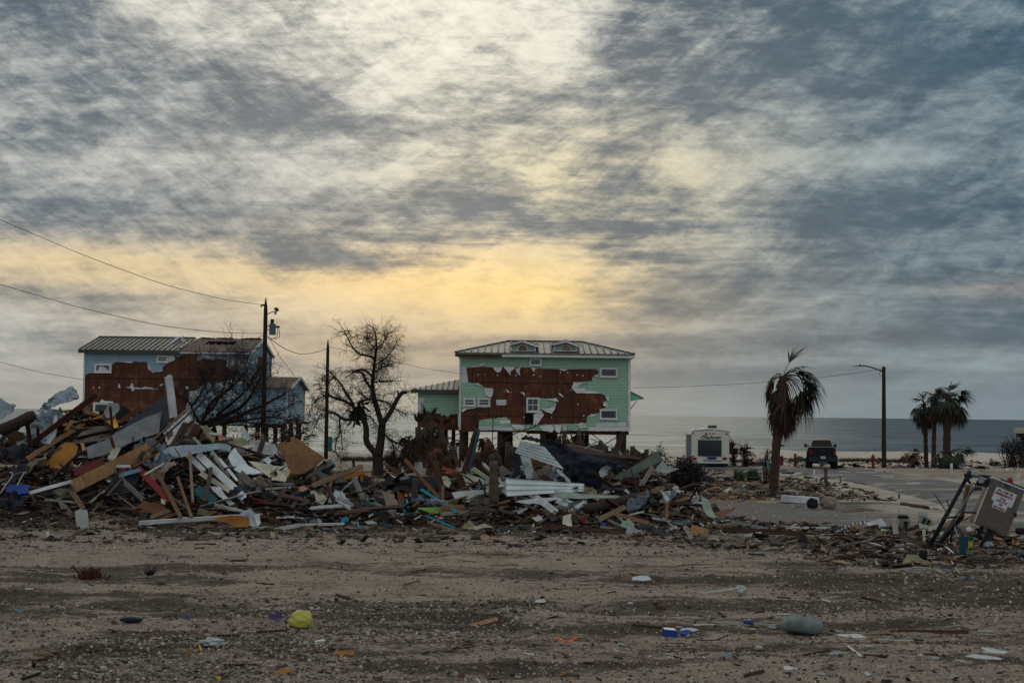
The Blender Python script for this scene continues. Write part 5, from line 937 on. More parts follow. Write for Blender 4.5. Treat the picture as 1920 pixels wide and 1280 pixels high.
# ------------------------------------------------------------------ debris: pieces placed where they lie
def hp(px, py, lift=.25, ymax=46.2):
    p = hit(px, py, ymax)
    if p.y > 50 and py > 600 and px < 1340 and py < 905: p = CAM+(p-CAM)*(46.2/p.y)
    return p-(p-CAM).normalized()*lift
CATS = dict(board='board', beam='beam', siding_panel='siding', metal_sheet='metal sheet', pipe='pipe', tarp='tarp', cloth='cloth', stick='stick')
def nm(name, label, o, cat=None, group=None): return tag(o, label, cat or CATS.get(name, name.replace('_', ' ')), group)
SD = [100]
def plank(c, x1, y1, x2, y2, w, m, name, label, lift=.3, t=None, jag=.5, roll=None, Y=None, group=None, round_=False, lift2=None, cat=None):
    """board or beam between two pixels; w = seen width in crop pixels"""
    SD[0] += 1; rg = random.Random(SD[0]); p1 = cc(c, x1, y1); p2 = cc(c, x2, y2)
    if Y: a = at(*p1, Y-lift); b = at(*p2, Y-(lift2 if lift2 is not None else lift))
    else: a = hp(*p1, lift); b = hp(*p2, lift2 if lift2 is not None else lift)
    W = w/c[2]/K*((a.y+b.y)/2); L = (b-a).length; xa = (b-a)/L
    if abs(b.y-a.y) > 3.2 and not Y:                      # keep long pieces from diving far into the scene
        far, near = (a, b) if a.y > b.y else (b, a)
        q = CAM+(far-CAM)*((near.y+3.2)/far.y)
        if far is a: a = q
        else: b = q
        L = (b-a).length; xa = (b-a)/L
    vw = ((a+b)/2-CAM).normalized(); wd = xa.cross(vw).normalized(); rl = roll if roll is not None else rg.uniform(-.45, .45)
    wd = (wd*math.cos(rl)+vw*math.sin(rl)); wd = (wd-xa*wd.dot(xa)).normalized(); nn = xa.cross(wd).normalized()
    if t is None: t = max(.03, min(.09, W*.3))
    v = []; f = []
    if round_:
        ns, nk = 12, 10
        for i in range(ns+1):
            s = i/ns; r = W/2*(1+.08*rg.uniform(-1, 1))*(1 if .04 < s < .96 else .82)
            for k in range(nk): an = 2*math.pi*k/nk; v.append((s*L, math.cos(an)*r, math.sin(an)*r))
        for i in range(ns):
            for k in range(nk): k2 = (k+1) % nk; f.append((i*nk+k, i*nk+k2, (i+1)*nk+k2, (i+1)*nk+k))
        f += [tuple(range(nk-1, -1, -1)), tuple(range(ns*nk, ns*nk+nk))]
    else:
        ns = max(4, int(L/.5)); nc = 4; bow = rg.uniform(-.015, .015)*L; twist = rg.uniform(-.08, .08)
        for i in range(ns+1):
            s = i/ns; z0 = bow*math.sin(math.pi*s)
            for k in range(nc):
                y = (k/(nc-1)-.5)*W*(1+rg.uniform(-.03, .03)*(jag > 0)); x = s*L
                if i in (0, ns) and jag: x += rg.uniform(-1, 1)*min(W, .3)*jag*.6
                tz_ = z0+y*twist*s
                v += [(x, y, tz_-t/2), (x, y, tz_+t/2)]
        for i in range(ns):
            for k in range(nc-1):
                p = (i*nc+k)*2; q = ((i+1)*nc+k)*2; f += [(p, p+2, q+2, q), (p+1, q+1, q+3, p+3)]
            p = i*nc*2; q = (i+1)*nc*2; f.append((p, q, q+1, p+1)); p += (nc-1)*2; q += (nc-1)*2; f.append((p+1, q+1, q, p))
        for i in (0, ns):
            for k in range(nc-1): p = (i*nc+k)*2; f.append((p, p+1, p+3, p+2) if i == 0 else (p+2, p+3, p+1, p))
    me = bpy.data.meshes.new(name); me.from_pydata(v, [], f); me.update()
    if round_: me.polygons.foreach_set('use_smooth', [True]*len(me.polygons))
    o = link(name, me, m); o.matrix_world = Matrix(((xa.x, wd.x, nn.x, a.x), (xa.y, wd.y, nn.y, a.y), (xa.z, wd.z, nn.z, a.z), (0, 0, 0, 1)))
    nm(name, label, o, cat, group); return o
def sheet(c, pts, m, name, label, lift=.35, t=.025, lean=38, yaw=None, crump=.04, fs=1.2, Y=None, group=None, parent=None, ribs=None, cat=None):
    """torn board, panel, metal or cloth with the outline pts, lying on a leaning plane through its middle"""
    SD[0] += 1; rg = random.Random(SD[0]); P = [cc(c, x, y) for x, y in pts]; mx_ = sum(p[0] for p in P)/len(P); my_ = sum(p[1] for p in P)/len(P)
    ctr = at(mx_, my_, Y-lift) if Y else hp(mx_, my_, lift); yw = R(yaw if yaw is not None else rg.uniform(-25, 25)); le = R(lean)
    n = Vector((math.sin(yw)*math.cos(le), -math.cos(yw)*math.cos(le), math.sin(le)))
    ex = Vector((math.cos(yw), math.sin(yw), 0)); ey = n.cross(ex).normalized(); V2 = []
    for px, py in P:
        d = ray(px, py); tt = (ctr-CAM).dot(n)/d.dot(n) if abs(d.dot(n)) > .05 else ctr.y/d.y
        q = CAM+d*tt
        if abs(q.y-ctr.y) > 1.6: q = CAM+d*((ctr.y+math.copysign(1.6, q.y-ctr.y))/d.y)
        V2.append(q-ctr)
    bm = bmesh.new(); vs = [bm.verts.new(q) for q in V2]; 
    try: bm.faces.new(vs)
    except ValueError: pass
    bmesh.ops.triangulate(bm, faces=bm.faces[:]); size = max((a-b).length for a in V2 for b in V2)
    cr = crump > .08
    for _ in range((4 if cr else 3) if size > 1.2 else 2):
        el = [e for e in bm.edges if e.calc_length() > max(.08 if cr else .12, size/(26 if cr else 14))]
        if not el: break
        bmesh.ops.subdivide_edges(bm, edges=el, cuts=1); bmesh.ops.triangulate(bm, faces=[f for f in bm.faces if len(f.verts) > 3])
    off = Vector((rg.uniform(0, 50), rg.uniform(0, 50), rg.uniform(0, 50)))
    for vt in bm.verts:
        k = mnoise.noise(vt.co*fs+off)+.45*mnoise.noise(vt.co*fs*3.1+off)+(.55*(.5-abs(mnoise.noise(Vector((vt.co.dot(ex)*4.2, vt.co.dot(ey)*1.1, 3))+off)))+.25*mnoise.noise(vt.co*9+off) if cr else 0); vt.co += n*k*crump*2.0
        if vt.is_boundary: vt.co += ex*rg.uniform(-1, 1)*crump*.25+ey*rg.uniform(-1, 1)*crump*.25
    bmesh.ops.recalc_face_normals(bm, faces=bm.faces[:]); bmesh.ops.solidify(bm, geom=bm.faces[:], thickness=t)
    M_ = Matrix((ex, ey, n)).transposed(); bm.transform(M_.inverted().to_4x4())
    me = bpy.data.meshes.new(name); bm.to_mesh(me); bm.free(); 
    if crump > .05: me.polygons.foreach_set('use_smooth', [True]*len(me.polygons)); me.set_sharp_from_angle(angle=R(40))
    o = link(name, me, m); o.matrix_world = Matrix.Translation(ctr)@M_.to_4x4(); nm(name, label, o, cat, group); return o
def ribbed(c, q4, m, name, label, lifts=(.35, .35, .35, .35), nr=6, amp=.025, t=.02, crump=.03, Y=None, nu=60, along='u', bendz=0, cat=None, smooth=True, grooves=None, lines=None):
    """corrugated / clapboard sheet spanned by four pixels (tl, tr, br, bl)"""
    SD[0] += 1; rg = random.Random(SD[0]); P = [cc(c, x, y) for x, y in q4]; C = [(at(*p, Y-l) if Y else hp(*p, l)) for p, l in zip(P, lifts)]
    my = min(p.y for p in C); C = [CAM+(p-CAM)*((my+min(p.y-my, 2.4))/p.y) for p in C]
    n = (C[1]-C[0]).cross(C[3]-C[0]).normalized(); n = n if n.dot(CAM-C[0]) > 0 else -n; nv = max(12, nr*6); 
    U_, V_ = (16, nv) if along == 'u' else (nv, 16); off = rg.uniform(0, 50); v = []; f = []
    for layer in (0, 1):
        for j in range(V_+1):
            for i in range(U_+1):
                s, r = i/U_, j/V_; p = C[0].lerp(C[1], s).lerp(C[3].lerp(C[2], s), r); g = r if along == 'u' else s
                ph = (g*nr) % 1; h = amp*(1 if ph < .16 else 0)
                k = mnoise.noise(Vector((p.x*.9+off, p.z*.9, p.y)))*crump*3+bendz*math.sin(math.pi*s)
                rag = rg.uniform(-.03, .03) if layer == 0 and (i in (0, U_)) else 0
                v.append(p+n*(h+k-layer*t)+(C[1]-C[0]).normalized()*rag)
    N = (U_+1)*(V_+1)
    for j in range(V_):
        for i in range(U_):
            a = j*(U_+1)+i; f.append((a, a+1, a+U_+2, a+U_+1)); f.append((N+a, N+a+U_+1, N+a+U_+2, N+a+1))
    for i in range(U_): f.append((i, N+i, N+i+1, i+1)); a = V_*(U_+1)+i; f.append((a, a+1, N+a+1, N+a))
    for j in range(V_): a = j*(U_+1); f.append((a, a+U_+1, N+a+U_+1, N+a)); a += U_; f.append((a, N+a, N+a+U_+1, a+U_+1))
    q = MB(); q.v = [tuple(x) for x in v]; q.f = f; o = q.build(name, m); nm(name, label, o, cat); return o
def tubes(c, pts, w, m, name, label, lift=.3, Y=None, n=6, group=None, cat=None, sm=2, jit=0):
    P = [(at(*cc(c, x, y), Y-lift) if Y else hp(*cc(c, x, y), lift)) for x, y in pts]; r = w/c[2]/K*P[0].y/2
    if sm and len(P) > 2: P = smooth_pts(P, sm)
    q = MB(); q.tube(P, r, n); return nm(name, label, q.build(name, m, smooth=n > 5), cat, group)
def blob(c, x, y, rx, ry, m, name, label, lift=None, seed=0, amp=.25, fs=2.2, flat_=.0, Y=None, group=None, cat=None, dz=.6, sub=4, tilt=0):
    p1 = cc(c, x, y+ry); g = at(*p1, Y) if Y else hit(*p1); s = 1/c[2]/K*g.y; bm = bmesh.new(); bmesh.ops.create_icosphere(bm, subdivisions=sub, radius=1); off = Vector((seed*3.1, seed*1.7, seed))
    for v in bm.verts:
        k = 1+amp*(mnoise.noise(v.co*fs+off)+.5*mnoise.noise(v.co*fs*2.3+off)); co = v.co*k; v.co = Vector((co.x*rx*s, co.y*rx*s*dz, max(co.z, -.8)*ry*s*1.05))
    if tilt: bm.transform(Matrix.Rotation(R(tilt), 4, 'Y'))
    me = bpy.data.meshes.new(name); bm.to_mesh(me); bm.free(); me.polygons.foreach_set('use_smooth', [True]*len(me.polygons)); o = link(name, me, m)
    zc_ = at(*cc(c, x, y), g.y).z; o.location = (at(*cc(c, x, y), g.y).x, g.y, zc_-(0.0)); nm(name, label, o, cat, group); return o
B, BM, MS, SP = 'board', 'beam', 'metal_sheet', 'siding_panel'
# ---- left pile
for a in [
    (0, 455, 232, 345, 78, 'darkwood', 'wood_pole', 'thick dark broken pole sticking out at the left edge of the tall pile', dict(lift=.9, round_=True, Y=46)),
    (70, 645, 642, 212, 36, 'redwood', BM, 'long maroon beam slanting up across the left end of the tall pile', dict(lift=1.1, Y=46.2, lift2=1.4, jag=.6)),
    (180, 640, 612, 372, 32, 'pine', B, 'long brown board parallel below the maroon beam', dict(lift=.75)),
    (195, 868, 506, 783, 24, 'white', B, 'white trim board lying at the foot of the yellow panel', dict(lift=.6)),
    (1122, 85, 1156, 362, 42, 'white', 'post', 'tall white porch post standing at the top of the left pile', dict(lift=1.0, Y=46.5, t=.2, roll=.3, jag=.3)),
    (990, 542, 1270, 286, 9, 'tan', 'stick', 'long thin tan lath crossing above the white ribbed panel', dict(lift=1.2)), (600, 1130-120, 1000, 560, 8, 'pine', 'stick', 'thin brown lath running down beside the woodchip plank', dict(lift=.5)),
    (1020, 560, 1296, 306, 10, 'brown', 'stick', 'thin dark lath just right of the long tan one', dict(lift=1.1)),
    (1140, 562, 1232, 398, 26, 'brown', B, 'first brown board leaning beneath the white ribbed panel', dict(lift=.9)), (1185, 560, 1250, 405, 20, 'darkwood', B, 'second darker board leaning beneath the white ribbed panel', dict(lift=.95)),
    (738, 645, 812, 504, 50, 'paleboard', B, 'short pale grooved board standing above the woodchip plank', dict(lift=.95)),
    (800, 395, 942, 296, 26, 'rustwood', B, 'rust orange wedge of timber at the pile top near the blue house', dict(lift=.7, Y=47)), (850, 285, 900, 350, 14, 'rustwood', 'stick', 'small orange splinter at the pile crest', dict(lift=.8, Y=47)),
    (735, 290, 750, 476, 16, 'redwood', 'stick', 'upright maroon stake in the pile below the blue house window', dict(lift=1.1)), (897, 350, 885, 532, 8, 'charred', 'stick', 'upright thin black rod before the grey panel', dict(lift=1.2)),
    (918, 700, 1132, 925, 42, 'red', B, 'dark red painted board sloping down in the left pile', dict(lift=.75)),
    (1043, 718, 1207, 1032, 26, 'pine', B, 'brown stud leaning right of the red board', dict(lift=.9)), (1183, 758, 1277, 1027, 20, 'pine', B, 'thinner brown stud leaning second right of the red board', dict(lift=.9)),
    (1264, 582, 1285, 932, 20, 'drift', 'stick', 'knotty pale branch standing upright before the white planks', dict(lift=1.2, round_=True)),
    (888, 692, 1060, 594, 16, 'rustwood', B, 'narrow orange stud crossing above the red board', dict(lift=1.0)), (780, 745, 900, 670, 12, 'rustwood', 'stick', 'thin orange strip along the lower edge of the woodchip plank', dict(lift=.75)),
    (473, 848, 557, 972, 32, 'pine', 'post', 'short brown post leaning onto the cream gutter tray', dict(lift=.8)), (300, 912, 512, 930, 10, 'offwhite', 'stick', 'thin white strip low at the front of the left pile', dict(lift=.5)), (750, 1058, 932, 1055, 12, 'brown', B, 'thin brown board end left of the long white beam', dict(lift=.3)),
    (0, 600, 62, 594, 22, 'cream', B, 'cream board end at the left edge upper', dict(lift=.5)), (0, 686, 152, 692, 20, 'cream', B, 'cream board at the left edge lower', dict(lift=.5)), (0, 775, 135, 716, 55, 'brown', B, 'wide dark brown board at the left edge above the bent white frame', dict(lift=.2)),
    (60, 470, 182, 505, 58, 'burnt', BM, 'short dark beam behind the left edge metal strip', dict(lift=.2)), (1000, 1032, 1132, 980, 26, 'tan', B, 'upper short tan board fanned out at the pile foot', dict(lift=.4)), (1060, 1042, 1172, 1004, 18, 'pine', B, 'lower short tan board fanned out at the pile foot', dict(lift=.45)),
    (1090, 672, 962, 746, 12, 'cream', 'stick', 'pale stick crossing the red board', dict(lift=1.1)), (440, 450, 480, 385, 26, 'ochre', B, 'small yellow shard in the upper left pile', dict(lift=.8)), (560, 320, 650, 345, 18, 'ochre', B, 'yellow splinter at the crest under the maroon beam tip', dict(lift=.6, Y=47)),
    (0, 910, 210, 882, 9, 'pine', 'stick', 'long thin brown stick in front of the blue tub', dict(lift=.6)), (105, 1050, 240, 1000, 24, 'darkwood', B, 'dark board half buried at the left foot', dict(lift=.3)), (350, 925, 300, 1010, 40, 'darkwood', B, 'dark stub at the left pile foot', dict(lift=.3)),
    (520, 900, 640, 860, 18, 'brown', B, 'brown sliver under the woodchip plank', dict(lift=.35)), (600, 930, 700, 850, 14, 'paleboard', B, 'pale sliver beside the dark draped sheet', dict(lift=.5)), (1150, 900, 1240, 960, 16, 'greywood', B, 'grey sliver between the two leaning studs', dict(lift=.6)),
    (250, 620, 420, 560, 12, 'brown', 'stick', 'thin brown batten above the yellow panel', dict(lift=.9)), (420, 415, 560, 380, 10, 'offwhite', 'stick', 'thin white edge poking out below the maroon beam', dict(lift=.6)), (390, 330, 600, 300, 14, 'pine', B, 'brown batten at the crest behind the maroon beam', dict(lift=.3, Y=47.5)),
    (930, 870, 1060, 770, 14, 'brown', 'stick', 'root like stick hanging in the dark hollow', dict(lift=.6)), (770, 870, 900, 965, 10, 'drift', 'stick', 'curved twig in the dark hollow of the left pile', dict(lift=.9))]:
    plank(C1, *a[:5], a[5], a[6], a[7], **a[8])
for a in [
    ([(255, 322), (300, 270), (370, 215), (480, 155), (500, 178), (518, 178), (522, 240), (440, 270), (350, 300), (275, 336)], 'tin', MS, 'crumpled pale metal strip raised highest at the left of the pile against the sea', dict(Y=46.5, lift=.9, crump=.12, lean=10)),
    ([(165, 552), (215, 420), (262, 345), (300, 320), (398, 300), (412, 348), (385, 380), (375, 480), (362, 585), (290, 600), (200, 610)], 'tin', MS, 'tall bent grey metal sheet standing behind the maroon beam', dict(Y=46.3, lift=.5, crump=.12, lean=12)),
    ([(-30, 225), (0, 240), (60, 270), (112, 292), (95, 330), (30, 365), (0, 388), (-30, 395)], 'tin', MS, 'curled grey metal strip cut off by the left edge', dict(Y=46.5, lift=.9, crump=.12, lean=10)),
    ([(190, 842), (225, 750), (270, 665), (330, 660), (400, 560), (470, 538), (525, 565), (515, 600), (500, 640), (470, 720), (430, 790), (370, 800)], 'ochre', 'panel', 'large yellow ochre insulation panel with ragged top in the left pile', dict(lift=.55, t=.06, crump=.03)),
    ([(305, 530), (345, 480), (365, 350), (382, 348), (376, 470), (330, 545)], 'palemetal', MS, 'narrow pale metal trim hanging before the tall grey sheet', dict(Y=46, lift=.9, lean=15)),
    ([(575, 568), (590, 642), (700, 620), (860, 540), (1060, 470), (1076, 328), (900, 400), (770, 470), (700, 522)], 'greyboard', 'panel', 'long weathered grey wall panel lying across the middle of the left pile', dict(lift=1.0, Y=46, t=.06, lean=25, crump=.02)),
    ([(780, 450), (870, 380), (945, 335), (1030, 270), (1098, 215), (1095, 110), (1118, 120), (1150, 300), (1152, 365), (1060, 470), (1070, 330), (900, 395), (780, 470)], 'slate', 'panel', 'big charcoal roof panel rising to the white post', dict(Y=46.4, lift=.6, t=.05, lean=12, crump=.02)),
    ([(480, 520), (560, 448), (640, 432), (745, 420), (760, 480), (680, 520), (600, 560), (520, 546)], 'taupe', 'panel', 'mottled brown plaster slab above the yellow panel', dict(lift=.4, crump=.06)),
    ([(595, 415), (622, 370), (690, 338), (682, 382), (640, 442)], 'ochre', 'foam_sheet', 'torn yellow foam scrap on the plaster slab', dict(lift=.65, crump=.06)), ([(708, 385), (770, 368), (792, 430), (770, 442), (730, 405)], 'yellow', 'foam_sheet', 'small bright yellow foam scrap near the upright maroon stake', dict(lift=.7, crump=.06)),
    ([(690, 330), (730, 270), (790, 270), (800, 310), (760, 360), (710, 372)], 'greyboard', 'panel', 'small grey crumpled panel below the blue house window', dict(Y=46.8, lift=.4, crump=.06)), ([(768, 382), (812, 288), (872, 310), (830, 372)], 'black', 'tarp', 'black patch painting a dark hole at the pile crest', dict(Y=46.8, lift=.4, lean=20)),  # the black piece paints the shade of a hole in the crest
    ([(495, 762), (498, 700), (580, 665), (660, 633), (702, 668), (640, 705), (560, 748)], 'maroon', 'cloth', 'deep red cloth stuffed above the woodchip plank', dict(lift=.45, crump=.05)),
    ([(662, 992), (700, 880), (768, 748), (850, 730), (950, 718), (925, 780), (850, 880), (790, 950), (735, 998)], 'navy', 'tarp', 'dark navy corrugated sheet draped down the left pile', dict(lift=.45, crump=.09)), ([(768, 748), (850, 722), (940, 712), (948, 730), (860, 748), (788, 768)], 'skyblue', 'cloth', 'faded blue folded edge on top of the navy sheet', dict(lift=.65, crump=.05)),
    ([(505, 990), (540, 975), (582, 980), (592, 1060), (590, 1146), (560, 1156), (527, 1146), (515, 1070)], 'offwhite', 'gutter_tray', 'cream metal tray standing on end at the foot of the left pile', dict(lift=.5, t=.06, lean=8, crump=.02)),
    ([(373, 906), (392, 897), (500, 1010), (432, 1022)], 'greywood', B, 'triangular grey board at the left pile foot', dict(lift=.4)), ([(42, 500), (60, 483), (162, 520), (150, 572), (70, 562)], 'palegreen', SP, 'pale green siding scrap at the far left behind the metal', dict(lift=.2)),
    ([(890, 972), (960, 922), (1090, 938), (1122, 998), (1060, 1030), (985, 1032)], 'rust', 'panel', 'rust brown rounded panel low in the left pile', dict(lift=.25, crump=.04)), ([(1240, 520), (1300, 412), (1332, 418), (1402, 540), (1330, 552)], 'burnt', 'panel', 'dark brown triangular panel right of the white ribbed panel', dict(lift=.25)),
    ([(305, 1130), (330, 1125), (336, 1160), (318, 1168)], 'offwhite', 'scrap', 'small white chip at the foot of the left pile', dict(lift=.15)), ([(1075, 905), (1105, 915), (1100, 945), (1078, 940)], 'cream', 'scrap', 'small cream square beside the red board', dict(lift=.7)),
    ([(1330, 420), (1425, 540), (1440, 480), (1380, 420)], 'khaki', 'panel', 'pale khaki strip edge beside the dark triangular panel', dict(lift=.45)), ([(535, 545), (560, 540), (572, 580), (552, 585)], 'peach', 'scrap', 'small pink scrap beside the yellow panel top', dict(lift=.7))]:
    sheet(C1, a[0], a[1], a[2], a[3], **a[4])
o = plank(C1, 488, 822, 1012, 566, 86, 'osb', B, 'wide woodchip plank with a dark knot slanting across the left pile', lift=1.0, t=.05, roll=.1)
ribbed(C1, [(1085, 460), (1235, 330), (1285, 375), (1115, 545)], 'white', SP, 'white ribbed siding panel below the long laths', (.7,)*4, 6, .02, along='v')
tubes(C1, [(5, 868), (40, 810), (88, 750), (80, 728), (60, 732)], 9, 'offwhite', 'chair_tube', 'bent white tube frame left of the blue tub', .8); tubes(C1, [(112, 818), (140, 770), (160, 732), (172, 726), (178, 735)], 9, 'offwhite', 'chair_tube', 'second bent white tube just behind the blue tub', .8)
sheet(C1, [(35, 866), (62, 812), (120, 820), (196, 820), (190, 880), (112, 888)], 'plastic_blue', 'plastic_tub', 'crushed bright blue plastic tub at the left edge', lift=.7, t=.08, crump=.06)
# ---- second stretch
for a in [
    (328, 418, 722, 790, 62, 'white', SP, 'widest white fascia plank fanning down in the middle of the left pile', dict(lift=.95, t=.04)), (240, 428, 382, 562, 44, 'white', SP, 'shorter white plank left of the wide fascia', dict(lift=.75)), (345, 578, 690, 787, 42, 'cream', SP, 'cream grooved siding plank lying below the white fascia', dict(lift=.9)),
    (402, 430, 662, 702, 22, 'brown', B, 'thin brown board between the white planks', dict(lift=1.05)), (440, 400, 602, 600, 38, 'palemetal', MS, 'pale metal flashing among the white planks', dict(lift=.75)), (505, 452, 662, 642, 24, 'white', B, 'narrow white strip with rounded upper end', dict(lift=1.05)),
    (600, 500, 842, 742, 66, 'greywood', B, 'broad grey board right of the white planks', dict(lift=.65)), (668, 638, 782, 772, 34, 'pine', B, 'orange brown stud end beside the maroon cone', dict(lift=.95)),
    (436, 545, 390, 832, 34, 'brown', 'post', 'square brown post standing upright before the cream plank', dict(lift=1.3, t=.12)), (716, 782, 1000, 862, 38, 'maroon', 'umbrella', 'closed maroon beach umbrella lying in the middle dip', dict(lift=.5, round_=True)),
    (740, 650, 1152, 682, 26, 'steel', 'pipe', 'blue grey metal pole lying below the cream shell', dict(lift=.75, round_=True)), (828, 692, 1002, 595, 24, 'darkwood', B, 'dark split board crossing the blue grey pole', dict(lift=1.0)), (1120, 652, 1402, 640, 34, 'tan', B, 'tan board lying flat beneath the plywood', dict(lift=.6)),
    (1300, 692, 1742, 518, 44, 'tan', B, 'long tan board rising right toward the tree base', dict(lift=.7, Y=45, lift2=.2)), (1218, 622, 1335, 500, 30, 'pine', B, 'short brown board leaning on the plywood', dict(lift=.8)), (1200, 620, 1285, 520, 24, 'cream', B, 'cream stick leaning on the plywood foot', dict(lift=1.0)),
    (1250, 632, 1482, 468, 40, 'offwhite', B, 'whitish board leaning under the teal piece', dict(lift=.6)), (1385, 588, 1497, 508, 36, 'teal', B, 'short teal painted board right of the plywood', dict(lift=.95)), (1330, 560, 1420, 480, 26, 'brown', B, 'dark brown plank between plywood and teal board', dict(lift=.8)),
    (1580, 622, 1745, 570, 36, 'ochre', B, 'yellow brown box edge near the tree base', dict(lift=.5)), (1735, 575, 1728, 650, 28, 'ochre', B, 'upright leg of the yellow brown box', dict(lift=.5)), (1482, 618, 1435, 782, 20, 'brown', 'stick', 'brown stake under the long tan board', dict(lift=1.0)), (1625, 655, 1835, 705, 48, 'darkwood', BM, 'dark heavy beam right of the grey hood', dict(lift=.4)),
    (1642, 942, 1832, 862, 46, 'pine', B, 'light brown board with turquoise tape in the middle row', dict(lift=.6)), (1240, 782, 1332, 730, 22, 'white', B, 'short white strip by the cream panel', dict(lift=.6)), (1500, 880, 1380, 960, 20, 'greywood', B, 'grey sliver below the flat grey board', dict(lift=.4)),
    (470, 850, 722, 910, 24, 'white', B, 'white strip crossing above the ochre curled board', dict(lift=.6)), (1000, 960, 1152, 955, 14, 'white', 'stick', 'thin white strip in the middle rubble', dict(lift=.5)), (980, 1066, 1202, 1024, 30, 'white', B, 'broken white board end in front of the middle rubble', dict(lift=.4)), (1202, 1024, 1582, 1015, 18, 'white', B, 'long thin white board in front of the middle rubble', dict(lift=.4)),
    (388, 1085, 512, 1112, 30, 'offwhite', B, 'flat white chip in front of the left pile', dict(lift=.15)), (1490, 1068, 1536, 1096, 18, 'offwhite', B, 'upper small white chip in front of the middle row', dict(lift=.12)), (1504, 1116, 1572, 1112, 14, 'offwhite', B, 'lower small white chip in front of the middle row', dict(lift=.12)),
    (205, 1150, 402, 1150, 18, 'burnt', B, 'flat dark board on the sand before the left pile', dict(lift=.1)), (300, 1190, 480, 1185, 12, 'burnt', 'stick', 'thin dark stick on the sand before the left pile', dict(lift=.08)), (428, 1072, 582, 1040, 24, 'pine', B, 'brown board tucked under the ochre curled board', dict(lift=.3)), (300, 1065, 425, 1022, 26, 'tan', B, 'tan board tucked under the long white beam', dict(lift=.3)),
    (900, 715, 1122, 700, 16, 'cream', B, 'thin cream strip below the blue grey pole', dict(lift=.8)), (930, 980, 1080, 1010, 16, 'brown', B, 'brown sliver in the middle dip', dict(lift=.4)), (1085, 880, 1200, 920, 16, 'tan', B, 'tan sliver in the middle dip', dict(lift=.4)),
    (790, 1045, 930, 1040, 8, 'offwhite', 'stick', 'thin pale rod right of the grey crumpled cloth', dict(lift=.3)), (850, 945, 930, 955, 14, 'rustwood', B, 'rusty sliver right of the grey crumpled cloth', dict(lift=.4)), (880, 240, 870, 300, 26, 'pine', 'post', 'stub of brown post behind the cream shell', dict(lift=.2, Y=46)),
    (780, 260, 850, 240, 24, 'tan', B, 'small tan board end behind the cream shell', dict(lift=.2, Y=46)), (300, 330, 360, 200, 18, 'brown', B, 'brown board in the hollow beside the white ribbed panel', dict(lift=.4)), (1655, 460, 1660, 580, 16, 'charred', 'post', 'short black stake standing behind the long tan board', dict(lift=0, Y=60))]:
    plank(C2, *a[:5], a[5], a[6], a[7], **a[8])
plank((0, 0, 1), 261.5, 980, 466, 967, 7, 'white', BM, 'long white square beam lying along the front foot of the left pile', lift=.55, t=.12)
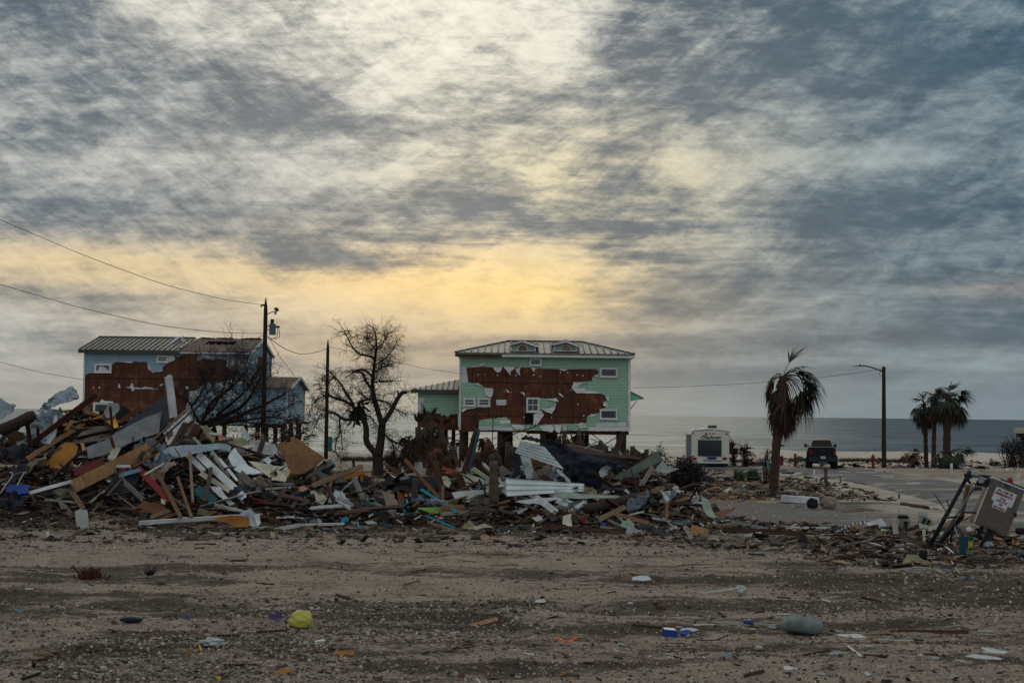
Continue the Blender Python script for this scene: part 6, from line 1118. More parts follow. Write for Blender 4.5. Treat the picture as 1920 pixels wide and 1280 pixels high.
for a in [
    ([(0, 395), (80, 358), (200, 345), (330, 332), (450, 325), (560, 330), (608, 358), (600, 398), (520, 370), (400, 385), (330, 402), (200, 440), (100, 455), (0, 492), (-60, 500), (-50, 440)], 'tin', MS, 'long bent grey roof flashing arching over the white planks', dict(lift=1.3, crump=.05, lean=30)),
    ([(293, 730), (330, 685), (420, 740), (492, 800), (450, 852), (400, 830), (340, 802)], 'teal', 'cloth', 'crumpled dark teal cloth behind the square brown post', dict(lift=.6, crump=.07)), ([(428, 700), (512, 700), (560, 770), (642, 842), (602, 862), (520, 790), (460, 740)], 'white', 'scrap', 'white plastic shard right of the teal cloth', dict(lift=.7)),
    ([(600, 382), (612, 320), (642, 288), (720, 264), (780, 288), (720, 330), (680, 355), (640, 362)], 'khaki', 'panel', 'curved khaki shell piece on top of the cream wreckage', dict(lift=.9, crump=.05)), ([(640, 362), (700, 320), (760, 300), (830, 292), (900, 302), (960, 330), (1002, 362), (1012, 432), (990, 480), (960, 502), (900, 505), (830, 500), (740, 472), (690, 420)], 'offwhite', 'broken_tub', 'dirty cream broken shell of a tub between plywood and white planks', dict(lift=.7, t=.08, crump=.10, fs=2)),
    ([(830, 430), (870, 400), (905, 420), (960, 425), (925, 460), (890, 455), (850, 475)], 'void', 'hole_shade', 'dark patch painting the ragged gap in the cream shell', dict(lift=1.15, crump=.02)), ([(888, 470), (920, 445), (960, 470), (930, 512)], 'palemetal', 'scrap', 'pale metal tongue in the torn gap of the shell', dict(lift=1.25)),  # void sheet over the shell paints the dark inside the gap
    ([(588, 452), (608, 400), (640, 372), (700, 450), (760, 520), (890, 588), (800, 602), (700, 600), (640, 560)], 'palemetal', MS, 'shiny cream metal sheet curving down left of the shell', dict(lift=1.15, crump=.06)), ([(755, 480), (860, 490), (962, 510), (955, 640), (925, 610), (895, 588)], 'cream', SP, 'cream siding panel under the shell', dict(lift=1.05)), ([(680, 350), (742, 340), (782, 460), (702, 400)], 'white', 'box', 'small white plastic box resting in the shell', dict(lift=1.3, t=.1)),
    ([(698, 272), (712, 170), (740, 215), (782, 280), (745, 300)], 'palemetal', 'panel', 'pale pointed shard standing up behind the shell', dict(lift=.6, Y=46, lean=10)), ([(1003, 332), (1060, 310), (1085, 318), (1120, 310), (1118, 275), (1135, 270), (1180, 282), (1300, 370), (1418, 450), (1330, 520), (1240, 582), (1160, 592), (1100, 540), (1060, 420)], 'plywood', 'plywood_sheet', 'large brown plywood sheet with jagged top corner', dict(lift=.75, lean=28, crump=.015, cat='plywood')),
    ([(1090, 480), (1160, 470), (1240, 520), (1262, 590), (1210, 580), (1130, 562)], 'rust', 'panel', 'torn orange brown layer at the plywood foot', dict(lift=.95)), ([(1090, 590), (1130, 545), (1150, 580), (1115, 622)], 'yellow', 'foam_sheet', 'bright yellow foam bit at the lower left of the plywood', dict(lift=.9, crump=.05)),
    ([(1310, 702), (1400, 660), (1500, 622), (1480, 742), (1350, 742)], 'black', 'tarp', 'black patch standing for the shade under the long tan board', dict(lift=.4)), ([(1458, 742), (1475, 690), (1500, 642), (1540, 605), (1575, 620), (1622, 690), (1605, 740), (1560, 765)], 'steel', MS, 'grey bent sheet metal hood in the middle row', dict(lift=.7, crump=.06)),  # the black piece is painted shade beneath the tan board
    ([(1320, 742), (1362, 740), (1440, 790), (1400, 850), (1368, 872), (1335, 810)], 'cream', SP, 'cream corrugated square left of the flat grey board', dict(lift=.6)), ([(1448, 902), (1470, 870), (1520, 830), (1602, 795), (1668, 850), (1640, 890), (1580, 902)], 'greyboard', 'panel', 'flat grey shingle board in the middle row', dict(lift=.7)),
    ([(448, 990), (480, 965), (522, 950), (600, 940), (680, 940), (766, 968), (762, 1062), (720, 1068), (680, 1060), (590, 1010), (520, 990)], 'ochre', 'panel', 'curled ochre board at the right end of the long white beam', dict(lift=.5, crump=.04, lean=15)), ([(308, 952), (330, 880), (400, 890), (480, 910), (540, 942), (420, 950)], 'tan', 'panel', 'tan cardboard behind the long white beam', dict(lift=.4)),
    ([(690, 932), (740, 905), (782, 900), (842, 950), (842, 1042), (800, 1044), (770, 1040), (765, 965), (720, 940)], 'fabricgrey', 'cloth', 'crumpled blue grey cloth at the end of the long white beam', dict(lift=.5, crump=.07)), ([(800, 942), (850, 930), (862, 1012), (832, 1042)], 'white', 'scrap', 'white shard right of the blue grey cloth', dict(lift=.6)),
    ([(1180, 700), (1240, 680), (1290, 720), (1240, 750), (1190, 740)], 'peach', 'cloth', 'pinkish patterned cloth in the middle row', dict(lift=.5, crump=.05)), ([(900, 740), (960, 720), (1060, 770), (1020, 850), (940, 820), (840, 780)], 'greywood', 'panel', 'weathered brown board half sunk beside the umbrella', dict(lift=.25)),
    ([(380, 225), (430, 215), (520, 260), (545, 290), (500, 325), (440, 270)], 'cream', 'panel', 'cream torn sheet at the crest left of the khaki shell', dict(lift=.5)), ([(470, 275), (520, 250), (540, 262), (500, 290)], 'orange', 'scrap', 'small orange scrap at the crest', dict(lift=.7)), ([(400, 235), (450, 230), (530, 245), (500, 262), (430, 250)], 'offwhite', 'scrap', 'white torn strip at the crest', dict(lift=.6)),
    ([(1560, 960), (1600, 950), (1620, 990), (1560, 1000)], 'turquoise', 'scrap', 'small turquoise scrap under the light brown board', dict(lift=.5)), ([(1340, 990), (1360, 960), (1400, 1000), (1370, 1010)], 'fabricgrey', 'scrap', 'small grey plastic scrap in the middle row', dict(lift=.4))]:
    sheet(C2, a[0], a[1], a[2], a[3], **a[4])
ribbed(C2, [(960, 508), (1142, 520), (1082, 645), (955, 640)], 'cream', SP, 'cream ribbed siding square beside the plywood', (1.0,)*4, 4, .02, along='v')
def striped_ball(c, x, y, rx, ry, label, m1='white', m2='ink', lift=.5):
    g = hp(*cc(c, x, y), lift); s = 1/c[2]/K*g.y; t = empty('striped_cloth', g, label, 'cloth'); n = 12
    for k in range(n):
        q = MB(); a0 = math.pi*k/n; a1 = math.pi*(k+1)/n; row = []
        for j in range(9):
            th = math.pi*j/8
            for a in (a0, a1): row.append((g.x+(rx*s)*math.cos(a)*(1+.1*math.sin(3*th)), g.y+.15*math.cos(th)-.0, g.z+(ry*s)*math.sin(a)*math.sin(th)*.9+.06*math.sin(th*2)))
        q.v = row; q.f = [(2*j, 2*j+1, 2*j+3, 2*j+2) for j in range(8)]; q.build('stripe', m1 if k % 2 else m2, t, True)
striped_ball(C2, 1485, 830, 45, 50, 'crumpled black and white striped cloth left of the flat grey board')
# ---- centre stretch
for a in [
    (765, 390, 1077, 737, 28, 'rustwood', B, 'long orange brown stud slanting down in the centre row', dict(lift=1.0, Y=46.2, lift2=2.0)), (1038, 408, 1102, 682, 52, 'brown', 'post', 'rough dark brown stump leaning behind the orange stud', dict(lift=.5, Y=46)), (464, 490, 496, 702, 15, 'rustwood', 'stick', 'upright thin orange stake left of the black bag', dict(lift=1.0, Y=45.5)),
    (716, 562, 806, 545, 28, 'fabricgrey', 'lid', 'grey curved lid above the black bag', dict(lift=.6)), (908, 655, 1232, 860, 25, 'turquoise', 'pipe', 'thickest turquoise painted board in the centre row', dict(lift=1.1, cat='board')), (890, 866, 1217, 1006, 20, 'turquoise', B, 'lower turquoise board nearest the camera', dict(lift=.7)), (413, 760, 606, 858, 14, 'turquoise', B, 'thin turquoise strip left of the beige cloth', dict(lift=.8)),
    (718, 790, 792, 892, 24, 'tealdark', B, 'teal shard standing right of the beige cloth', dict(lift=.8)), (780, 750, 800, 835, 20, 'turquoise', B, 'small turquoise shard above the lime cloth', dict(lift=.9)), (1378, 470, 1512, 562, 36, 'greenwood', B, 'pale green board leaning against the broken piling', dict(lift=.6, Y=46)),
    (1150, 792, 1322, 735, 44, 'tan', B, 'tan board end lying on the white sheet', dict(lift=.9)), (985, 880, 1235, 725, 12, 'tan', 'stick', 'thin tan stick crossing the turquoise board', dict(lift=1.3)), (970, 950, 1242, 1042, 26, 'tan', B, 'tan board below the lower turquoise board', dict(lift=.5)), (1085, 882, 1332, 864, 30, 'paleboard', B, 'pale board flat under the lime cloth', dict(lift=.6)),
    (1545, 1042, 1647, 1030, 26, 'skyblue', 'scrap', 'light blue scrap right of the folded cream card', dict(lift=.15)), (1760, 1000, 1802, 985, 22, 'turquoise', 'scrap', 'small light blue bottle scrap by the piling', dict(lift=.15)), (385, 868, 622, 926, 18, 'charred', 'pipe', 'black pole lying in the centre row', dict(lift=.7)),
    (190, 952, 242, 908, 24, 'turquoise', 'scrap', 'turquoise chip under the brown board in the centre', dict(lift=.6)), (342, 950, 346, 1002, 10, 'turquoise', 'scrap', 'upright thin turquoise chip', dict(lift=.5)), (540, 962, 652, 992, 24, 'tealdark', B, 'dark teal board piece in front of the black pole', dict(lift=.4)), (822, 802, 877, 788, 16, 'ochre', 'scrap', 'small yellow scrap left of the lime cloth', dict(lift=.9)),
    (1098, 682, 1312, 742, 38, 'darkwood', B, 'dark plank above the white sheet', dict(lift=.8)), (1095, 462, 1232, 502, 30, 'brickred', 'panel', 'brick red slab behind the brown stump', dict(lift=0, Y=52)), (1100, 520, 1180, 500, 24, 'brickred', 'panel', 'lower brick red slab behind the brown stump', dict(lift=.2, Y=50)), (0, 972, 218, 968, 20, 'white', B, 'white board end at the left of the centre row', dict(lift=.45)),
    (880, 600, 1000, 680, 22, 'rustwood', B, 'short orange board beside the long orange stud', dict(lift=.7)), (440, 645, 480, 720, 24, 'tan', B, 'short tan board left of the orange stake', dict(lift=.6)), (330, 650, 430, 740, 46, 'greywood', B, 'grey brown board lying right of the grey hood', dict(lift=.5)), (480, 880, 440, 900, 16, 'white', 'scrap', 'white chip on the black pole', dict(lift=.8)),
    (850, 928, 915, 890, 10, 'white', 'scrap', 'thin white chip beside the lower turquoise board', dict(lift=.7)), (690, 930, 740, 960, 14, 'offwhite', 'scrap', 'white chip under the beige cloth', dict(lift=.5)), (720, 900, 860, 960, 16, 'brown', B, 'brown sliver left of the lower turquoise board', dict(lift=.4)), (600, 960, 480, 1000, 12, 'darkwood', 'stick', 'dark twig under the centre row', dict(lift=.3)),
    (1250, 520, 1300, 690, 60, 'burnt', BM, 'dark beam end left of the pale box board', dict(lift=.4)), (1000, 790, 880, 810, 14, 'darkwood', B, 'dark strip above the lime cloth', dict(lift=.9)), (100, 555, 60, 720, 22, 'brown', 'stick', 'brown stake at the left of the centre row', dict(lift=1.0)), (270, 900, 490, 800, 30, 'pine', B, 'thin pine edge below the turquoise strip', dict(lift=.7)),
    (1355, 860, 1500, 880, 14, 'brown', 'stick', 'root curling at the piling foot', dict(lift=.1)), (1640, 880, 1860, 830, 16, 'paleboard', B, 'pale strip right of the piling', dict(lift=.4)), (1780, 870, 1862, 828, 20, 'white', B, 'short white strip right of the piling', dict(lift=.6))]:
    plank(C3, *a[:5], a[5], a[6], a[7], **a[8])
plank(C3, 1562, 405, 1566, 790, 88, 'piling', 'broken_piling', 'thick broken wooden piling standing upright in the heap of sand', lift=.6, Y=42.6, round_=True, cat='piling')
for a in [
    ([(578, 622), (590, 570), (612, 545), (720, 560), (822, 534), (940, 540), (1042, 560), (1072, 690), (1000, 660), (900, 640), (800, 600), (700, 610)], 'black', 'tarp', 'glossy black sheet spread behind the black bag', dict(lift=.4, crump=.06)), ([(650, 702), (665, 640), (700, 592), (760, 582), (822, 590), (922, 650), (900, 680), (860, 712), (760, 712)], 'charcoal', 'luggage', 'black grid patterned case in the centre row', dict(lift=.8, t=.12, crump=.04)),
    ([(568, 682), (620, 660), (660, 700), (697, 762), (690, 872), (680, 900), (660, 902), (635, 870), (608, 832)], 'cloth', 'cloth', 'hanging beige cloth in the centre row', dict(lift=.9, crump=.09, fs=2.2)), ([(485, 742), (520, 690), (550, 655), (602, 682), (605, 760), (560, 740)], 'taupe', 'cloth', 'brown grey cloth behind the beige one', dict(lift=.75, crump=.06)), ([(700, 652), (725, 690), (762, 742), (740, 862), (715, 840), (700, 800)], 'rust', B, 'reddish brown shard right of the beige cloth', dict(lift=.95)),
    ([(868, 850), (892, 825), (1000, 820), (1110, 820), (1162, 850), (1062, 872), (960, 870)], 'lime', 'cloth', 'bright lime green plastic sheet in the centre row', dict(lift=.8, crump=.04)), ([(1105, 800), (1180, 790), (1300, 830), (1292, 852), (1200, 860), (1150, 840)], 'lime', 'cloth', 'smaller lime green strip beside the turquoise board', dict(lift=.75)), ([(1185, 680), (1300, 668), (1512, 665), (1512, 762), (1440, 802), (1340, 770), (1280, 765), (1215, 740)], 'offwhite', 'panel', 'flat white panel lying left of the broken piling', dict(lift=.6)),
    ([(1272, 530), (1380, 560), (1482, 600), (1485, 642), (1400, 632), (1312, 602)], 'paleboard', 'box', 'weathered pale box board behind the white panel', dict(lift=.8, t=.14)), ([(1148, 520), (1200, 505), (1272, 500), (1292, 682), (1240, 690), (1178, 662)], 'burnt', 'stump', 'dark rusted stump behind the white panel', dict(lift=.3)), ([(1092, 540), (1140, 530), (1182, 590), (1160, 640), (1120, 620)], 'cream', 'panel', 'whitish slab behind the dark stump', dict(lift=.1)),
    ([(1258, 1015), (1300, 980), (1350, 935), (1405, 992), (1320, 1016)], 'khaki', 'book', 'yellow striped open book lying in the centre foreground rubble', dict(lift=.4)), ([(1290, 1026), (1400, 985), (1480, 970), (1562, 1010), (1480, 1005), (1400, 1022)], 'cream', 'scrap', 'folded cream card on the ground before the piling', dict(lift=.25)), ([(1435, 1080), (1500, 1060), (1536, 1100), (1480, 1132)], 'peach', 'scrap', 'peach coloured chip below the folded cream card', dict(lift=.12)),
    ([(1600, 560), (1670, 545), (1720, 560), (1700, 700), (1640, 690)], 'greyboard', SP, 'grey end of the long siding behind the piling', dict(lift=.5)), ([(1610, 470), (1640, 448), (1780, 530), (1770, 560), (1620, 540)], 'greywood', B, 'brown grey board behind the piling', dict(lift=.2, Y=47)), ([(550, 560), (570, 535), (612, 535), (600, 570)], 'teal', 'scrap', 'teal scrap behind the black sheet', dict(lift=.1, Y=48)), ([(800, 700), (900, 690), (960, 750), (900, 780), (820, 760)], 'steel', MS, 'dark crumpled metal under the black case', dict(lift=.5, crump=.07)),
    ([(960, 890), (1010, 880), (1060, 900), (1000, 920)], 'cloth', 'cloth', 'small pale rag beside the lower turquoise board', dict(lift=.4, crump=.04)), ([(400, 950), (470, 940), (520, 965), (440, 975)], 'offwhite', 'scrap', 'white crumpled scrap in front of the black pole', dict(lift=.4, crump=.04)), ([(1030, 900), (1060, 895), (1075, 920), (1045, 925)], 'orange', 'scrap', 'tiny orange red scrap by the pale board', dict(lift=.45))]:
    sheet(C3, a[0], a[1], a[2], a[3], **a[4])
plank(U_ := UU, 1240, 215, 1010, 1010, 130, 'burnt', 'palm_log', 'broken palm trunk leaning under the green house left end', lift=0, Y=62, round_=True, cat='trunk'); plank(UU, 1270, 230, 1080, 1010, 50, 'tealdark', 'pipe', 'blue plastic wrapped pipe along the leaning broken trunk', lift=.5, Y=61.5, round_=True)
for i, (x0, y0, x1, y1, w_, lab) in enumerate([(700, 530, 690, 790, 30, 'left white post of the small wrecked railing under the house'), (900, 520, 900, 780, 30, 'right white post of the small wrecked railing under the house'), (345, 500, 330, 800, 28, 'thin white pole beside the painted palm base'), (770, 670, 880, 790, 10, 'thin white slat fallen under the house'), (720, 660, 722, 790, 26, 'short white stub next to the railing post')]):
    plank(UU, x0, y0, x1, y1, w_, 'white', 'railing_post', lab, lift=0, Y=88, t=.1, jag=.1, cat='post')
# ---- right pile
for a in [
    (428, 497, 582, 405, 28, 'white', B, 'white slat leaning left under the blue tarp', dict(lift=.5)), (600, 415, 712, 522, 24, 'white', B, 'white slat leaning right under the blue tarp', dict(lift=.6)), (540, 480, 622, 440, 58, 'steel', MS, 'grey perforated panel between the two white slats', dict(lift=.3)),
    (283, 522, 590, 745, 46, 'white', BM, 'thick white square beam slanting before the long siding', dict(lift=1.3, t=.12)), (808, 545, 1122, 577, 30, 'slate', 'pipe', 'rolled grey felt at the end of the long siding', dict(lift=1.0, round_=True)), (828, 728, 1302, 618, 78, 'darkwood', 'log', 'thick dark log with orange brown end in the right pile', dict(lift=.9, round_=True)),
    (1270, 628, 1310, 612, 60, 'rustwood', 'lit_log_end', 'orange brown end of the thick dark log, painted as lit', dict(lift=1.05, round_=True, cat='log')), (1000, 502, 1332, 577, 40, 'burnt', BM, 'brown beam under the corrugated sheet', dict(lift=.9)), (1120, 497, 1282, 528, 24, 'rustwood', B, 'orange plank lying on the brown beam', dict(lift=1.1)), (1262, 542, 1352, 402, 38, 'greywood', B, 'weathered grey board propped against the corrugated sheet', dict(lift=1.2)),  # lit end of the log put in as its own orange brown piece
    (1358, 435, 1532, 622, 12, 'pine', 'stick', 'long thin pine stick slanting down the right pile', dict(lift=1.3)), (1530, 622, 1632, 757, 24, 'brown', B, 'brown board continuing below the long pine stick', dict(lift=.9)), (928, 812, 1132, 710, 40, 'tan', B, 'tan plank slanting up below the dark log', dict(lift=1.0)), (1058, 765, 1322, 835, 32, 'pine', B, 'split pine plank crossing the tan plank', dict(lift=1.0)),
    (500, 870, 1142, 908, 40, 'brown', BM, 'long brown beam along the front foot of the right pile', dict(lift=.35, t=.12, roll=.1, jag=.1)), (890, 768, 922, 872, 24, 'charred', 'stick', 'short black strip standing in the right pile foot', dict(lift=.7)), (935, 850, 992, 840, 26, 'blue', 'scrap', 'dark blue plastic box bit in the right pile foot', dict(lift=.5)), (1508, 842, 1662, 834, 28, 'skyblue', B, 'pale blue plank at the right end of the pile', dict(lift=.5)),
    (1413, 775, 1512, 862, 11, 'offwhite', 'stick', 'thin white stick left of the pale blue plank', dict(lift=.6)), (588, 688, 752, 802, 36, 'brown', B, 'brown board below the white square beam', dict(lift=.9)), (420, 752, 645, 792, 58, 'burnt', BM, 'charred beam left of the brown board in the right pile', dict(lift=.5)), (298, 757, 368, 718, 18, 'white', B, 'short white strip beside the sand heap', dict(lift=.6)),
    (690, 690, 842, 658, 24, 'steel', MS, 'bent grey flashing above the pile foot', dict(lift=1.0)), (700, 752, 822, 668, 28, 'palemetal', MS, 'pale rolled metal piece crossing the grey flashing', dict(lift=1.05)), (1168, 772, 1282, 745, 10, 'cream', 'stick', 'thin pale stick right of the tan plank', dict(lift=.9)), (1388, 732, 1545, 650, 16, 'burnt', B, 'thin dark board under the long pine stick', dict(lift=.8)),
    (940, 865, 1050, 880, 16, 'offwhite', B, 'white strip lying on the foot beam', dict(lift=.6)), (1000, 810, 1090, 850, 20, 'greywood', B, 'grey sliver below the pine plank', dict(lift=.7)), (1180, 700, 1400, 690, 40, 'burnt', BM, 'dark beam in the shadow of the right pile', dict(lift=.3)), (1340, 590, 1440, 560, 36, 'tan', B, 'tan board end at the right top of the pile', dict(lift=.5)),
    (1600, 860, 1660, 960, 34, 'greywood', B, 'grey board leaning on the woodchip box', dict(lift=.4)), (1740, 740, 1850, 830, 22, 'khaki', B, 'khaki strip under the bent green metal', dict(lift=.5)), (1560, 640, 1700, 680, 30, 'burnt', B, 'brown board at the right shoulder of the pile', dict(lift=.4)), (1780, 850, 1920, 862, 26, 'khaki', B, 'khaki board lying right of the woodchip box', dict(lift=.3)),
    (1460, 900, 1540, 865, 26, 'offwhite', B, 'short whitish board under the pale blue plank', dict(lift=.35)), (1340, 860, 1440, 930, 30, 'slate', B, 'dark grey plastic strip right of the black bucket', dict(lift=.35)), (270, 640, 440, 660, 26, 'white', B, 'white board end behind the white square beam', dict(lift=.5)), (760, 800, 850, 770, 22, 'pine', B, 'small pine chunk in the pile foot', dict(lift=.6)),
    (1190, 870, 1110, 815, 20, 'palegreen', B, 'pale green board behind the khaki box', dict(lift=.7)), (480, 860, 400, 890, 14, 'tan', B, 'tan chip left of the foot beam', dict(lift=.2)), (1700, 690, 1660, 800, 16, 'palegreen', B, 'thin pale green strip by the bent metal', dict(lift=.6)), (1880, 900, 1920, 930, 8, 'offwhite', 'stick', 'thin white rod at the right end of the pile', dict(lift=.2))]:
    plank(C4, *a[:5], a[5], a[6], a[7], **a[8])
for a in [
    ([(312, 308), (350, 315), (392, 330), (410, 400), (426, 478), (400, 490), (365, 490), (340, 400)], 'palemetal', MS, 'upright pale siding piece under the high white panel', dict(lift=.5, Y=46, lean=10)), ([(400, 350), (470, 365), (562, 400), (500, 450), (430, 492)], 'burnt', 'panel', 'brown inner wall behind the white slats', dict(lift=.15)),
    ([(640, 222), (720, 232), (900, 262), (1080, 300), (1262, 328), (1252, 352), (1130, 335), (1000, 312), (860, 300), (760, 288)], 'brown', 'roof_edge', 'rusty torn roof edge above the blue tarp', dict(lift=.4, Y=46.5, lean=45, crump=.04, cat='roof')), ([(760, 288), (1000, 310), (1262, 345), (1182, 402), (1080, 400), (1000, 362), (860, 330)], 'charred', 'roof_edge', 'dark sheet painting the shaded underside of the torn roof', dict(lift=.35, Y=46.3, cat='roof')),  # the near-black sheet puts the roof's underside shade into colour
    ([(913, 430), (960, 400), (1020, 362), (1032, 440), (1000, 500), (966, 552), (950, 480)], 'palemetal', 'panel', 'pale grey triangular panel right of the blue tarp', dict(lift=.95)), ([(985, 472), (1010, 433), (1062, 450), (1030, 490), (998, 522)], 'rustwood', B, 'orange wood chunk at the right edge of the pale triangle', dict(lift=1.05)), ([(1368, 432), (1400, 400), (1430, 358), (1472, 398), (1562, 408), (1500, 430), (1450, 442), (1400, 440)], 'greenmetal', MS, 'bent pale green metal tongue right of the corrugated sheet', dict(lift=.7, Y=45)),
    ([(533, 580), (640, 585), (760, 597), (930, 615), (1102, 624), (1060, 642), (900, 640), (760, 640), (620, 640), (540, 620)], 'greenmetal', MS, 'curved grey metal gutter lying before the long siding', dict(lift=1.35, crump=.02)), ([(270, 672), (400, 655), (640, 632), (742, 640), (640, 652), (560, 668), (500, 680), (470, 702), (430, 690), (350, 692)], 'white', 'panel', 'thin white torn sheet below the long siding', dict(lift=.95)),
    ([(1468, 530), (1500, 525), (1542, 540), (1580, 580), (1602, 622), (1562, 642), (1520, 620), (1490, 600)], 'fabricgrey', 'bag', 'grey and navy bag at the right top of the pile', dict(lift=.6, t=.15, crump=.07)), ([(1088, 862), (1120, 830), (1160, 800), (1212, 850), (1200, 882), (1140, 880)], 'palegreen', 'box', 'pale olive crumpled carton at the pile foot', dict(lift=.6)), ([(650, 780), (712, 765), (722, 872), (645, 852)], 'cream', SP, 'square cream siding offcut standing on the foot beam', dict(lift=.7)),
    ([(1158, 852), (1220, 880), (1287, 915), (1282, 946), (1200, 940), (1135, 932)], 'fabricgrey', 'panel', 'light grey square panel at the right end of the foot beam', dict(lift=.45, crump=.015)), ([(1645, 942), (1665, 865), (1790, 900), (1785, 962), (1700, 950)], 'osb', 'box', 'woodchip box at the right end of the pile', dict(lift=.4, t=.12, crump=.02)),
    ([(1728, 632), (1782, 652), (1815, 720), (1848, 802), (1790, 792), (1760, 750), (1745, 720)], 'greenmetal', MS, 'bent upright pale green metal strip at the right end', dict(lift=.6, Y=42)), ([(1675, 762), (1720, 708), (1742, 742), (1700, 792)], 'peach', 'scrap', 'tan cardboard bit left of the bent green strip', dict(lift=.8)), ([(1330, 470), (1360, 460), (1390, 480), (1370, 530), (1335, 520)], 'fabricgrey', 'bag', 'small pale bag near the propped grey board', dict(lift=.9, t=.1, crump=.05)),
    ([(1650, 590), (1700, 590), (1740, 640), (1700, 670), (1660, 640)], 'burnt', 'stump', 'dark root stump at the right shoulder of the pile', dict(lift=.3, t=.15)), ([(260, 300), (300, 290), (320, 420), (290, 480), (262, 420)], 'navy', 'tarp', 'dark plastic hanging at the left end of the high white panel', dict(lift=.3, Y=46, crump=.08, lean=10)), ([(30, 470), (120, 500), (140, 600), (60, 640)], 'greyboard', SP, 'grey siding end right behind the piling', dict(lift=.3)),
    ([(1410, 580), (1440, 600), (1480, 640), (1470, 680), (1440, 640)], 'offwhite', 'scrap', 'white dangling strap on the right pile', dict(lift=1.1)), ([(1240, 830), (1290, 815), (1330, 850), (1270, 865)], 'slate', 'scrap', 'grey scrap beside the black bucket', dict(lift=.5)), ([(410, 800), (470, 780), (500, 810), (440, 830)], 'offwhite', 'cloth', 'crumpled white and green wrapper before the foot beam', dict(lift=.3, crump=.04))]:
    sheet(C4, a[0], a[1], a[2], a[3], **a[4])
sheet(C4, [(318, 182), (335, 162), (362, 153), (400, 168), (450, 180), (520, 200), (640, 224), (700, 255), (760, 288), (880, 318), (1000, 358), (1080, 380), (1132, 402), (1100, 430), (1060, 452), (1010, 400), (970, 380), (950, 400), (925, 432), (945, 490), (957, 552), (910, 552), (860, 542), (800, 535), (740, 520), (690, 480), (650, 440), (620, 400), (590, 352), (540, 300), (480, 222), (400, 195)], 'navy', 'tarp', 'large dark blue tarp draped over the wrecked roof in the right pile', lift=.9, crump=.16, lean=14, yaw=0, fs=1.6, t=.02, Y=45)
ribbed(C4, [(318, 192), (500, 235), (655, 413), (275, 285)], 'palemetal', SP, 'high white ribbed siding panel under the left end of the blue tarp', (1.5, 1.5, 1.6, 1.5), 5, .03, crump=.01, Y=45)
ribbed(C4, [(1040, 487), (1395, 283), (1427, 350), (1135, 497)], 'greenmetal', MS, 'grey green corrugated metal sheet rising to the right', (1.3, .9, 1.0, 1.35), 6, .035, crump=.008)
ribbed(C4, [(205, 487), (810, 528), (812, 590), (213, 628)], 'palemetal', SP, 'long pale ribbed siding lying along the right pile', (1.5, 1.5, 1.8, 1.8), 3, .03, crump=.008, Y=45)
ribbed(C4, [(150, 490), (205, 487), (213, 628), (160, 580)], 'greyboard', SP, 'dark folded end of the long pale siding', (.9, 1.0, 1.1, .9), 3, .02)
blob(C4, 797, 815, 28, 25, 'red', 'plastic_bag', 'small bright red bundle in the right pile foot', seed=3, cat='bag')
def bucket(c, x0, y0, x1, y1, m, label, horiz=True, name='bucket', lift=.4, w=60, bands=None):
    a = hp(*cc(c, x0, y0), lift); b = hp(*cc(c, x1, y1), lift); b = CAM+(b-CAM)*(a.y/b.y); r = w/c[2]/K*a.y/2; t = empty(name, a, label, 'bucket'); d = (b-a)
    part('body', m, t, lambda q: q.tube([a, a+d*.02, b], [r*.8, r*.86, r], 18, False), True); part('bottom', m, t, lambda q: q.tube([a, a+d*.01], r*.8, 18)); part('rim', m, t, lambda q: q.tube([b-d*.05, b-d*.05, b, b], [r*1.01, r*1.08, r*1.08, r*.97], 18, False))
    return t, a, b, r
bucket(C4, 1228, 868, 1325, 880, 'slate', 'dark grey bucket lying on its side at the pile foot')
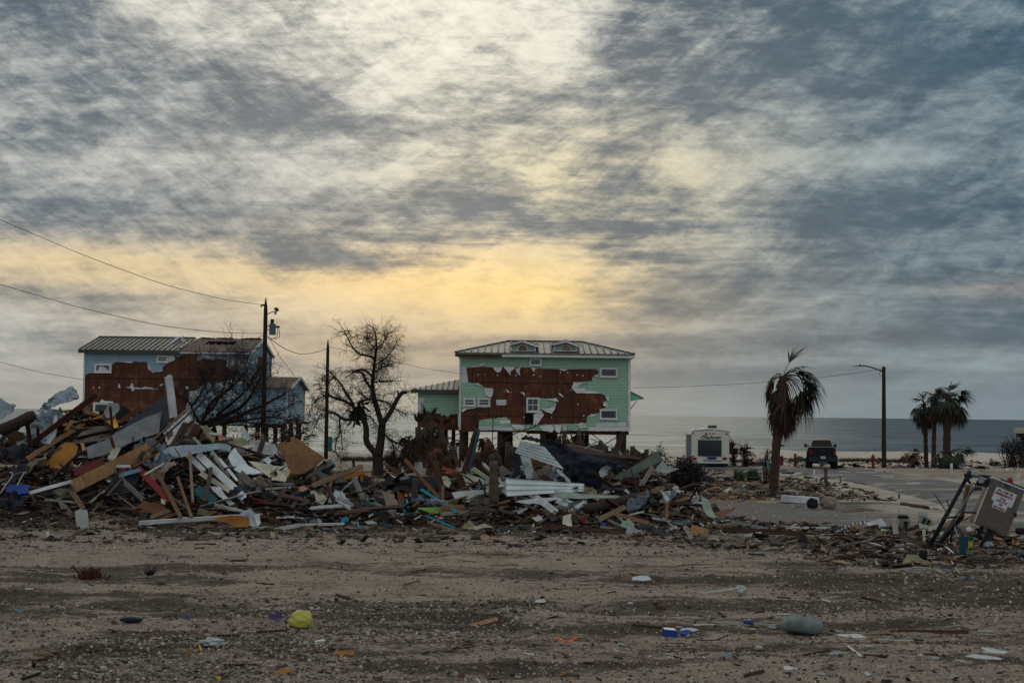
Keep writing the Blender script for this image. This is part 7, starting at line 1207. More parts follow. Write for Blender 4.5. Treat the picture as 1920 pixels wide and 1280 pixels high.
# ---- middle right ground
for a in [
    (430, 975, 1142, 1020, 58, 'brown', BM, 'long weathered beam lying alone on the gravel right of the pile', dict(lift=.35, t=.16, roll=.05, jag=.1)), (368, 882, 812, 966, 28, 'greenmetal', MS, 'grey green metal strip behind the long weathered beam', dict(lift=.4)), (520, 915, 702, 950, 34, 'offwhite', B, 'white board lying behind the left half of the weathered beam', dict(lift=.3)),
    (908, 955, 1362, 965, 30, 'white', B, 'white plank behind the right end of the weathered beam', dict(lift=.06)), (570, 808, 576, 882, 12, 'drift', 'stick', 'small pale branch standing behind the weathered beam', dict(lift=.1)), (620, 1026, 762, 1000, 26, 'offwhite', SP, 'torn white siding strip in front of the weathered beam', dict(lift=.4)), (528, 1096, 662, 1140, 28, 'tan', B, 'tan board chip on the ground below the weathered beam', dict(lift=.1)),
    (648, 1182, 792, 1190, 24, 'slate', B, 'dark flat chip below the tan board chip', dict(lift=.05)), (1398, 1096, 1502, 1042, 34, 'burnt', 'log', 'short split brown log right of the weathered beam', dict(lift=.1)), (300, 940, 560, 935, 30, 'khaki', B, 'thin khaki and red strip across the top of the weathered beam', dict(lift=.55)), (730, 736, 972, 742, 20, 'cream', B, 'cream board at the front edge of the gravel below the big palm', dict(lift=.08)),
    (492, 712, 542, 714, 48, 'tan', 'box', 'small tan carton left of the cinder block', dict(lift=.1, t=.25, jag=0)), (400, 705, 462, 720, 34, 'greywood', 'box', 'grey brown crate scrap left of the tan carton', dict(lift=.1)), (600, 592, 752, 582, 34, 'greywood', 'log', 'grey log on the straw left of the big palm', dict(lift=.1, round_=True)), (760, 520, 852, 514, 15, 'skyblue', B, 'pale blue board left behind the big palm trunk', dict(lift=.1)),
    (1130, 528, 1202, 535, 28, 'charred', 'scrap', 'black sheet scrap right behind the big palm', dict(lift=.1)), (1058, 540, 1122, 541, 14, 'lime', B, 'pale lime strip right behind the big palm', dict(lift=.1)), (905, 660, 945, 672, 18, 'plastic_blue', 'scrap', 'blue and white scrap at the foot of the big palm', dict(lift=.1)), (570, 732, 640, 722, 12, 'blue', 'scrap', 'small navy scrap in front of the cream slab', dict(lift=.05)), (560, 700, 610, 660, 26, 'drift', B, 'drift coloured board left of the cream slab', dict(lift=.2)),
    (1050, 778, 1120, 772, 20, 'greywood', B, 'grey chip left of the black bag', dict(lift=.05)), (1335, 520, 1440, 522, 18, 'cream', B, 'cream board behind the brown bollard', dict(lift=.2)), (1450, 820, 1640, 815, 10, 'rust', 'stick', 'thin rusty rod behind the wreck patch', dict(lift=.1)), (1460, 892, 1700, 888, 7, 'offwhite', 'stick', 'long thin white rod behind the striped cloth', dict(lift=.1)), (946, 500, 950, 560, 8, 'drift', 'stick', 'small pale stake right behind the palm trunk', dict(lift=0)),
    (1240, 980, 1130, 1010, 14, 'tan', 'stick', 'splintered strip at the broken end of the weathered beam', dict(lift=.4)), (1240, 940, 1300, 960, 10, 'brown', 'stick', 'brown twig by the broken beam end', dict(lift=.1)), (700, 1050, 765, 1078, 14, 'offwhite', 'scrap', 'white chip in front of the long weathered beam', dict(lift=.08)), (350, 1045, 400, 1065, 22, 'cream', 'scrap', 'cream crumpled chip left of the tan board chip', dict(lift=.1)), (950, 632, 1040, 640, 12, 'offwhite', B, 'white sheet scrap right of the palm foot', dict(lift=.05))]:
    plank(C5, *a[:5], a[5], a[6], a[7], **a[8])
for a in [
    ([(1080, 1052), (1140, 1020), (1176, 1092), (1130, 1106), (1090, 1100)], 'charred', 'block', 'dark block under the broken end of the weathered beam', dict(lift=.3, t=.15)), ([(618, 672), (650, 650), (715, 645), (700, 682), (640, 697)], 'cream', 'slab', 'broken cream slab left of the cinder block', dict(lift=.15, t=.08)), ([(828, 730), (850, 700), (884, 702), (870, 730)], 'cream', 'scrap', 'leaning cream card in front of the big palm', dict(lift=.15)),
    ([(1038, 502), (1060, 485), (1100, 480), (1142, 520), (1100, 532), (1050, 530)], 'cream', 'panel', 'pale broken panel beyond the palm to the right', dict(lift=.1)), ([(908, 472), (960, 455), (1032, 490), (980, 500), (930, 496)], 'tealdark', 'panel', 'blue black broken panel right behind the palm trunk', dict(lift=.15)), ([(806, 380), (820, 375), (836, 448), (818, 450)], 'bluegreen', 'plastic_bag', 'bright green strip hanging in the reddish shrub', dict(lift=.1, Y=72)),
    ([(916, 350), (952, 340), (955, 410), (925, 418)], 'maroon', 'plastic_bag', 'dark red bag hanging behind the palm trunk', dict(lift=.1, Y=66)), ([(180, 640), (210, 635), (255, 690), (230, 720), (190, 690)], 'burnt', 'stump', 'brown crumpled sheet at the right end of the debris', dict(lift=.4, t=.1)), ([(1020, 590), (1080, 580), (1100, 600), (1040, 612)], 'offwhite', 'scrap', 'flat white scrap on the rubble right of the palm', dict(lift=.05))]:
    sheet(C5, a[0], a[1], a[2], a[3], **a[4])
def boxobj(c, x0, y0, x1, y1, depth, m, name, label, rot=0, cat=None, inset=None):
    g = hit(*cc(c, (x0+x1)/2, y1)); Y = g.y; a = at(*cc(c, x0, y1), Y); b = at(*cc(c, x1, y0), Y); cx_ = (a.x+b.x)/2; cz = (a.z+b.z)/2; q = MB(); w2 = (b.x-a.x)/2; h2 = (b.z-a.z)/2
    bm = bmesh.new(); bmesh.ops.create_cube(bm, size=1); bmesh.ops.scale(bm, vec=(2*w2, depth, 2*h2), verts=bm.verts[:]); bmesh.ops.bevel(bm, geom=bm.edges[:], offset=min(w2, h2)*.12, segments=2, affect='EDGES')
    me = bpy.data.meshes.new(name); bm.to_mesh(me); bm.free(); o = link(name, me, m); o.location = (cx_, Y+depth/2, cz); o.rotation_euler = (0, R(rot), R(rot*.8)); nm(name, label, o, cat); return o, cx_, Y, cz, w2, h2
boxobj(C5, 955, 690, 1262, 745, .5, 'white', 'cooler', 'long white lid of a cooler lying at the gravel edge', 3, 'cooler')
def cinder(c, x0, y0, x1, y1, rot, label, n=3):
    g = hit(*cc(c, (x0+x1)/2, y1)); Y = g.y; a = at(*cc(c, x0, y1), Y); b = at(*cc(c, x1, y0), Y); w_ = b.x-a.x; h = b.z-a.z; ft = h*.16
    q = MB(); D = .22
    q.box(0, w_, 0, D, 0, ft); q.box(0, w_, 0, D, h-ft, h)
    for i in range(n+1): x = (w_-ft)*i/n; q.box(x, x+ft, 0.002, D-.002, ft, h-ft)
    q.box(ft, w_-ft, D-.03, D-.004, ft, h-ft)
    o = q.build('cinder_block', 'concrete', origin=(0, 0, 0)); o.location = (a.x, Y, a.z); o.rotation_euler = (0, R(rot), R(6)); tag(o, label, 'cinder block', 'loose cinder blocks')
cinder(C5, 720, 640, 810, 685, -6, 'cinder block with its holes facing us left of the big palm foot'); cinder(C6, 640, 738, 708, 832, 4, 'upright cinder block behind the striped cloth', 1); cinder(C6, 782, 700, 868, 778, 28, 'tilted cinder block right of the upright one', 2)
blob(C5, 1205, 750, 48, 46, 'black', 'garbage_bag', 'black rubbish bag against the end of the white cooler lid', seed=1, cat='bag'); blob(C5, 1340, 745, 70, 52, 'cloth', 'bundle', 'tan and rust bundle right of the black rubbish bag', seed=2, cat='bundle'); blob(C5, 470, 540, 34, 20, 'black', 'garbage_bag', 'black bag left of the green plants', seed=5, cat='bag'); blob(C5, 325, 540, 40, 26, 'charcoal', 'garbage_bag', 'dark rubbish lump near the low dark shrub', seed=6, cat='bag'); blob(C5, 420, 548, 26, 12, 'fabricgrey', 'garbage_bag', 'pale crumpled bag between the dark rubbish lumps', seed=9, cat='bag'); blob(C5, 700, 535, 60, 18, 'black', 'garbage_bag', 'flat black bag under the green plant nearest the palm', seed=10, cat='bag')
def stake(c, x, y0, y1, w_, m, name, label, top=None, Y=None, topm=None, tw=1.3, toph=.25):
    g = hit(*cc(c, x, y1)); Y = g.y; a = at(*cc(c, x, y0), Y); r = w_/c[2]/K*Y/2; t = empty(name, (g.x, Y, g.z), label, 'post'); part('post', m, t, lambda q: q.tube([(g.x, Y, g.z-.15), (a.x, Y, a.z)], r, 8), True)
    if topm: part('cap', topm, t, lambda q: q.tube([(a.x, Y, a.z-toph), (a.x, Y, a.z+.03)], r*tw, 8))
stake(C5, 1219, 455, 570, 16, 'white', 'marker_post', 'plain white marker post in front of the truck'); stake(C5, 1256, 470, 570, 15, 'white', 'marker_post', 'white pipe with cap between the marker post and the brown bollard', topm='offwhite'); stake(C5, 1318, 452, 585, 30, 'piling', 'bollard', 'brown wooden bollard with red top in front of the truck', topm='maroon', tw=1.04, toph=.12)
stake(C5, 1444, 518, 700, 7, 'cream', 'survey_stake', 'thin survey stake with teal tip right of the bollard', topm='bluegreen', tw=1.8, toph=.28); stake(C6, 622, 540, 715, 9, 'cream', 'survey_stake', 'thin survey stake with teal tip behind the cinder blocks', topm='bluegreen', tw=1.9, toph=.14); stake(PR, 956, 975, 1095, 20, 'white', 'marker_post', 'white marker post across the road below the palm cluster'); stake(C5, 1056, 320, 430, 24, 'piling', 'stump_post', 'short brown stump post left of the truck'); stake((600, 780, 4.8), 306, 385, 500, 16, 'charred', 'stump_post', 'small black post left of the bare tree trunk')
# ---- near right wreck
for a in [
    (170, 952, 842, 966, 20, 'pine', B, 'long thin pine board in front of the cinder blocks', dict(lift=.15)), (295, 1000, 672, 1012, 40, 'brown', B, 'thick brown board below the long thin pine board', dict(lift=.12, t=.1)), (228, 980, 562, 1062, 12, 'rustwood', B, 'thin rusty lath crossing below the striped cloth', dict(lift=.15)), (578, 730, 600, 862, 40, 'greywood', B, 'short board standing behind the striped cloth', dict(lift=.35)), (640, 622, 850, 655, 48, 'burnt', 'log', 'rotten brown log beside the road verge', dict(lift=.15, round_=True)),
    (558, 888, 802, 838, 20, 'greywood', B, 'grey board in front of the cinder blocks', dict(lift=.35)), (820, 820, 826, 922, 24, 'khaki', B, 'pale yellow shard standing left of the black pole', dict(lift=.4)), (1210, 1000, 1625, 1018, 52, 'greyboard', BM, 'long dark grey tapered beam running out of the right edge', dict(lift=.25)), (1000, 1045, 1625, 1062, 36, 'slate', BM, 'lower dark grey beam running out of the right edge', dict(lift=.15)), (1200, 1085, 1625, 1090, 24, 'brown', B, 'brown board along the right edge below the grey beams', dict(lift=.1)),
    (110, 940, 212, 884, 30, 'burnt', 'log', 'broken brown root end left of the long thin pine board', dict(lift=.1)), (545, 960, 665, 940, 14, 'offwhite', 'pipe', 'white pipe bit lying on the pine board', dict(lift=.3)), (570, 985, 700, 960, 12, 'fabricgrey', 'pipe', 'second pale pipe bit beside the first', dict(lift=.35)), (680, 930, 740, 940, 12, 'white', 'scrap', 'small white scrap left of the leaning black pole', dict(lift=.2)), (1436, 1182, 1582, 1250, 30, 'charred', B, 'dark broken shard at the right edge of the foreground', dict(lift=.06)),
    (1340, 1110, 1440, 1112, 14, 'offwhite', 'scrap', 'white scrap right of the scoop', dict(lift=.08)), (1565, 1130, 1625, 1128, 20, 'fabricgrey', 'scrap', 'pale scrap at the right edge under the beams', dict(lift=.08)), (950, 800, 1100, 730, 26, 'tan', B, 'tan board behind the leaning poles', dict(lift=.3)), (1100, 760, 1240, 700, 20, 'rustwood', B, 'rusty board under the cabinet frame', dict(lift=.3)), (830, 870, 1000, 860, 14, 'offwhite', B, 'white strip behind the leaning black pole', dict(lift=.3)),
    (640, 800, 730, 800, 12, 'fabricgrey', 'scrap', 'grey scrap on the upright cinder block', dict(lift=.3)), (230, 920, 520, 905, 14, 'burnt', 'stick', 'upper dark stick below the striped cloth', dict(lift=.15)), (300, 900, 500, 880, 12, 'brown', 'stick', 'lower dark stick tucked against the striped cloth', dict(lift=.2)), (890, 655, 935, 660, 14, 'charred', 'scrap', 'small dark lump on the sandy verge', dict(lift=.05)), (40, 815, 80, 812, 22, 'white', 'scrap', 'white plank tip left of the striped cloth', dict(lift=.08))]:
    plank(C6, *a[:5], a[5], a[6], a[7], **a[8])
for a in [
    ([(345, 760), (420, 740), (482, 728), (525, 790), (595, 868), (560, 880), (520, 852), (440, 790), (380, 780)], 'white', 'cloth', 'white sheet behind the striped cloth', dict(lift=.3, crump=.06)), ([(728, 782), (790, 775), (852, 790), (842, 842), (780, 822)], 'greenmetal', MS, 'pale green metal scrap between cinder blocks and leaning pole', dict(lift=.3)), ([(860, 800), (930, 780), (960, 830), (900, 860), (850, 840)], 'cream', 'panel', 'cream panel scrap behind the leaning black pole', dict(lift=.3)),
    ([(425, 1062), (440, 1060), (450, 1092), (524, 1095), (518, 1115), (432, 1112)], 'white', 'scrap', 'white L shaped trim chip on the sand near the pan', dict(lift=.08)), ([(565, 1085), (600, 1060), (604, 1108), (570, 1100)], 'offwhite', 'scrap', 'small white chip left of the pan', dict(lift=.1)), ([(940, 850), (975, 840), (1010, 890), (970, 930)], 'palegreen', 'scrap', 'pale scrap between the leaning poles', dict(lift=.3)),
    ([(930, 1090), (955, 1085), (970, 1110), (1060, 1120), (1080, 1165), (1000, 1165), (960, 1140)], 'slate', 'dustpan', 'blue grey dustpan lying right of the pan', dict(lift=.12, crump=.03))]:
    sheet(C6, a[0], a[1], a[2], a[3], **a[4])
def pan():
    t = None; P = [(620, 1142), (692, 1008), (790, 1022), (832, 1060), (930, 1108), (988, 1166), (930, 1168), (850, 1132), (740, 1130)]
    o = sheet(C6, P, 'khaki', 'metal_pan', 'dented grey beige metal tray on the sand in the near right', lift=.12, t=.05, lean=55, crump=.03, cat='tray')
    q = MB(); q.tube([hp(*cc(C6, x, y), .2) for x, y in ((618, 1145), (740, 1125), (850, 1128), (930, 1150), (992, 1172))], .018, 5); r = q.build('rim', 'greenmetal', None); r.parent = o; r.matrix_parent_inverse = o.matrix_world.inverted()
    k = hit(*cc(C6, 795, 1090)); r_ = 34/4.266/K*k.y; tt = empty('pot', k, 'black pot standing on the dented tray', 'pot'); z1 = at(*cc(C6, 795, 975), k.y).z; part('body', 'black', tt, lambda m: m.tube([(k.x, k.y-.2, k.z), (k.x, k.y-.2, z1-.06), (k.x, k.y-.2, z1)], [r_*.92, r_, r_*.95], 14), True); part('base_band', 'fabricgrey', tt, lambda m: m.tube([(k.x, k.y-.2, k.z+.02), (k.x, k.y-.2, k.z+.06)], r_*1.02, 14))
pan()
def striped_cloth():
    L = [(125, 842), (170, 812), (230, 790), (290, 775), (350, 765), (400, 775), (450, 800), (490, 825), (535, 852)]; P = smooth_pts([hp(*cc(C6, x, y), .45) for x, y in L], 2); t = empty('striped_cloth', hp(*cc(C6, 330, 830), .1), 'long navy and white striped cloth draped on low rubble', 'cloth')
    N = 34; PP = []
    for i in range(N+1): s = i/N*(len(P)-1); j = min(int(s), len(P)-2); PP.append(P[j].lerp(P[j+1], s-j))
    for k in range(N):
        q = MB(); 
        for p, e in ((PP[k], k), (PP[k+1], k+1)):
            wv = .16+.26*math.sin(math.pi*min(1, e/N*1.15))**.6; bend = .03*math.sin(e*1.3)
            for (dy_, dz_) in ((.10, -.03), (0, .05+bend), (-.12, -.06), (-.18, -.06-wv*.6), (-.2, -.06-wv)): q.v.append((p.x+dz_*.25, p.y+dy_, p.z+dz_))
        q.f = [(i, i+1, i+6, i+5) for i in range(4)]; q.build('stripe', 'ink' if k % 2 else 'white', t, True)
striped_cloth()
def tyre(c, x, y, rx, ry, label, up=True):
    g = hit(*cc(c, x, y+ry)); Y = g.y; ce = at(*cc(c, x, y), Y); R1 = rx/c[2]/K*Y; w_ = ry/c[2]/K*Y; q = MB(); n = 24
    for i in range(n):
        a = 2*math.pi*i/n
        for k in range(8): b = 2*math.pi*k/8; rr = R1*.72+R1*.28*math.cos(b); q.v.append((ce.x+rr*math.cos(a), ce.y+rr*math.sin(a), ce.z+w_*.8*math.sin(b)))
    for i in range(n):
        for k in range(8): q.f.append((i*8+k, ((i+1) % n)*8+k, ((i+1) % n)*8+(k+1) % 8, i*8+(k+1) % 8))
    tag(q.build('tyre', 'tyre', smooth=True), label, 'tyre')
tyre(C6, 655, 722, 44, 20, 'black tyre lying between the survey stake and the cinder blocks'); tyre(C6, 1595, 832, 44, 30, 'black tyre lying at the right edge below the cabinet')
blob(C6, 812, 705, 38, 32, 'fabricgrey', 'plastic_bag', 'pale crumpled bag above the tilted cinder block', seed=7, cat='bag'); blob(C6, 1180, 822, 26, 22, 'white', 'plastic_bag', 'small white bag under the cabinet frame', seed=8, cat='bag'); blob((1540, 800, 4.266), 1340, 945, 40, 26, 'fabricgrey', 'plastic_bag', 'crumpled clear bag at the foot of the cabinet legs', seed=12, cat='bag'); sheet(C6, [(1535, 432), (1548, 400), (1592, 368), (1588, 430), (1560, 434)], 'glassy', 'plastic_bag', 'pale plastic bag standing on the sand across the road at the right edge', lift=.1, crump=.06, cat='bag'); blob(C6, 1485, 346, 16, 12, 'white', 'plastic_bag', 'tiny white bag across the road above the cabinet', seed=14, cat='bag')
sheet(C6, [(970, 990), (985, 968), (1010, 962), (1030, 975), (1070, 978), (1095, 985), (1060, 1000), (1010, 1002)], 'orange', 'plastic_net', 'bright orange plastic netting left of the paint bucket', lift=.25, crump=.06, cat='netting'); sheet(C6, [(1402, 1030), (1415, 1028), (1435, 1055), (1425, 1064), (1408, 1050)], 'orange', 'scrap', 'small orange scrap right of the paint bucket', lift=.2)
tubes(C6, [(1070, 940), (1050, 975), (1025, 1000), (1020, 1015)], 14, 'fabricgrey', 'pipe', 'short pale pipe lying on the orange netting', .5); tubes(C6, [(1035, 1050), (1048, 1090), (1075, 1130), (1105, 1165)], 12, 'fabricgrey', 'pipe', 'curved pale strip dropping over the dustpan', .3)
tb, ba, bb, br_ = bucket(C6, 1158, 1028, 1158, 880, 'tealdark', 'paint bucket splashed blue and yellow under the cabinet', lift=.2, w=116)
def splash(m, a0, a1, z0, z1, seed):
    rg = random.Random(seed); n = 10; 
    for i in range(n):
        a = R(a0+(a1-a0)*i/n); b = R(a0+(a1-a0)*(i+1)/n); h0 = z0+rg.uniform(-.03, .03); h1 = z1+rg.uniform(-.04, .04); rr = lambda z: br_*(.86+.14*(z-ba.z)/(bb.z-ba.z))*1.012
        m.face([(ba.x+rr(h0)*math.cos(a), ba.y+rr(h0)*math.sin(a), h0), (ba.x+rr(h0)*math.cos(b), ba.y+rr(h0)*math.sin(b), h0), (ba.x+rr(h1)*math.cos(b), ba.y+rr(h1)*math.sin(b), h1), (ba.x+rr(h1)*math.cos(a), ba.y+rr(h1)*math.sin(a), h1)])
hb = bb.z-ba.z; part('paint_splash', 'plastic_yellow', tb, lambda m: splash(m, 268, 330, ba.z+hb*.45, ba.z+hb*.8, 1)); part('paint_splash', 'khaki', tb, lambda m: splash(m, 250, 335, ba.z+hb*.08, ba.z+hb*.34, 2)); part('paint_splash', 'leaf_green', tb, lambda m: splash(m, 285, 320, ba.z+hb*.36, ba.z+hb*.44, 3))
# ---- the toppled control cabinet
def cabinet():
    Y = hit(*cc(CB, 900, 1060)).y-.4; A = lambda x, y, d=0: AT(CB, x, y, Y+d)
    t = empty('control_cabinet', A(800, 1060), 'tilted brown control cabinet on a toppled post frame at the right edge', 'cabinet')
    TL, TR_, BR_, BL = A(900, 232), A(1290, 385), A(1075, 925), A(690, 765); n = (TR_-TL).cross(BL-TL).normalized(); n = n if n.y < 0 else -n; bk = -n*.45
    part('box', 'cabinet', t, lambda m: m.hexa([BL+bk, BR_+bk, BR_, BL, TL+bk, TR_+bk, TR_, TL]))
    part('side_strip', 'cream', t, lambda m: m.slab([BL-(TR_-TL)*.055, BL-(TR_-TL)*.004, TL-(TR_-TL)*.004+(BL-TL)*.2, TL-(TR_-TL)*.045+(BL-TL)*.2], n, .02))
    lid = part('lid', 'palemetal', t, lambda m: m.hexa([TL+bk*1.1+n*.03, TR_+bk*1.1+n*.03, TR_+n*.03, TL+n*.03, TL+bk*1.1-(BL-TL)*.03, TR_+bk*1.1-(BL-TL)*.03, TR_-(BL-TL)*.03+n*.03, TL-(BL-TL)*.03+n*.03]))
    ux = (TR_-TL).normalized(); uy = (TL-BL).normalized(); O = BL
    def face_pt(x, y): q = A(x, y); return q-n*((q-BL).dot(n))+n*.004
    # panel label in two pieces, as the photo shows
    part('door', 'cabinet', t, lambda m: m.slab([O+ux*.02+uy*.03, O+ux*((TR_-TL).length-.02)+uy*.03, TR_-ux*.02-uy*.03, TL+ux*.02-uy*.03], n, .012))
    def proj(x, y, k=.016):
        d = ray(*cc(CB, x, y)); tt = (BL+n*k-CAM).dot(n)/d.dot(n); return CAM+d*tt
    part('notice', 'label_white', t, lambda m: m.face([proj(955, 328), proj(1197, 432), proj(1130, 588), proj(1085, 570), proj(1050, 640), proj(892, 572), proj(922, 500), proj(886, 482)]))
    part('number_plate', 'khaki', t, lambda m: m.face([proj(1030, 292), proj(1140, 335), proj(1120, 372), proj(1015, 332)]))
    zz = n; yy = (proj(1060, 440)-proj(1010, 560)); yy = (yy-zz*yy.dot(zz)).normalized(); xx = yy.cross(zz).normalized()
    xx = (proj(1120, 450)-proj(1000, 398)).normalized(); yy = zz.cross(xx).normalized()
    def TX(txt, x, y, s, m_, b=.003): q = proj(x, y, .020); text_mesh('lettering', txt, s, Matrix(((xx.x, yy.x, zz.x, q.x), (xx.y, yy.y, zz.y, q.y), (xx.z, yy.z, zz.z, q.z), (0, 0, 0, 1))), m_, t, .001, b)
    s = Y/K/6.4
    TX('PS4', 1078, 333, 58*s, 'ink', .006); TX('IN CASE OF', 1060, 405, 36*s, 'ink'); TX('EMERGENCY', 1042, 441, 38*s, 'ink_red', .005); TX('CALL', 1028, 482, 34*s, 'ink'); TX('648-5701', 1014, 516, 38*s, 'ink_red'); TX('OR', 1000, 550, 30*s, 'ink'); TX('648-5054', 978, 588, 38*s, 'ink_red')
    bc = part('warning_beacon', 'red', t, lambda m: (lambda p: m.tube([p, p+Vector((0, 0, .1)), p+Vector((-.01, 0, .16))], [.085, .08, .05], 10))(A(1112, 300, .15)))
    part('latch', 'charcoal', t, lambda m: m.slab([proj(1168, 640), proj(1190, 650), proj(1180, 700), proj(1160, 690)], n, .05)); part('sticker', 'skyblue', t, lambda m: m.face([proj(922, 258), proj(950, 268), proj(944, 286), proj(914, 276)]))
    part('top_rail', 'charcoal', t, lambda m: m.bar(A(1000, 245, .4), A(1290, 360, .4), .05, .05)); part('top_rail', 'charcoal', t, lambda m: m.bar(A(760, 205, .3), A(880, 218, .3), .09, .09))
    # frame: two posts leaning, struts, brackets
    part('post', 'navy', t, lambda m: m.tube([A(135, 1062, .3), A(620, 175, .2)], 25*s, 12), True); part('post_cap', 'charcoal', t, lambda m: m.tube([A(600, 215, .2), A(640, 150, .2)], 33*s, 10))
    part('post', 'steel', t, lambda m: m.tube([A(225, 1055, .1), A(660, 375, .1)], 15*s, 10), True); part('post', 'charred', t, lambda m: m.bar(A(240, 1050, .5), A(550, 665, .5), 60*s, .1))
    part('timber', 'pine', t, lambda m: m.bar(A(520, 720, .8), A(610, 310, .8), 52*s, .1)); part('crossbar', 'charcoal', t, lambda m: (m.bar(A(290, 710, .1), A(520, 690, .05), 16*s, .05))); part('crossbar', 'charcoal', t, lambda m: m.bar(A(520, 690, .05), A(560, 640, .0), 16*s, .05)); part('crossbar', 'charcoal', t, lambda m: m.bar(A(560, 640, .0), A(705, 645, .0), 30*s, .05))
    part('conduit', 'slate', t, lambda m: m.tube([A(200, 415, .6), A(385, 680, .4)], 7*s, 6)); part('conduit', 'slate', t, lambda m: m.tube([A(352, 485, .7), A(400, 640, .6)], 7*s, 6)); part('conduit', 'slate', t, lambda m: m.tube([A(440, 770, .1), A(560, 920, .05)], 9*s, 6)); part('conduit', 'fabricgrey', t, lambda m: m.tube([A(445, 810, .0), A(490, 940, -.05)], 8*s, 6))
    part('junction_box', 'slate', t, lambda m: m.hexa([A(670, 385, .05), A(780, 375, .05), A(780, 375, .3), A(670, 385, .3), A(665, 345, .05), A(770, 330, .05), A(770, 330, .3), A(665, 345, .3)])); part('junction_box', 'charcoal', t, lambda m: m.hexa([A(690, 315, .1), A(850, 345, .1), A(850, 345, .3), A(690, 315, .3), A(715, 255, .1), A(870, 240, .1), A(870, 240, .3), A(715, 255, .3)]))
    part('gauge', 'fabricgrey', t, lambda m: m.tube([A(765, 250, -.02), A(765, 250, .1)], 42*s, 14)); part('bracket', 'charcoal', t, lambda m: m.bar(A(560, 190, .15), A(760, 215, .15), 22*s, .06)); part('bracket', 'charcoal', t, lambda m: m.bar(A(600, 240, .1), A(640, 300, .1), 26*s, .06)); part('bracket', 'steel', t, lambda m: m.bar(A(630, 365, .0), A(745, 325, .0), 12*s, .04))
    part('cable', 'charcoal', t, lambda m: m.tube(smooth_pts([A(650, 320, .1), A(690, 280, .05), A(700, 340, .05), A(640, 350, .1)], 2), 8*s, 5)); part('cable', 'charcoal', t, lambda m: m.tube(smooth_pts([A(575, 175, .1), A(560, 200, .05), A(610, 240, .05), A(660, 215, .05)], 2), 9*s, 5)); part('cable', 'charcoal', t, lambda m: m.tube(smooth_pts([A(340, 960, .1), A(370, 1000, .05), A(370, 1045, .05)], 2), 14*s, 5)); part('cable', 'charred', t, lambda m: m.tube(smooth_pts([A(400, 850, .3), A(420, 900, .25), A(395, 960, .25), A(410, 1000, .3)], 2), 16*s, 5))
    for (x0, y0, x1, y1, w_, mm) in ((780, 810, 720, 950, 44, 'charred'), (870, 850, 760, 1050, 70, 'charred'), (920, 870, 820, 1055, 56, 'charcoal'), (850, 960, 790, 1052, 16, 'cream')): part('leg', mm, t, lambda m: m.bar(A(x0, y0, .1), A(x1, y1, .15), w_*s, .1))
    blob(CB, 700, 175, 52, 36, 'glassy', 'plastic_bag', 'clear white plastic bag caught on top of the toppled frame', seed=4, Y=Y, cat='bag')
cabinet()
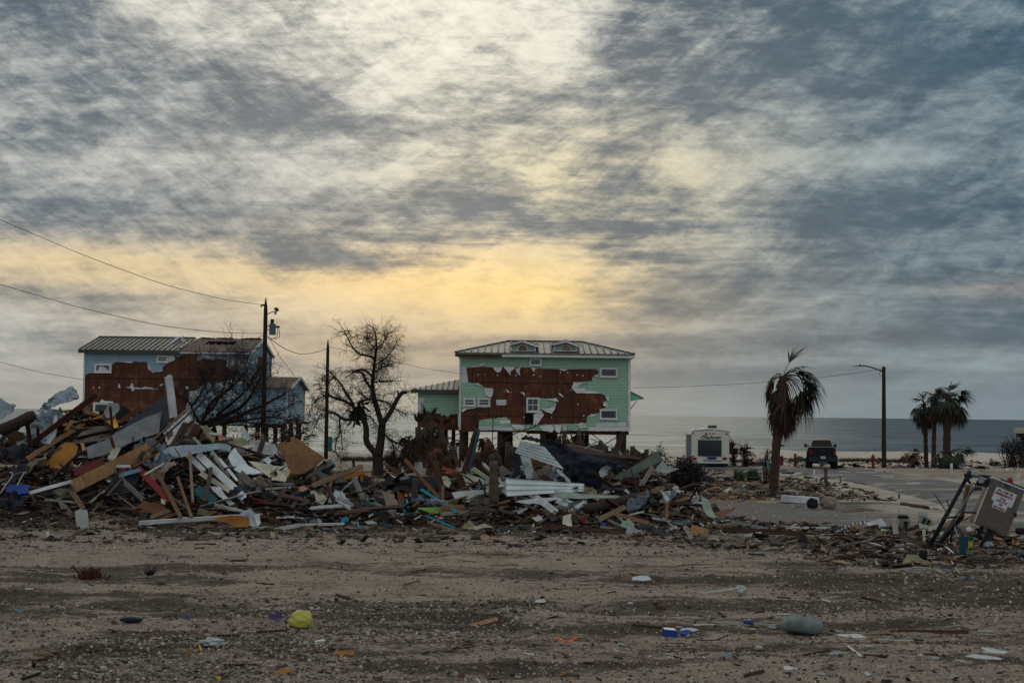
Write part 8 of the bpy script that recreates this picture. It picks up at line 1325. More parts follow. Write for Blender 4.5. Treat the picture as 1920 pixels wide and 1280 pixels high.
# ---- foreground litter
for a in [
    (F1, 1502, 688, 1795, 682, 18, 'burnt', B, 'dark board half sunk above the foil wrapper', dict(lift=.06)), (F1, 1600, 775, 1925, 765, 20, 'brown', B, 'brown board right of the foil wrapper', dict(lift=.06)), (F1, 1566, 350, 1570, 418, 10, 'rustwood', 'stick', 'small upright orange stick in the sand', dict(lift=.05)), (F1, 610, 940, 772, 980, 8, 'offwhite', 'stick', 'curved thin white stick near the lower left', dict(lift=.05)), (F1, 870, 712, 985, 745, 18, 'burnt', B, 'dark triangular shard in the left foreground', dict(lift=.06)),
    (F1, 1010, 665, 1122, 658, 16, 'brown', B, 'small brown chip right of the oval lid', dict(lift=.05)), (F1, 250, 822, 400, 824, 18, 'tan', B, 'upper small tan bark piece at lower left', dict(lift=.06)), (F1, 236, 875, 382, 855, 16, 'burnt', B, 'lower dark bark piece at lower left', dict(lift=.06)), (F1, 1730, 122, 1846, 122, 10, 'charred', 'stick', 'thin black stick on the light sand at left', dict(lift=.05)), (F1, 160, 1012, 305, 965, 20, 'charred', B, 'dark bark piece at the bottom left', dict(lift=.06)), (F1, 1460, 32, 1535, 26, 14, 'burnt', B, 'dark stick at the top of the left sand', dict(lift=.05)), (F1, 75, 22, 290, 16, 8, 'brown', 'stick', 'long thin root at the far left of the sand', dict(lift=.05)),
    (F1, 1690, 905, 1925, 902, 16, 'burnt', B, 'brown board near the bottom left centre', dict(lift=.06)), (F1, 385, 470, 465, 440, 26, 'charred', 'scrap', 'black scrap left of the oval lid', dict(lift=.08)), (F1, 1390, 800, 1440, 798, 12, 'ochre', 'scrap', 'small yellow chip left of the foil wrapper', dict(lift=.05)), (F1, 1495, 758, 1512, 798, 16, 'yellow', 'scrap', 'upright yellow chip at the foil wrapper', dict(lift=.08)), (F1, 1610, 992, 1655, 1006, 18, 'yellow', 'scrap', 'yellow chip at the bottom near the left', dict(lift=.05)),
    (F2, 325, 645, 522, 658, 22, 'khaki', B, 'short khaki strip in front of the yellow bag', dict(lift=.15)), (F2, 10, 662, 212, 650, 26, 'burnt', B, 'dark flat shard left of the yellow bag', dict(lift=.08)), (F2, 1610, 610, 1812, 556, 30, 'peach', 'scrap', 'tan leaf shaped cardboard in the centre', dict(lift=.05)), (F2, 800, 250, 826, 250, 34, 'cream', 'scrap', 'small cream chip on the light sand at centre', dict(lift=.05)), (F2, 995, 360, 1046, 360, 9, 'cream', 'scrap', 'tiny cream strip below the small cream chip', dict(lift=.04)), (F2, 600, 375, 762, 430, 20, 'burnt', B, 'dark bark strip on the sand left of centre', dict(lift=.06)), (F2, 450, 378, 522, 368, 10, 'offwhite', 'scrap', 'thin white chip left of the dark bark strip', dict(lift=.05)),
    (F2, 1480, 782, 1622, 742, 22, 'brown', B, 'brown bark piece at the centre bottom', dict(lift=.06)), (F2, 1105, 300, 1225, 275, 14, 'tan', B, 'tan splinter on the light sand', dict(lift=.05)), (F2, 1095, 330, 1132, 322, 12, 'ochre', 'scrap', 'tiny yellow chip under the tan splinter', dict(lift=.04)), (F2, 1655, 1010, 1680, 1034, 14, 'white', 'scrap', 'small white chip at the centre bottom edge', dict(lift=.05)), (F2, 1205, 660, 1222, 708, 10, 'fabricgrey', 'stick', 'thin grey glass strip standing in the rut', dict(lift=.05)), (F2, 1030, 850, 1052, 862, 18, 'fabricgrey', 'scrap', 'pale grey chip right of the ochre card', dict(lift=.04)), (F2, 0, 290, 135, 300, 10, 'burnt', 'stick', 'dark stick at the left of the centre sand', dict(lift=.05)), (F2, 1460, 665, 1522, 655, 10, 'white', 'scrap', 'small white strip right of the churned rut', dict(lift=.05)), (F2, 20, 800, 130, 755, 20, 'burnt', B, 'dark spike below the purple plate', dict(lift=.1)),
    (F3, 1425, 365, 1692, 330, 13, 'offwhite', 'stick', 'white flat stick ending at the clear crumpled bag', dict(lift=.08)), (F3, 905, 602, 1130, 628, 22, 'brown', B, 'narrow brown board left of the blue box', dict(lift=.08)), (F3, 1290, 568, 1740, 590, 7, 'offwhite', 'stick', 'long thin white rod lying behind the blue can', dict(lift=.06)), (F3, 1810, 596, 1990, 604, 7, 'offwhite', 'stick', 'thin white rod right of the blue can', dict(lift=.06)), (F3, 1360, 605, 1532, 602, 9, 'white', 'stick', 'short white strip below the long thin rod', dict(lift=.05)), (F3, 1740, 985, 1890, 948, 26, 'burnt', B, 'brown bark chip near the bottom right of centre', dict(lift=.08)),
    (F3, 90, 816, 162, 824, 16, 'white', 'scrap', 'white chip below the orange curved thing', dict(lift=.05)), (F3, 1150, 818, 1207, 826, 9, 'white', 'scrap', 'thin white chip in the lower centre right', dict(lift=.05)), (F3, 1590, 666, 1648, 666, 9, 'white', 'scrap', 'thin white chip right of the white plate', dict(lift=.05)), (F3, 1230, 618, 1276, 622, 10, 'offwhite', 'scrap', 'tiny white chip behind the white plate', dict(lift=.05)), (F3, 152, 378, 162, 442, 12, 'burnt', 'stick', 'small dark peg standing beside a white scrap', dict(lift=.08)), (F3, 108, 452, 240, 450, 14, 'brown', B, 'flat brown chip under the dark peg', dict(lift=.05)), (F3, 1080, 462, 1150, 490, 20, 'burnt', B, 'dark curled bark in the centre rut', dict(lift=.06)), (F3, 690, 490, 800, 548, 12, 'charred', 'stick', 'dark root in the centre rut', dict(lift=.05)),
    (F3, 1785, 632, 1822, 634, 9, 'white', 'scrap', 'tiny white chip below the blue can', dict(lift=.05)), (F3, 0, 152, 48, 156, 12, 'rustwood', 'scrap', 'tiny rust chip on the light centre sand', dict(lift=.04)), (F3, 180, 114, 350, 108, 7, 'offwhite', 'stick', 'thin pale stick on the light sand right of centre', dict(lift=.05)), (F3, 1770, 705, 1840, 710, 12, 'ochre', 'scrap', 'small ochre strip below the blue can', dict(lift=.04)), (F3, 540, 885, 605, 892, 14, 'burnt', 'scrap', 'small brown chip at the lower centre right', dict(lift=.04)), (F3, 795, 352, 820, 354, 12, 'white', 'scrap', 'tiny white chip below the folded cardboard', dict(lift=.04)), (F3, 460, 655, 492, 652, 14, 'skyblue', 'scrap', 'tiny blue chip above the orange curved thing', dict(lift=.04)),
    (F4, 920, 655, 1502, 655, 22, 'burnt', B, 'long dark board lying in the right foreground', dict(lift=.08)), (F4, 738, 677, 918, 664, 12, 'tan', 'stick', 'tan stick left of the long dark board', dict(lift=.08)), (F4, 268, 830, 462, 800, 18, 'burnt', B, 'dark board left of the grey plastic scrap', dict(lift=.06)), (F4, 600, 760, 700, 838, 16, 'white', 'stick', 'white stick pointing at the wood chunk', dict(lift=.08)), (F4, 700, 832, 892, 842, 28, 'brown', B, 'brown wood chunk in the right foreground', dict(lift=.08)), (F4, 835, 717, 930, 720, 9, 'white', 'scrap', 'left one of two thin white strips', dict(lift=.05)), (F4, 945, 720, 1090, 721, 9, 'white', 'scrap', 'right one of two thin white strips', dict(lift=.05)),
    (F4, 700, 395, 852, 430, 16, 'burnt', 'stick', 'dark curved stick upper right foreground', dict(lift=.06)), (F4, 70, 398, 168, 406, 18, 'brown', B, 'brown chip above the cushion', dict(lift=.06)), (F4, 65, 524, 162, 524, 10, 'white', 'scrap', 'thin white strip above the cushion', dict(lift=.05)), (F4, 0, 616, 60, 622, 20, 'fabricgrey', 'scrap', 'grey white tile left of the cushion', dict(lift=.05)), (F4, 405, 412, 468, 430, 12, 'white', 'scrap', 'small white strip above right of the cushion', dict(lift=.05)), (F4, 600, 740, 900, 742, 12, 'rustwood', B, 'thin rusty strip behind the white stick', dict(lift=.05)), (F4, 730, 762, 790, 762, 10, 'white', 'scrap', 'white strip left of the grey strip', dict(lift=.05)), (F4, 800, 762, 870, 764, 14, 'fabricgrey', 'scrap', 'grey strip right of the white stick', dict(lift=.05)),
    (F4, 1340, 998, 1450, 1002, 10, 'white', 'scrap', 'thin white splinter at the bottom right', dict(lift=.05)), (F4, 1375, 978, 1440, 990, 9, 'white', 'scrap', 'second thin white splinter at the bottom right', dict(lift=.05)), (F4, 370, 965, 430, 972, 14, 'white', 'scrap', 'small white chip right of the red edged tile', dict(lift=.05)), (F4, 1400, 868, 1480, 885, 12, 'offwhite', 'scrap', 'white splinter left of the lower white sheet', dict(lift=.05)), (F4, 1230, 848, 1282, 852, 18, 'offwhite', 'scrap', 'small white chip left of the white splinter', dict(lift=.05)), (F4, 1570, 648, 1690, 656, 12, 'offwhite', 'scrap', 'pale strip right of the long dark board', dict(lift=.05)), (F4, 1292, 738, 1455, 704, 10, 'burnt', 'stick', 'thin brown twig below the long dark board', dict(lift=.05)), (F4, 1170, 822, 1280, 828, 14, 'burnt', B, 'dark chip left of the small white chip', dict(lift=.05)), (F4, 890, 985, 990, 990, 12, 'tan', 'scrap', 'tan chip right of the triangular shard', dict(lift=.05)),
    (F4, 195, 155, 265, 125, 6, 'drift', 'stick', 'thin pale twig at the upper left of the right sand', dict(lift=.04)), (F4, 445, 181, 528, 182, 6, 'charred', 'stick', 'thin dark twig left of the metal tray', dict(lift=.04)), (F4, 1145, 350, 1240, 340, 12, 'burnt', 'stick', 'dark twig in the right churned sand', dict(lift=.05))]:
    plank(a[0], *a[1:6], a[6], a[7], a[8], **dict(dict(t=.02), **a[9]))
for a in [
    (F1, [(110, 488), (150, 492), (200, 500), (206, 515), (150, 510), (112, 502)], 'skyblue', 'scrap', 'bright blue plastic strip at the far left foreground', dict(lift=.06)), (F1, [(-20, 645), (5, 640), (18, 655), (5, 668), (-20, 668)], 'skyblue', 'scrap', 'blue scrap cut by the left edge', dict(lift=.06)), (F1, [(1385, 560), (1395, 540), (1420, 548), (1415, 568)], 'blue', 'scrap', 'small dark blue scrap in the left foreground', dict(lift=.06)),
    (F1, [(1030, 765), (1045, 762), (1075, 782), (1055, 785)], 'cream', 'scrap', 'cream chip right of the dark triangular shard', dict(lift=.05)), (F1, [(1640, 10-5), (1740, -2), (1735, 12), (1700, 14)], 'offwhite', 'scrap', 'white chip at the top of the left sand', dict(lift=.05)), (F1, [(600, 340), (640, 334), (665, 342), (640, 350)], 'offwhite', 'scrap', 'small white chip below the splintered stump', dict(lift=.04)), (F1, [(185, 328), (250, 326), (255, 338), (190, 340)], 'cream', 'scrap', 'small pale strip left of the splintered stump', dict(lift=.04)),
    (F2, [(68, 600), (100, 540), (160, 502), (200, 510), (180, 560), (130, 600)], 'purple', 'plate', 'dark purple plate leaning beside the yellow bag', dict(lift=.1, crump=.02)), (F2, [(180, 545), (180, 500), (240, 495), (300, 515), (255, 545)], 'taupe', 'cloth', 'grey cloth between the purple plate and the yellow bag', dict(lift=.1)), (F2, [(520, 832), (600, 802), (738, 797), (735, 825), (700, 850), (590, 845)], 'ochre', 'cardboard', 'yellow tan card lying in the foreground left of centre', dict(lift=.06, lean=60)),
    (F2, [(132, 965), (165, 945), (212, 930), (272, 948), (250, 965), (235, 962), (192, 992)], 'ochre', 'cardboard', 'torn yellow tan card at the bottom left of centre', dict(lift=.07, lean=60)), (F2, [(1508, 985), (1545, 958), (1572, 985), (1555, 1020), (1520, 1005)], 'rust', 'scrap', 'orange brown leaf shaped chip at the centre bottom', dict(lift=.07)), (F2, [(430, 735), (450, 700), (500, 695), (525, 725), (480, 740)], 'glassy', 'foil_wrapper', 'crumpled silver foil below the khaki strip', dict(lift=.06, crump=.06, cat='wrapper')), (F2, [(348, 752), (360, 725), (395, 728), (395, 755)], 'glassy', 'scrap', 'pale blue chip left of the silver foil', dict(lift=.05)), (F2, [(1700, 905), (1770, 912), (1810, 925), (1760, 935)], 'tan', 'scrap', 'pale tan chip at the lower centre', dict(lift=.05)), (F2, [(535, 630), (560, 605), (582, 610), (570, 635)], 'rust', 'scrap', 'small orange brown chip right of the yellow bag', dict(lift=.05)),
    (F3, [(788, 290), (820, 252), (870, 212), (890, 215), (905, 245), (885, 280), (850, 290)], 'tan', 'cardboard', 'left flap of folded cardboard sheltering a white tray', dict(lift=.16, lean=20)), (F3, [(870, 212), (960, 232), (1050, 248), (1142, 250), (1110, 272), (1040, 266), (960, 250), (905, 245)], 'brown', 'cardboard', 'top flap of folded cardboard over the white tray', dict(lift=.2, lean=40)), (F3, [(895, 278), (905, 255), (960, 250), (1020, 254), (1042, 278), (980, 286)], 'white', 'foam_tray', 'white foam tray under the folded cardboard', dict(lift=.1, t=.06)), (F3, [(165, 438), (180, 420), (235, 415), (255, 440), (200, 442)], 'white', 'scrap', 'white crumpled scrap beside the dark peg', dict(lift=.06)),
    (F3, [(1255, 655), (1270, 632), (1340, 630), (1400, 640), (1408, 655), (1340, 658)], 'white', 'plate', 'white plate lying behind the blue dish', dict(lift=.06, crump=.01)), (F3, [(1248, 690), (1255, 662), (1300, 655), (1338, 660), (1330, 682), (1290, 694)], 'plastic_blue', 'dish', 'shallow blue dish in front of the white plate', dict(lift=.07, t=.05, crump=.02)), (F3, [(1570, 852), (1580, 828), (1605, 822), (1638, 838), (1630, 856)], 'skyblue', 'scrap', 'light blue scrap in the lower right of centre', dict(lift=.06)), (F3, [(785, 755), (800, 742), (850, 748), (845, 760)], 'glassy', 'scrap', 'clear plastic scrap in the lower centre', dict(lift=.05)), (F3, [(860, 440), (880, 430), (910, 435), (900, 452)], 'glassy', 'scrap', 'clear scrap in the centre rut', dict(lift=.05)), (F3, [(1890, 890), (1860, 900), (1870, 892)], 'white', 'scrap', 'tiny white chip at lower right of centre', dict(lift=.04)),
    (F4, [(500, 675), (550, 672), (605, 672), (625, 700), (560, 695)], 'white', 'tile', 'left white broken tile right of the cushion', dict(lift=.05, crump=.01)), (F4, [(600, 674), (680, 672), (738, 702), (640, 706), (622, 690)], 'white', 'tile', 'right white broken tile right of the cushion', dict(lift=.07, crump=.01)), (F4, [(460, 820), (470, 795), (520, 790), (605, 832), (560, 838), (500, 830)], 'fabricgrey', 'plastic_bag', 'grey crumpled plastic between dark board and white stick', dict(lift=.06, crump=.05)), (F4, [(1475, 840), (1550, 824), (1640, 834), (1752, 856), (1740, 868), (1640, 862), (1560, 856)], 'white', 'panel', 'lower one of two white foam sheets at the right', dict(lift=.05, crump=.01, lean=65)),
    (F4, [(1583, 808), (1640, 800), (1600, 782), (1605, 774), (1700, 785), (1802, 802), (1780, 816), (1700, 826), (1640, 822)], 'white', 'panel', 'upper one of two white foam sheets at the right', dict(lift=.05, crump=.01, lean=65)), (F4, [(803, 890), (830, 910), (892, 905), (896, 890), (882, 972)], 'cream', 'scrap', 'cream triangular cup shard in the right foreground', dict(lift=.1, lean=30)), (F4, [(113, 915), (130, 908), (217, 932), (216, 950), (130, 945)], 'white', 'tile', 'white tile with a red edge at the bottom right', dict(lift=.06, t=.03)), (F4, [(720, 962), (740, 955), (778, 975), (745, 982)], 'white', 'scrap', 'white chip left of the triangular shard', dict(lift=.05)),
    (F4, [(1578, 1018), (1600, 1008), (1632, 1020), (1605, 1028)], 'cream', 'shell', 'rounded pale shell at the bottom right', dict(lift=.05)), (F4, [(1690, 582), (1725, 535), (1728, 560), (1708, 582)], 'cream', 'scrap', 'white spike standing in the right churned sand', dict(lift=.1, lean=10)), (F4, [(200, 700), (220, 688), (262, 695), (250, 712)], 'taupe', 'scrap', 'grey leaf chip under the cushion', dict(lift=.05)), (F4, [(1452, 262), (1490, 250), (1560, 262), (1500, 275)], 'tealdark', 'scrap', 'dark teal scrap below the dustpan', dict(lift=.05)), (F4, [(1450, 312), (1500, 310), (1550, 305), (1582, 325), (1520, 322)], 'glassy', 'foil_wrapper', 'crumpled clear foil below the dark teal scrap', dict(lift=.05, crump=.04, cat='wrapper'))]:
    sheet(a[0], a[1], a[2], a[3], a[4], **dict(dict(lean=50, t=.012, crump=.02), **a[5]))
def stump_roots():
    g = hit(*cc(F1, 680, 255)); rg = random.Random(9); q = MB(); s = 1/4./K*g.y
    for k in range(60):
        x = g.x+rg.gauss(0, 55)*s; y = g.y+rg.uniform(-.2, .25); h = max(10, 95-abs(x-g.x)/s*.7)*s*rg.uniform(.3, 1.1); q.bar((x, y, g.z-.03), (x+rg.uniform(-.08, .08), y+rg.uniform(-.06, .06), g.z+h), rg.uniform(.02, .06), .02)
    q.bar((g.x-60*s, g.y, g.z), (g.x-140*s, g.y, g.z+95*s), .03, .03)
    tag(q.build('splintered_stump', 'redwood'), 'splintered reddish stump sticking out of the sand at left', 'stump')
stump_roots()
def small_root():
    g = hit(*cc(F1, 1125, 232)); rg = random.Random(19); q = MB()
    for k in range(14): q.bar((g.x+rg.uniform(-.06, .06), g.y, g.z-.02), (g.x+rg.uniform(-.18, .18), g.y, g.z+rg.uniform(.05, .2)), .025, .02)
    tag(q.build('splintered_stump', 'darkwood'), 'tiny root tuft right of the splintered stump', 'stump')
small_root()
blob(F1, 985, 565, 86, 22, 'navy', 'oval_lid', 'dark oval lid with a white strap in the left foreground', seed=1, amp=.05, dz=.5, cat='lid'); tubes(F1, [(1045, 572), (1090, 585), (1125, 608)], 7, 'offwhite', 'strap', 'thin white strap trailing from the dark oval lid', .05)
blob(F1, 1590, 735, 92, 30, 'glassy', 'plastic_bag', 'foil and clear wrapper bundle in the left foreground', seed=2, amp=.5, cat='bag'); blob(F1, 1208, 278, 44, 22, 'greywood', 'clod', 'brown earth clod right of the splintered stump', seed=3, cat='clod'); blob(F2, 340, 568, 92, 64, 'plastic_yellow', 'plastic_bag', 'knotted yellow plastic bag in the foreground', seed=6, amp=.22, fs=1.7, cat='bag'); sheet(F2, [(310, 540), (320, 500), (390, 495), (395, 515), (350, 545)], 'plastic_yellow', 'bag_knot', 'loose flap at the knot of the yellow plastic bag', lift=.32, lean=20, crump=.03, cat='bag')
blob(F2, 840, 668, 14, 18, 'cream', 'shell', 'round white shell in the centre rut', seed=4, amp=.05, cat='shell'); tubes(F2, [(1070, 240), (1140, 230), (1190, 205), (1275, 185)], 9, 'bark', 'branch', 'dark forked branch on the light sand', .06); tubes(F2, [(1190, 48), (1270, 60), (1400, 55), (1500, 62), (1640, 70), (1760, 78), (1890, 70)], 9, 'rustwood', 'branch', 'long reddish root lying across the centre sand', .06); tubes(F2, [(1760, 155), (1930, 155)], 6, 'rustwood', 'stick', 'thin reddish root below the long one', .05); tubes(F2, [(1410, 115), (1560, 122), (1650, 130)], 6, 'brown', 'branch', 'short thin root below the long reddish one', .05)
blob(F3, 1718, 345, 44, 32, 'glassy', 'plastic_bag', 'clear crumpled bag at the end of the white flat stick', seed=11, amp=.5, cat='bag'); blob(F3, 1850, 776, 32, 17, 'cream', 'stone', 'white stone at the right of the foreground', seed=13, amp=.2, cat='stone'); blob(F3, 385, 967, 20, 12, 'ochre', 'scrap', 'small orange lump at the bottom centre', seed=15, amp=.3); boxobj(F3, 1140, 642, 1234, 695, .25, 'plastic_blue', 'plastic_tub', 'blue plastic box beside the shallow blue dish', 4, 'box')
tubes(F3, [(340, 705), (375, 722), (415, 735), (450, 722), (488, 702)], 20, 'orange', 'handle', 'orange curved plastic handle in the foreground', .06) ; tubes(F3, [(1080, 740), (1200, 740), (1298, 740), (1302, 760)], 7, 'redwood', 'bent_rod', 'thin bent rusty rod below the blue box', .04, sm=0); tubes(F3, [(1380, 712), (1450, 718), (1540, 716), (1590, 690), (1620, 678)], 7, 'black', 'cable', 'black cable curling below the white plate', .04)
plank(F3, 1738, 582, 1808, 588, 42, 'plastic_blue', 'can', 'blue drinks can lying on the sand', lift=.12, round_=True, jag=0)
def cushion():
    g = hit(*cc(F4, 255, 672)); s = 1/4./K*g.y; bm = bmesh.new(); bmesh.ops.create_cube(bm, size=2); bmesh.ops.subdivide_edges(bm, edges=bm.edges[:], cuts=14, use_grid_fill=True)
    for v in bm.verts:
        x, y, z = v.co; e = (1-min(1, abs(x))**7)*(1-min(1, abs(y))**7); pin = 1-.10*(1-abs(x*y)); k = .10+.90*e**.4
        wr_ = .05*mnoise.noise(Vector((x*3, y*3, z)))*(1-e)+.03*mnoise.noise(Vector((x*5, y*5, z*2)))
        v.co = Vector((x*pin, y*pin, z*k+wr_))
    bmesh.ops.scale(bm, vec=(134*s, .30, 62*s), verts=bm.verts[:]); bm.transform(Matrix.Rotation(R(10), 4, 'Y')@Matrix.Rotation(R(-14), 4, 'X')); me = bpy.data.meshes.new('cushion'); bm.to_mesh(me); bm.free(); me.polygons.foreach_set('use_smooth', [True]*len(me.polygons)); o = link('cushion', me, 'cushion'); c = at(*cc(F4, 255, 612), g.y+.1); o.location = c; tag(o, 'plump grey green cushion lying on the sand', 'cushion')
cushion()

def tangle():
    rg = random.Random(404)
    for k in range(46):          # crumpled sheets and rags worked into the heaps
        px = rg.choice((rg.uniform(0, 600), rg.uniform(600, 960), rg.uniform(930, 1300), rg.uniform(950, 1290))); lo = float(np.interp(px, [0, 150, 300, 420, 600, 850, 950, 1050, 1150, 1300], [850, 810, 800, 860, 905, 915, 900, 880, 880, 940])); py = rg.uniform(lo, 968)
        m = rg.choice(('tin', 'steel', 'palemetal', 'slate', 'charcoal', 'navy', 'cloth', 'taupe', 'burnt', 'charcoal', 'black')); w_ = rg.uniform(14, 42); h_ = w_*rg.uniform(.3, .8); n = rg.randint(6, 9); a0 = rg.uniform(0, 3); sk = rg.uniform(-.7, .7)
        P = []
        for i in range(n): a = 2*math.pi*i/n; r = rg.uniform(.6, 1.1); x = w_*r*math.cos(a); P.append((px+x, py+h_*r*math.sin(a)+x*sk))
        metal = m in ('tin', 'steel', 'palemetal')
        sheet((0, 0, 1), P, m, 'metal_sheet' if metal else 'rag', 'crumpled metal scrap squeezed between boards of the debris row' if metal else 'crumpled dark rag or felt squeezed between boards of the debris row', lift=rg.uniform(.35, .7), crump=.13, fs=2.4, lean=rg.uniform(5, 60), group='crumpled metal scraps in the debris' if metal else 'crumpled rags in the debris', cat='scrap metal' if metal else 'rag')
    for k in range(60):
        px = rg.uniform(0, 1320); lo = float(np.interp(px, [0, 150, 300, 420, 600, 850, 950, 1050, 1150, 1300], [830, 790, 790, 850, 890, 900, 890, 860, 860, 930])); py = rg.uniform(lo, 975); L = rg.uniform(15, 60); a = rg.uniform(-.9, .9); P = []
        for i in range(4): P.append((px+L*i/3*math.cos(a)+rg.uniform(-4, 4), py+L*i/3*math.sin(a)+rg.uniform(-7, 7)))
        tubes((0, 0, 1), P, rg.uniform(.8, 1.9), rg.choice(('charred', 'bark', 'twig', 'brown', 'burnt', 'drift')), 'branch', 'thin bent branch or wire tangled in the debris row', lift=rg.uniform(.3, .9), n=4, group='branches and wires tangled in the debris', cat='branch')
tangle()
# ------------------------------------------------------------------ filler boards of the heaps: one object each, too alike to tell apart
def pxy(px, Y): return (px-960)/K*Y
def filler():
    rg = random.Random(77); specs = [
        ('brown', 'brown splintered board jumbled in the debris row', 'brown boards jumbled in the debris'), ('darkwood', 'dark weathered board jumbled in the debris row', 'dark boards jumbled in the debris'), ('pine', 'pale pine board jumbled in the debris row', 'pine boards jumbled in the debris'),
        ('greywood', 'grey weathered board jumbled in the debris row', 'grey boards jumbled in the debris'), ('offwhite', 'whitish trim piece jumbled in the debris row', 'white trim jumbled in the debris'), ('charred', 'blackened board jumbled in the debris row', 'black boards jumbled in the debris')]
    protos = []
    for m, lab, grp in specs:
        for v_ in range(3):
            L = 1.0; W = (.09, .14, .2)[v_]; t = (.04, .04, .025)[v_]; q = MB(); ns = 6; 
            for i in range(ns+1):
                s = i/ns
                for k in range(3):
                    y = (k/2-.5)*W; x = s*L-.5+(rg.uniform(-.09, .09) if i in (0, ns) else 0); z = .02*math.sin(s*3.1)
                    q.v += [(x, y, z-t/2), (x, y, z+t/2)]
            for i in range(ns):
                for k in range(2): p = (i*3+k)*2; r = ((i+1)*3+k)*2; q.f += [(p, p+2, r+2, r), (p+1, r+1, r+3, p+3)]
                p = i*6; r = p+6; q.f.append((p, r, r+1, p+1)); p += 4; r += 4; q.f.append((p+1, r+1, r, p))
            for i in (0, ns):
                for k in range(2): p = (i*3+k)*2; q.f.append((p, p+1, p+3, p+2))
            me = bpy.data.meshes.new('broken_board'); me.from_pydata(q.v, [], q.f); me.update(); me.materials.append(MATS[m]); protos.append((me, lab, grp, m))
    wts = {'brown': 5, 'darkwood': 5, 'pine': 3, 'greywood': 3, 'offwhite': 2, 'charred': 3}
    bag = [p for p in protos for _ in range(wts[p[3]])]
    def put(x, y, L, dz, fl):
        me, lab, grp, m = rg.choice(bag); z = tz(x, y); o = bpy.data.objects.new('broken_board', me); COL.objects.link(o)
        e = .01; nx = (tz(x+.3, y)-tz(x-.3, y))/.6; o.location = (x, y, z+dz); o.rotation_euler = (rg.gauss(0, .5)*fl+.3*fl, rg.gauss(0, .45)*fl-math.atan(nx)*.6, rg.uniform(-math.pi, math.pi)); sc = L*rg.uniform(.8, 1.2); o.scale = (sc, 1, 1)
        tag(o, lab, 'board', grp)
    for k in range(250):
        px = rg.choice((rg.uniform(-30, 620), rg.uniform(-30, 620), rg.uniform(600, 960), rg.uniform(930, 1330))); y = rg.uniform(42.3, 48.5); put(pxy(px, y), y, rg.uniform(.5, 1.9), rg.uniform(.05, .35), 1)
    for k in range(40):
        px = rg.uniform(560, 1300); y = rg.uniform(52, 80); put(pxy(px, y), y, rg.uniform(.5, 1.6), rg.uniform(.05, .2), .7)
    for k in range(50):
        px = rg.uniform(1300, 1640); y = rg.uniform(60, 88); put(pxy(px, y), y, rg.uniform(.3, 1.1), .05, .25)
    for k in range(40):
        px = rg.uniform(1560, 1900); y = rg.uniform(33, 44); put(pxy(px, y), y, rg.uniform(.3, 1.0), .05, .3)
filler()
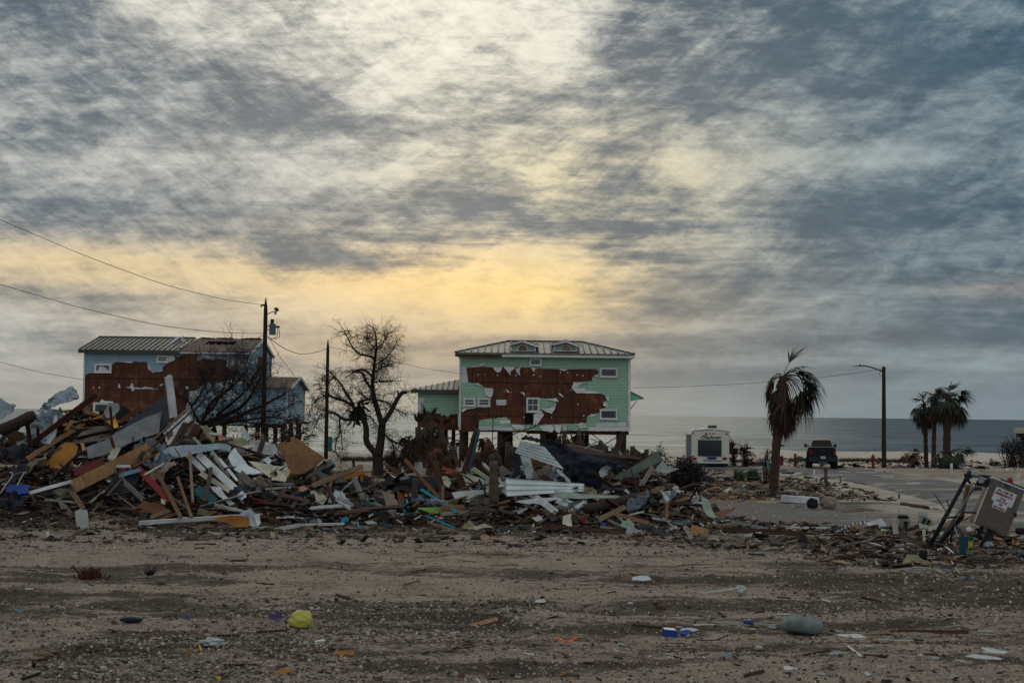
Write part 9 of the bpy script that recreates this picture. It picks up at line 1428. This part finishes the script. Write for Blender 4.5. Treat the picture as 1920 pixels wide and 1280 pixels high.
# ------------------------------------------------------------------ rubble nobody could count
def chips(name, label, cat, zones, pal, seed, rough_=True, smooth=False):
    rg = np.random.RandomState(seed); X = []; Y = []; S = []
    for (px0, px1, y0, y1, n, s0, s1) in zones:
        y = 1/rg.uniform(1/y1, 1/y0, n); px = rg.uniform(px0, px1, n); X.append((px-960)/K*y); Y.append(y); S.append(s0*(s1/s0)**(rg.rand(n)**2.2))
    X = np.concatenate(X); Y = np.concatenate(Y); S = np.concatenate(S)
    keep = roadmask(X, Y)[0] < .5; X, Y, S = X[keep], Y[keep], S[keep]
    Z = terrain(X, Y); n = len(X); return X, Y, Z, S, rg
def chip_mesh(name, label, cat, zones, cols, seed, shape='clod'):
    X, Y, Z, S, rg = chips(name, label, cat, zones, cols, seed); n = len(X)
    base = np.array([(1, 0, 0), (-1, 0, 0), (0, 1, 0), (0, -1, 0), (0, 0, 1), (0, 0, -1)], float); tris = np.array([(0, 2, 4), (2, 1, 4), (1, 3, 4), (3, 0, 4), (2, 0, 5), (1, 2, 5), (3, 1, 5), (0, 3, 5)])
    if shape == 'board':
        base = np.array([(-1, -1, -1), (1, -1, -1), (1, 1, -1), (-1, 1, -1), (-1, -1, 1), (1, -1, 1), (1, 1, 1), (-1, 1, 1)], float); tris = np.array([(0, 2, 1), (0, 3, 2), (4, 5, 6), (4, 6, 7), (0, 1, 5), (0, 5, 4), (1, 2, 6), (1, 6, 5), (2, 3, 7), (2, 7, 6), (3, 0, 4), (3, 4, 7)])
    nv = len(base); V = np.repeat(base[None], n, 0)
    if shape == 'clod': V = V*rg.uniform(.55, 1.3, (n, nv, 1)); V *= np.stack([np.ones(n), rg.uniform(.6, 1.2, n), rg.uniform(.35, .9, n)], -1)[:, None]; lift = .25
    else: V = V*(1+rg.uniform(-.25, .25, (n, nv, 3))); V *= np.stack([np.ones(n), rg.uniform(.12, .6, n), rg.uniform(.04, .1, n)], -1)[:, None]; lift = .35
    a = rg.uniform(0, 6.283, n); tl = rg.normal(0, .28 if shape == 'board' else .3, (n, 2)); ca, sa = np.cos(a)[:, None], np.sin(a)[:, None]
    x, y, z = V[..., 0], V[..., 1], V[..., 2]; z = z+x*tl[:, :1]+y*tl[:, 1:]; V = np.stack([x*ca-y*sa, x*sa+y*ca, z], -1)*S[:, None, None]
    V += np.stack([X, Y, Z+S*lift*.4], -1)[:, None]
    F = (tris[None]+(np.arange(n)*nv)[:, None, None]).reshape(-1, 3); me = bpy.data.meshes.new(name); V = V.reshape(-1, 3)
    me.vertices.add(len(V)); me.vertices.foreach_set('co', V.ravel()); me.loops.add(F.size); me.loops.foreach_set('vertex_index', F.ravel().astype(np.int32)); me.polygons.add(len(F)); me.polygons.foreach_set('loop_start', np.arange(0, F.size, 3, dtype=np.int32)); me.polygons.foreach_set('loop_total', np.full(len(F), 3, np.int32)); me.update()
    P = np.array([lin(c[:3]) for c in cols]); w_ = np.array([c[3] for c in cols], float); ci = rg.choice(len(P), n, p=w_/w_.sum()); C = P[ci]*rg.uniform(.65, 1.25, (n, 1)); C = np.concatenate([C, np.ones((n, 1))], 1)
    ca_ = me.color_attributes.new('tone', 'FLOAT_COLOR', 'POINT'); ca_.data.foreach_set('color', np.repeat(C, nv, 0).astype(np.float32).ravel())
    m = bpy.data.materials.new(name); m.use_nodes = True; b = NB(m.node_tree); bs = b.n['Principled BSDF']; at_ = b.new('ShaderNodeAttribute', attribute_name='tone'); b.put(bs.inputs['Base Color'], at_.outputs['Color']); bs.inputs['Roughness'].default_value = .9; bs.inputs['Specular IOR Level'].default_value = .2
    o = link(name, me, m); tag(o, label, cat, kind='stuff')
soil = [(112, 100, 88, 5), (74, 64, 55, 4), (136, 123, 108, 4), (158, 146, 130, 3)]
chip_mesh('earth_clods', 'loose clods and grains of churned sandy soil', 'soil', [(-60, 1980, 17.3, 38, 34000, .007, .045), (380, 1050, 21, 26, 6000, .008, .06), (100, 700, 17.5, 21, 6000, .008, .06), (1450, 1960, 24, 33, 5000, .008, .06), (-60, 1980, 34, 44, 9000, .012, .07)], soil, 1)
chip_mesh('shell_fragments', 'tiny pale shell and plaster fragments strewn over the sand', 'fragments', [(-60, 1980, 17.3, 40, 3600, .008, .022), (-60, 1980, 34, 60, 1800, .012, .045), (1250, 1700, 45, 95, 700, .015, .05)], [(206, 200, 190, 4), (168, 162, 152, 3), (196, 180, 150, 1)], 2)
chip_mesh('wood_splinters', 'small splinters and bark chips strewn over the ground', 'splinters', [(-60, 1980, 17.3, 40, 2200, .015, .09), (-60, 1980, 36, 44, 2600, .04, .22), (1250, 1680, 58, 92, 1500, .05, .25), (1520, 1960, 32, 44, 1200, .04, .22)], [(66, 54, 45, 5), (96, 80, 64, 3), (40, 34, 31, 4), (140, 120, 96, 1)], 3, 'board')
chip_mesh('debris_rubble', 'dense small broken rubble covering the heaps', 'rubble', [(-120, 620, 42, 49, 8500, .05, .34), (600, 1340, 42, 49, 7500, .05, .30), (-120, 1340, 40, 42, 1300, .03, .16), (560, 1320, 49, 82, 3600, .06, .35), (1240, 1640, 59, 95, 1500, .05, .28), (1300, 1560, 42, 46, 500, .04, .2), (1250, 1920, 96, 116, 900, .08, .4), (1560, 1960, 34, 44, 1300, .05, .22)],
          [(58, 42, 34, 8), (36, 30, 28, 8), (86, 66, 50, 5), (112, 90, 66, 2), (92, 88, 84, 4), (176, 174, 168, 3), (60, 76, 88, 1), (104, 58, 42, .7), (44, 92, 108, .3), (160, 124, 66, .3), (110, 52, 50, .2)], 4, 'board')
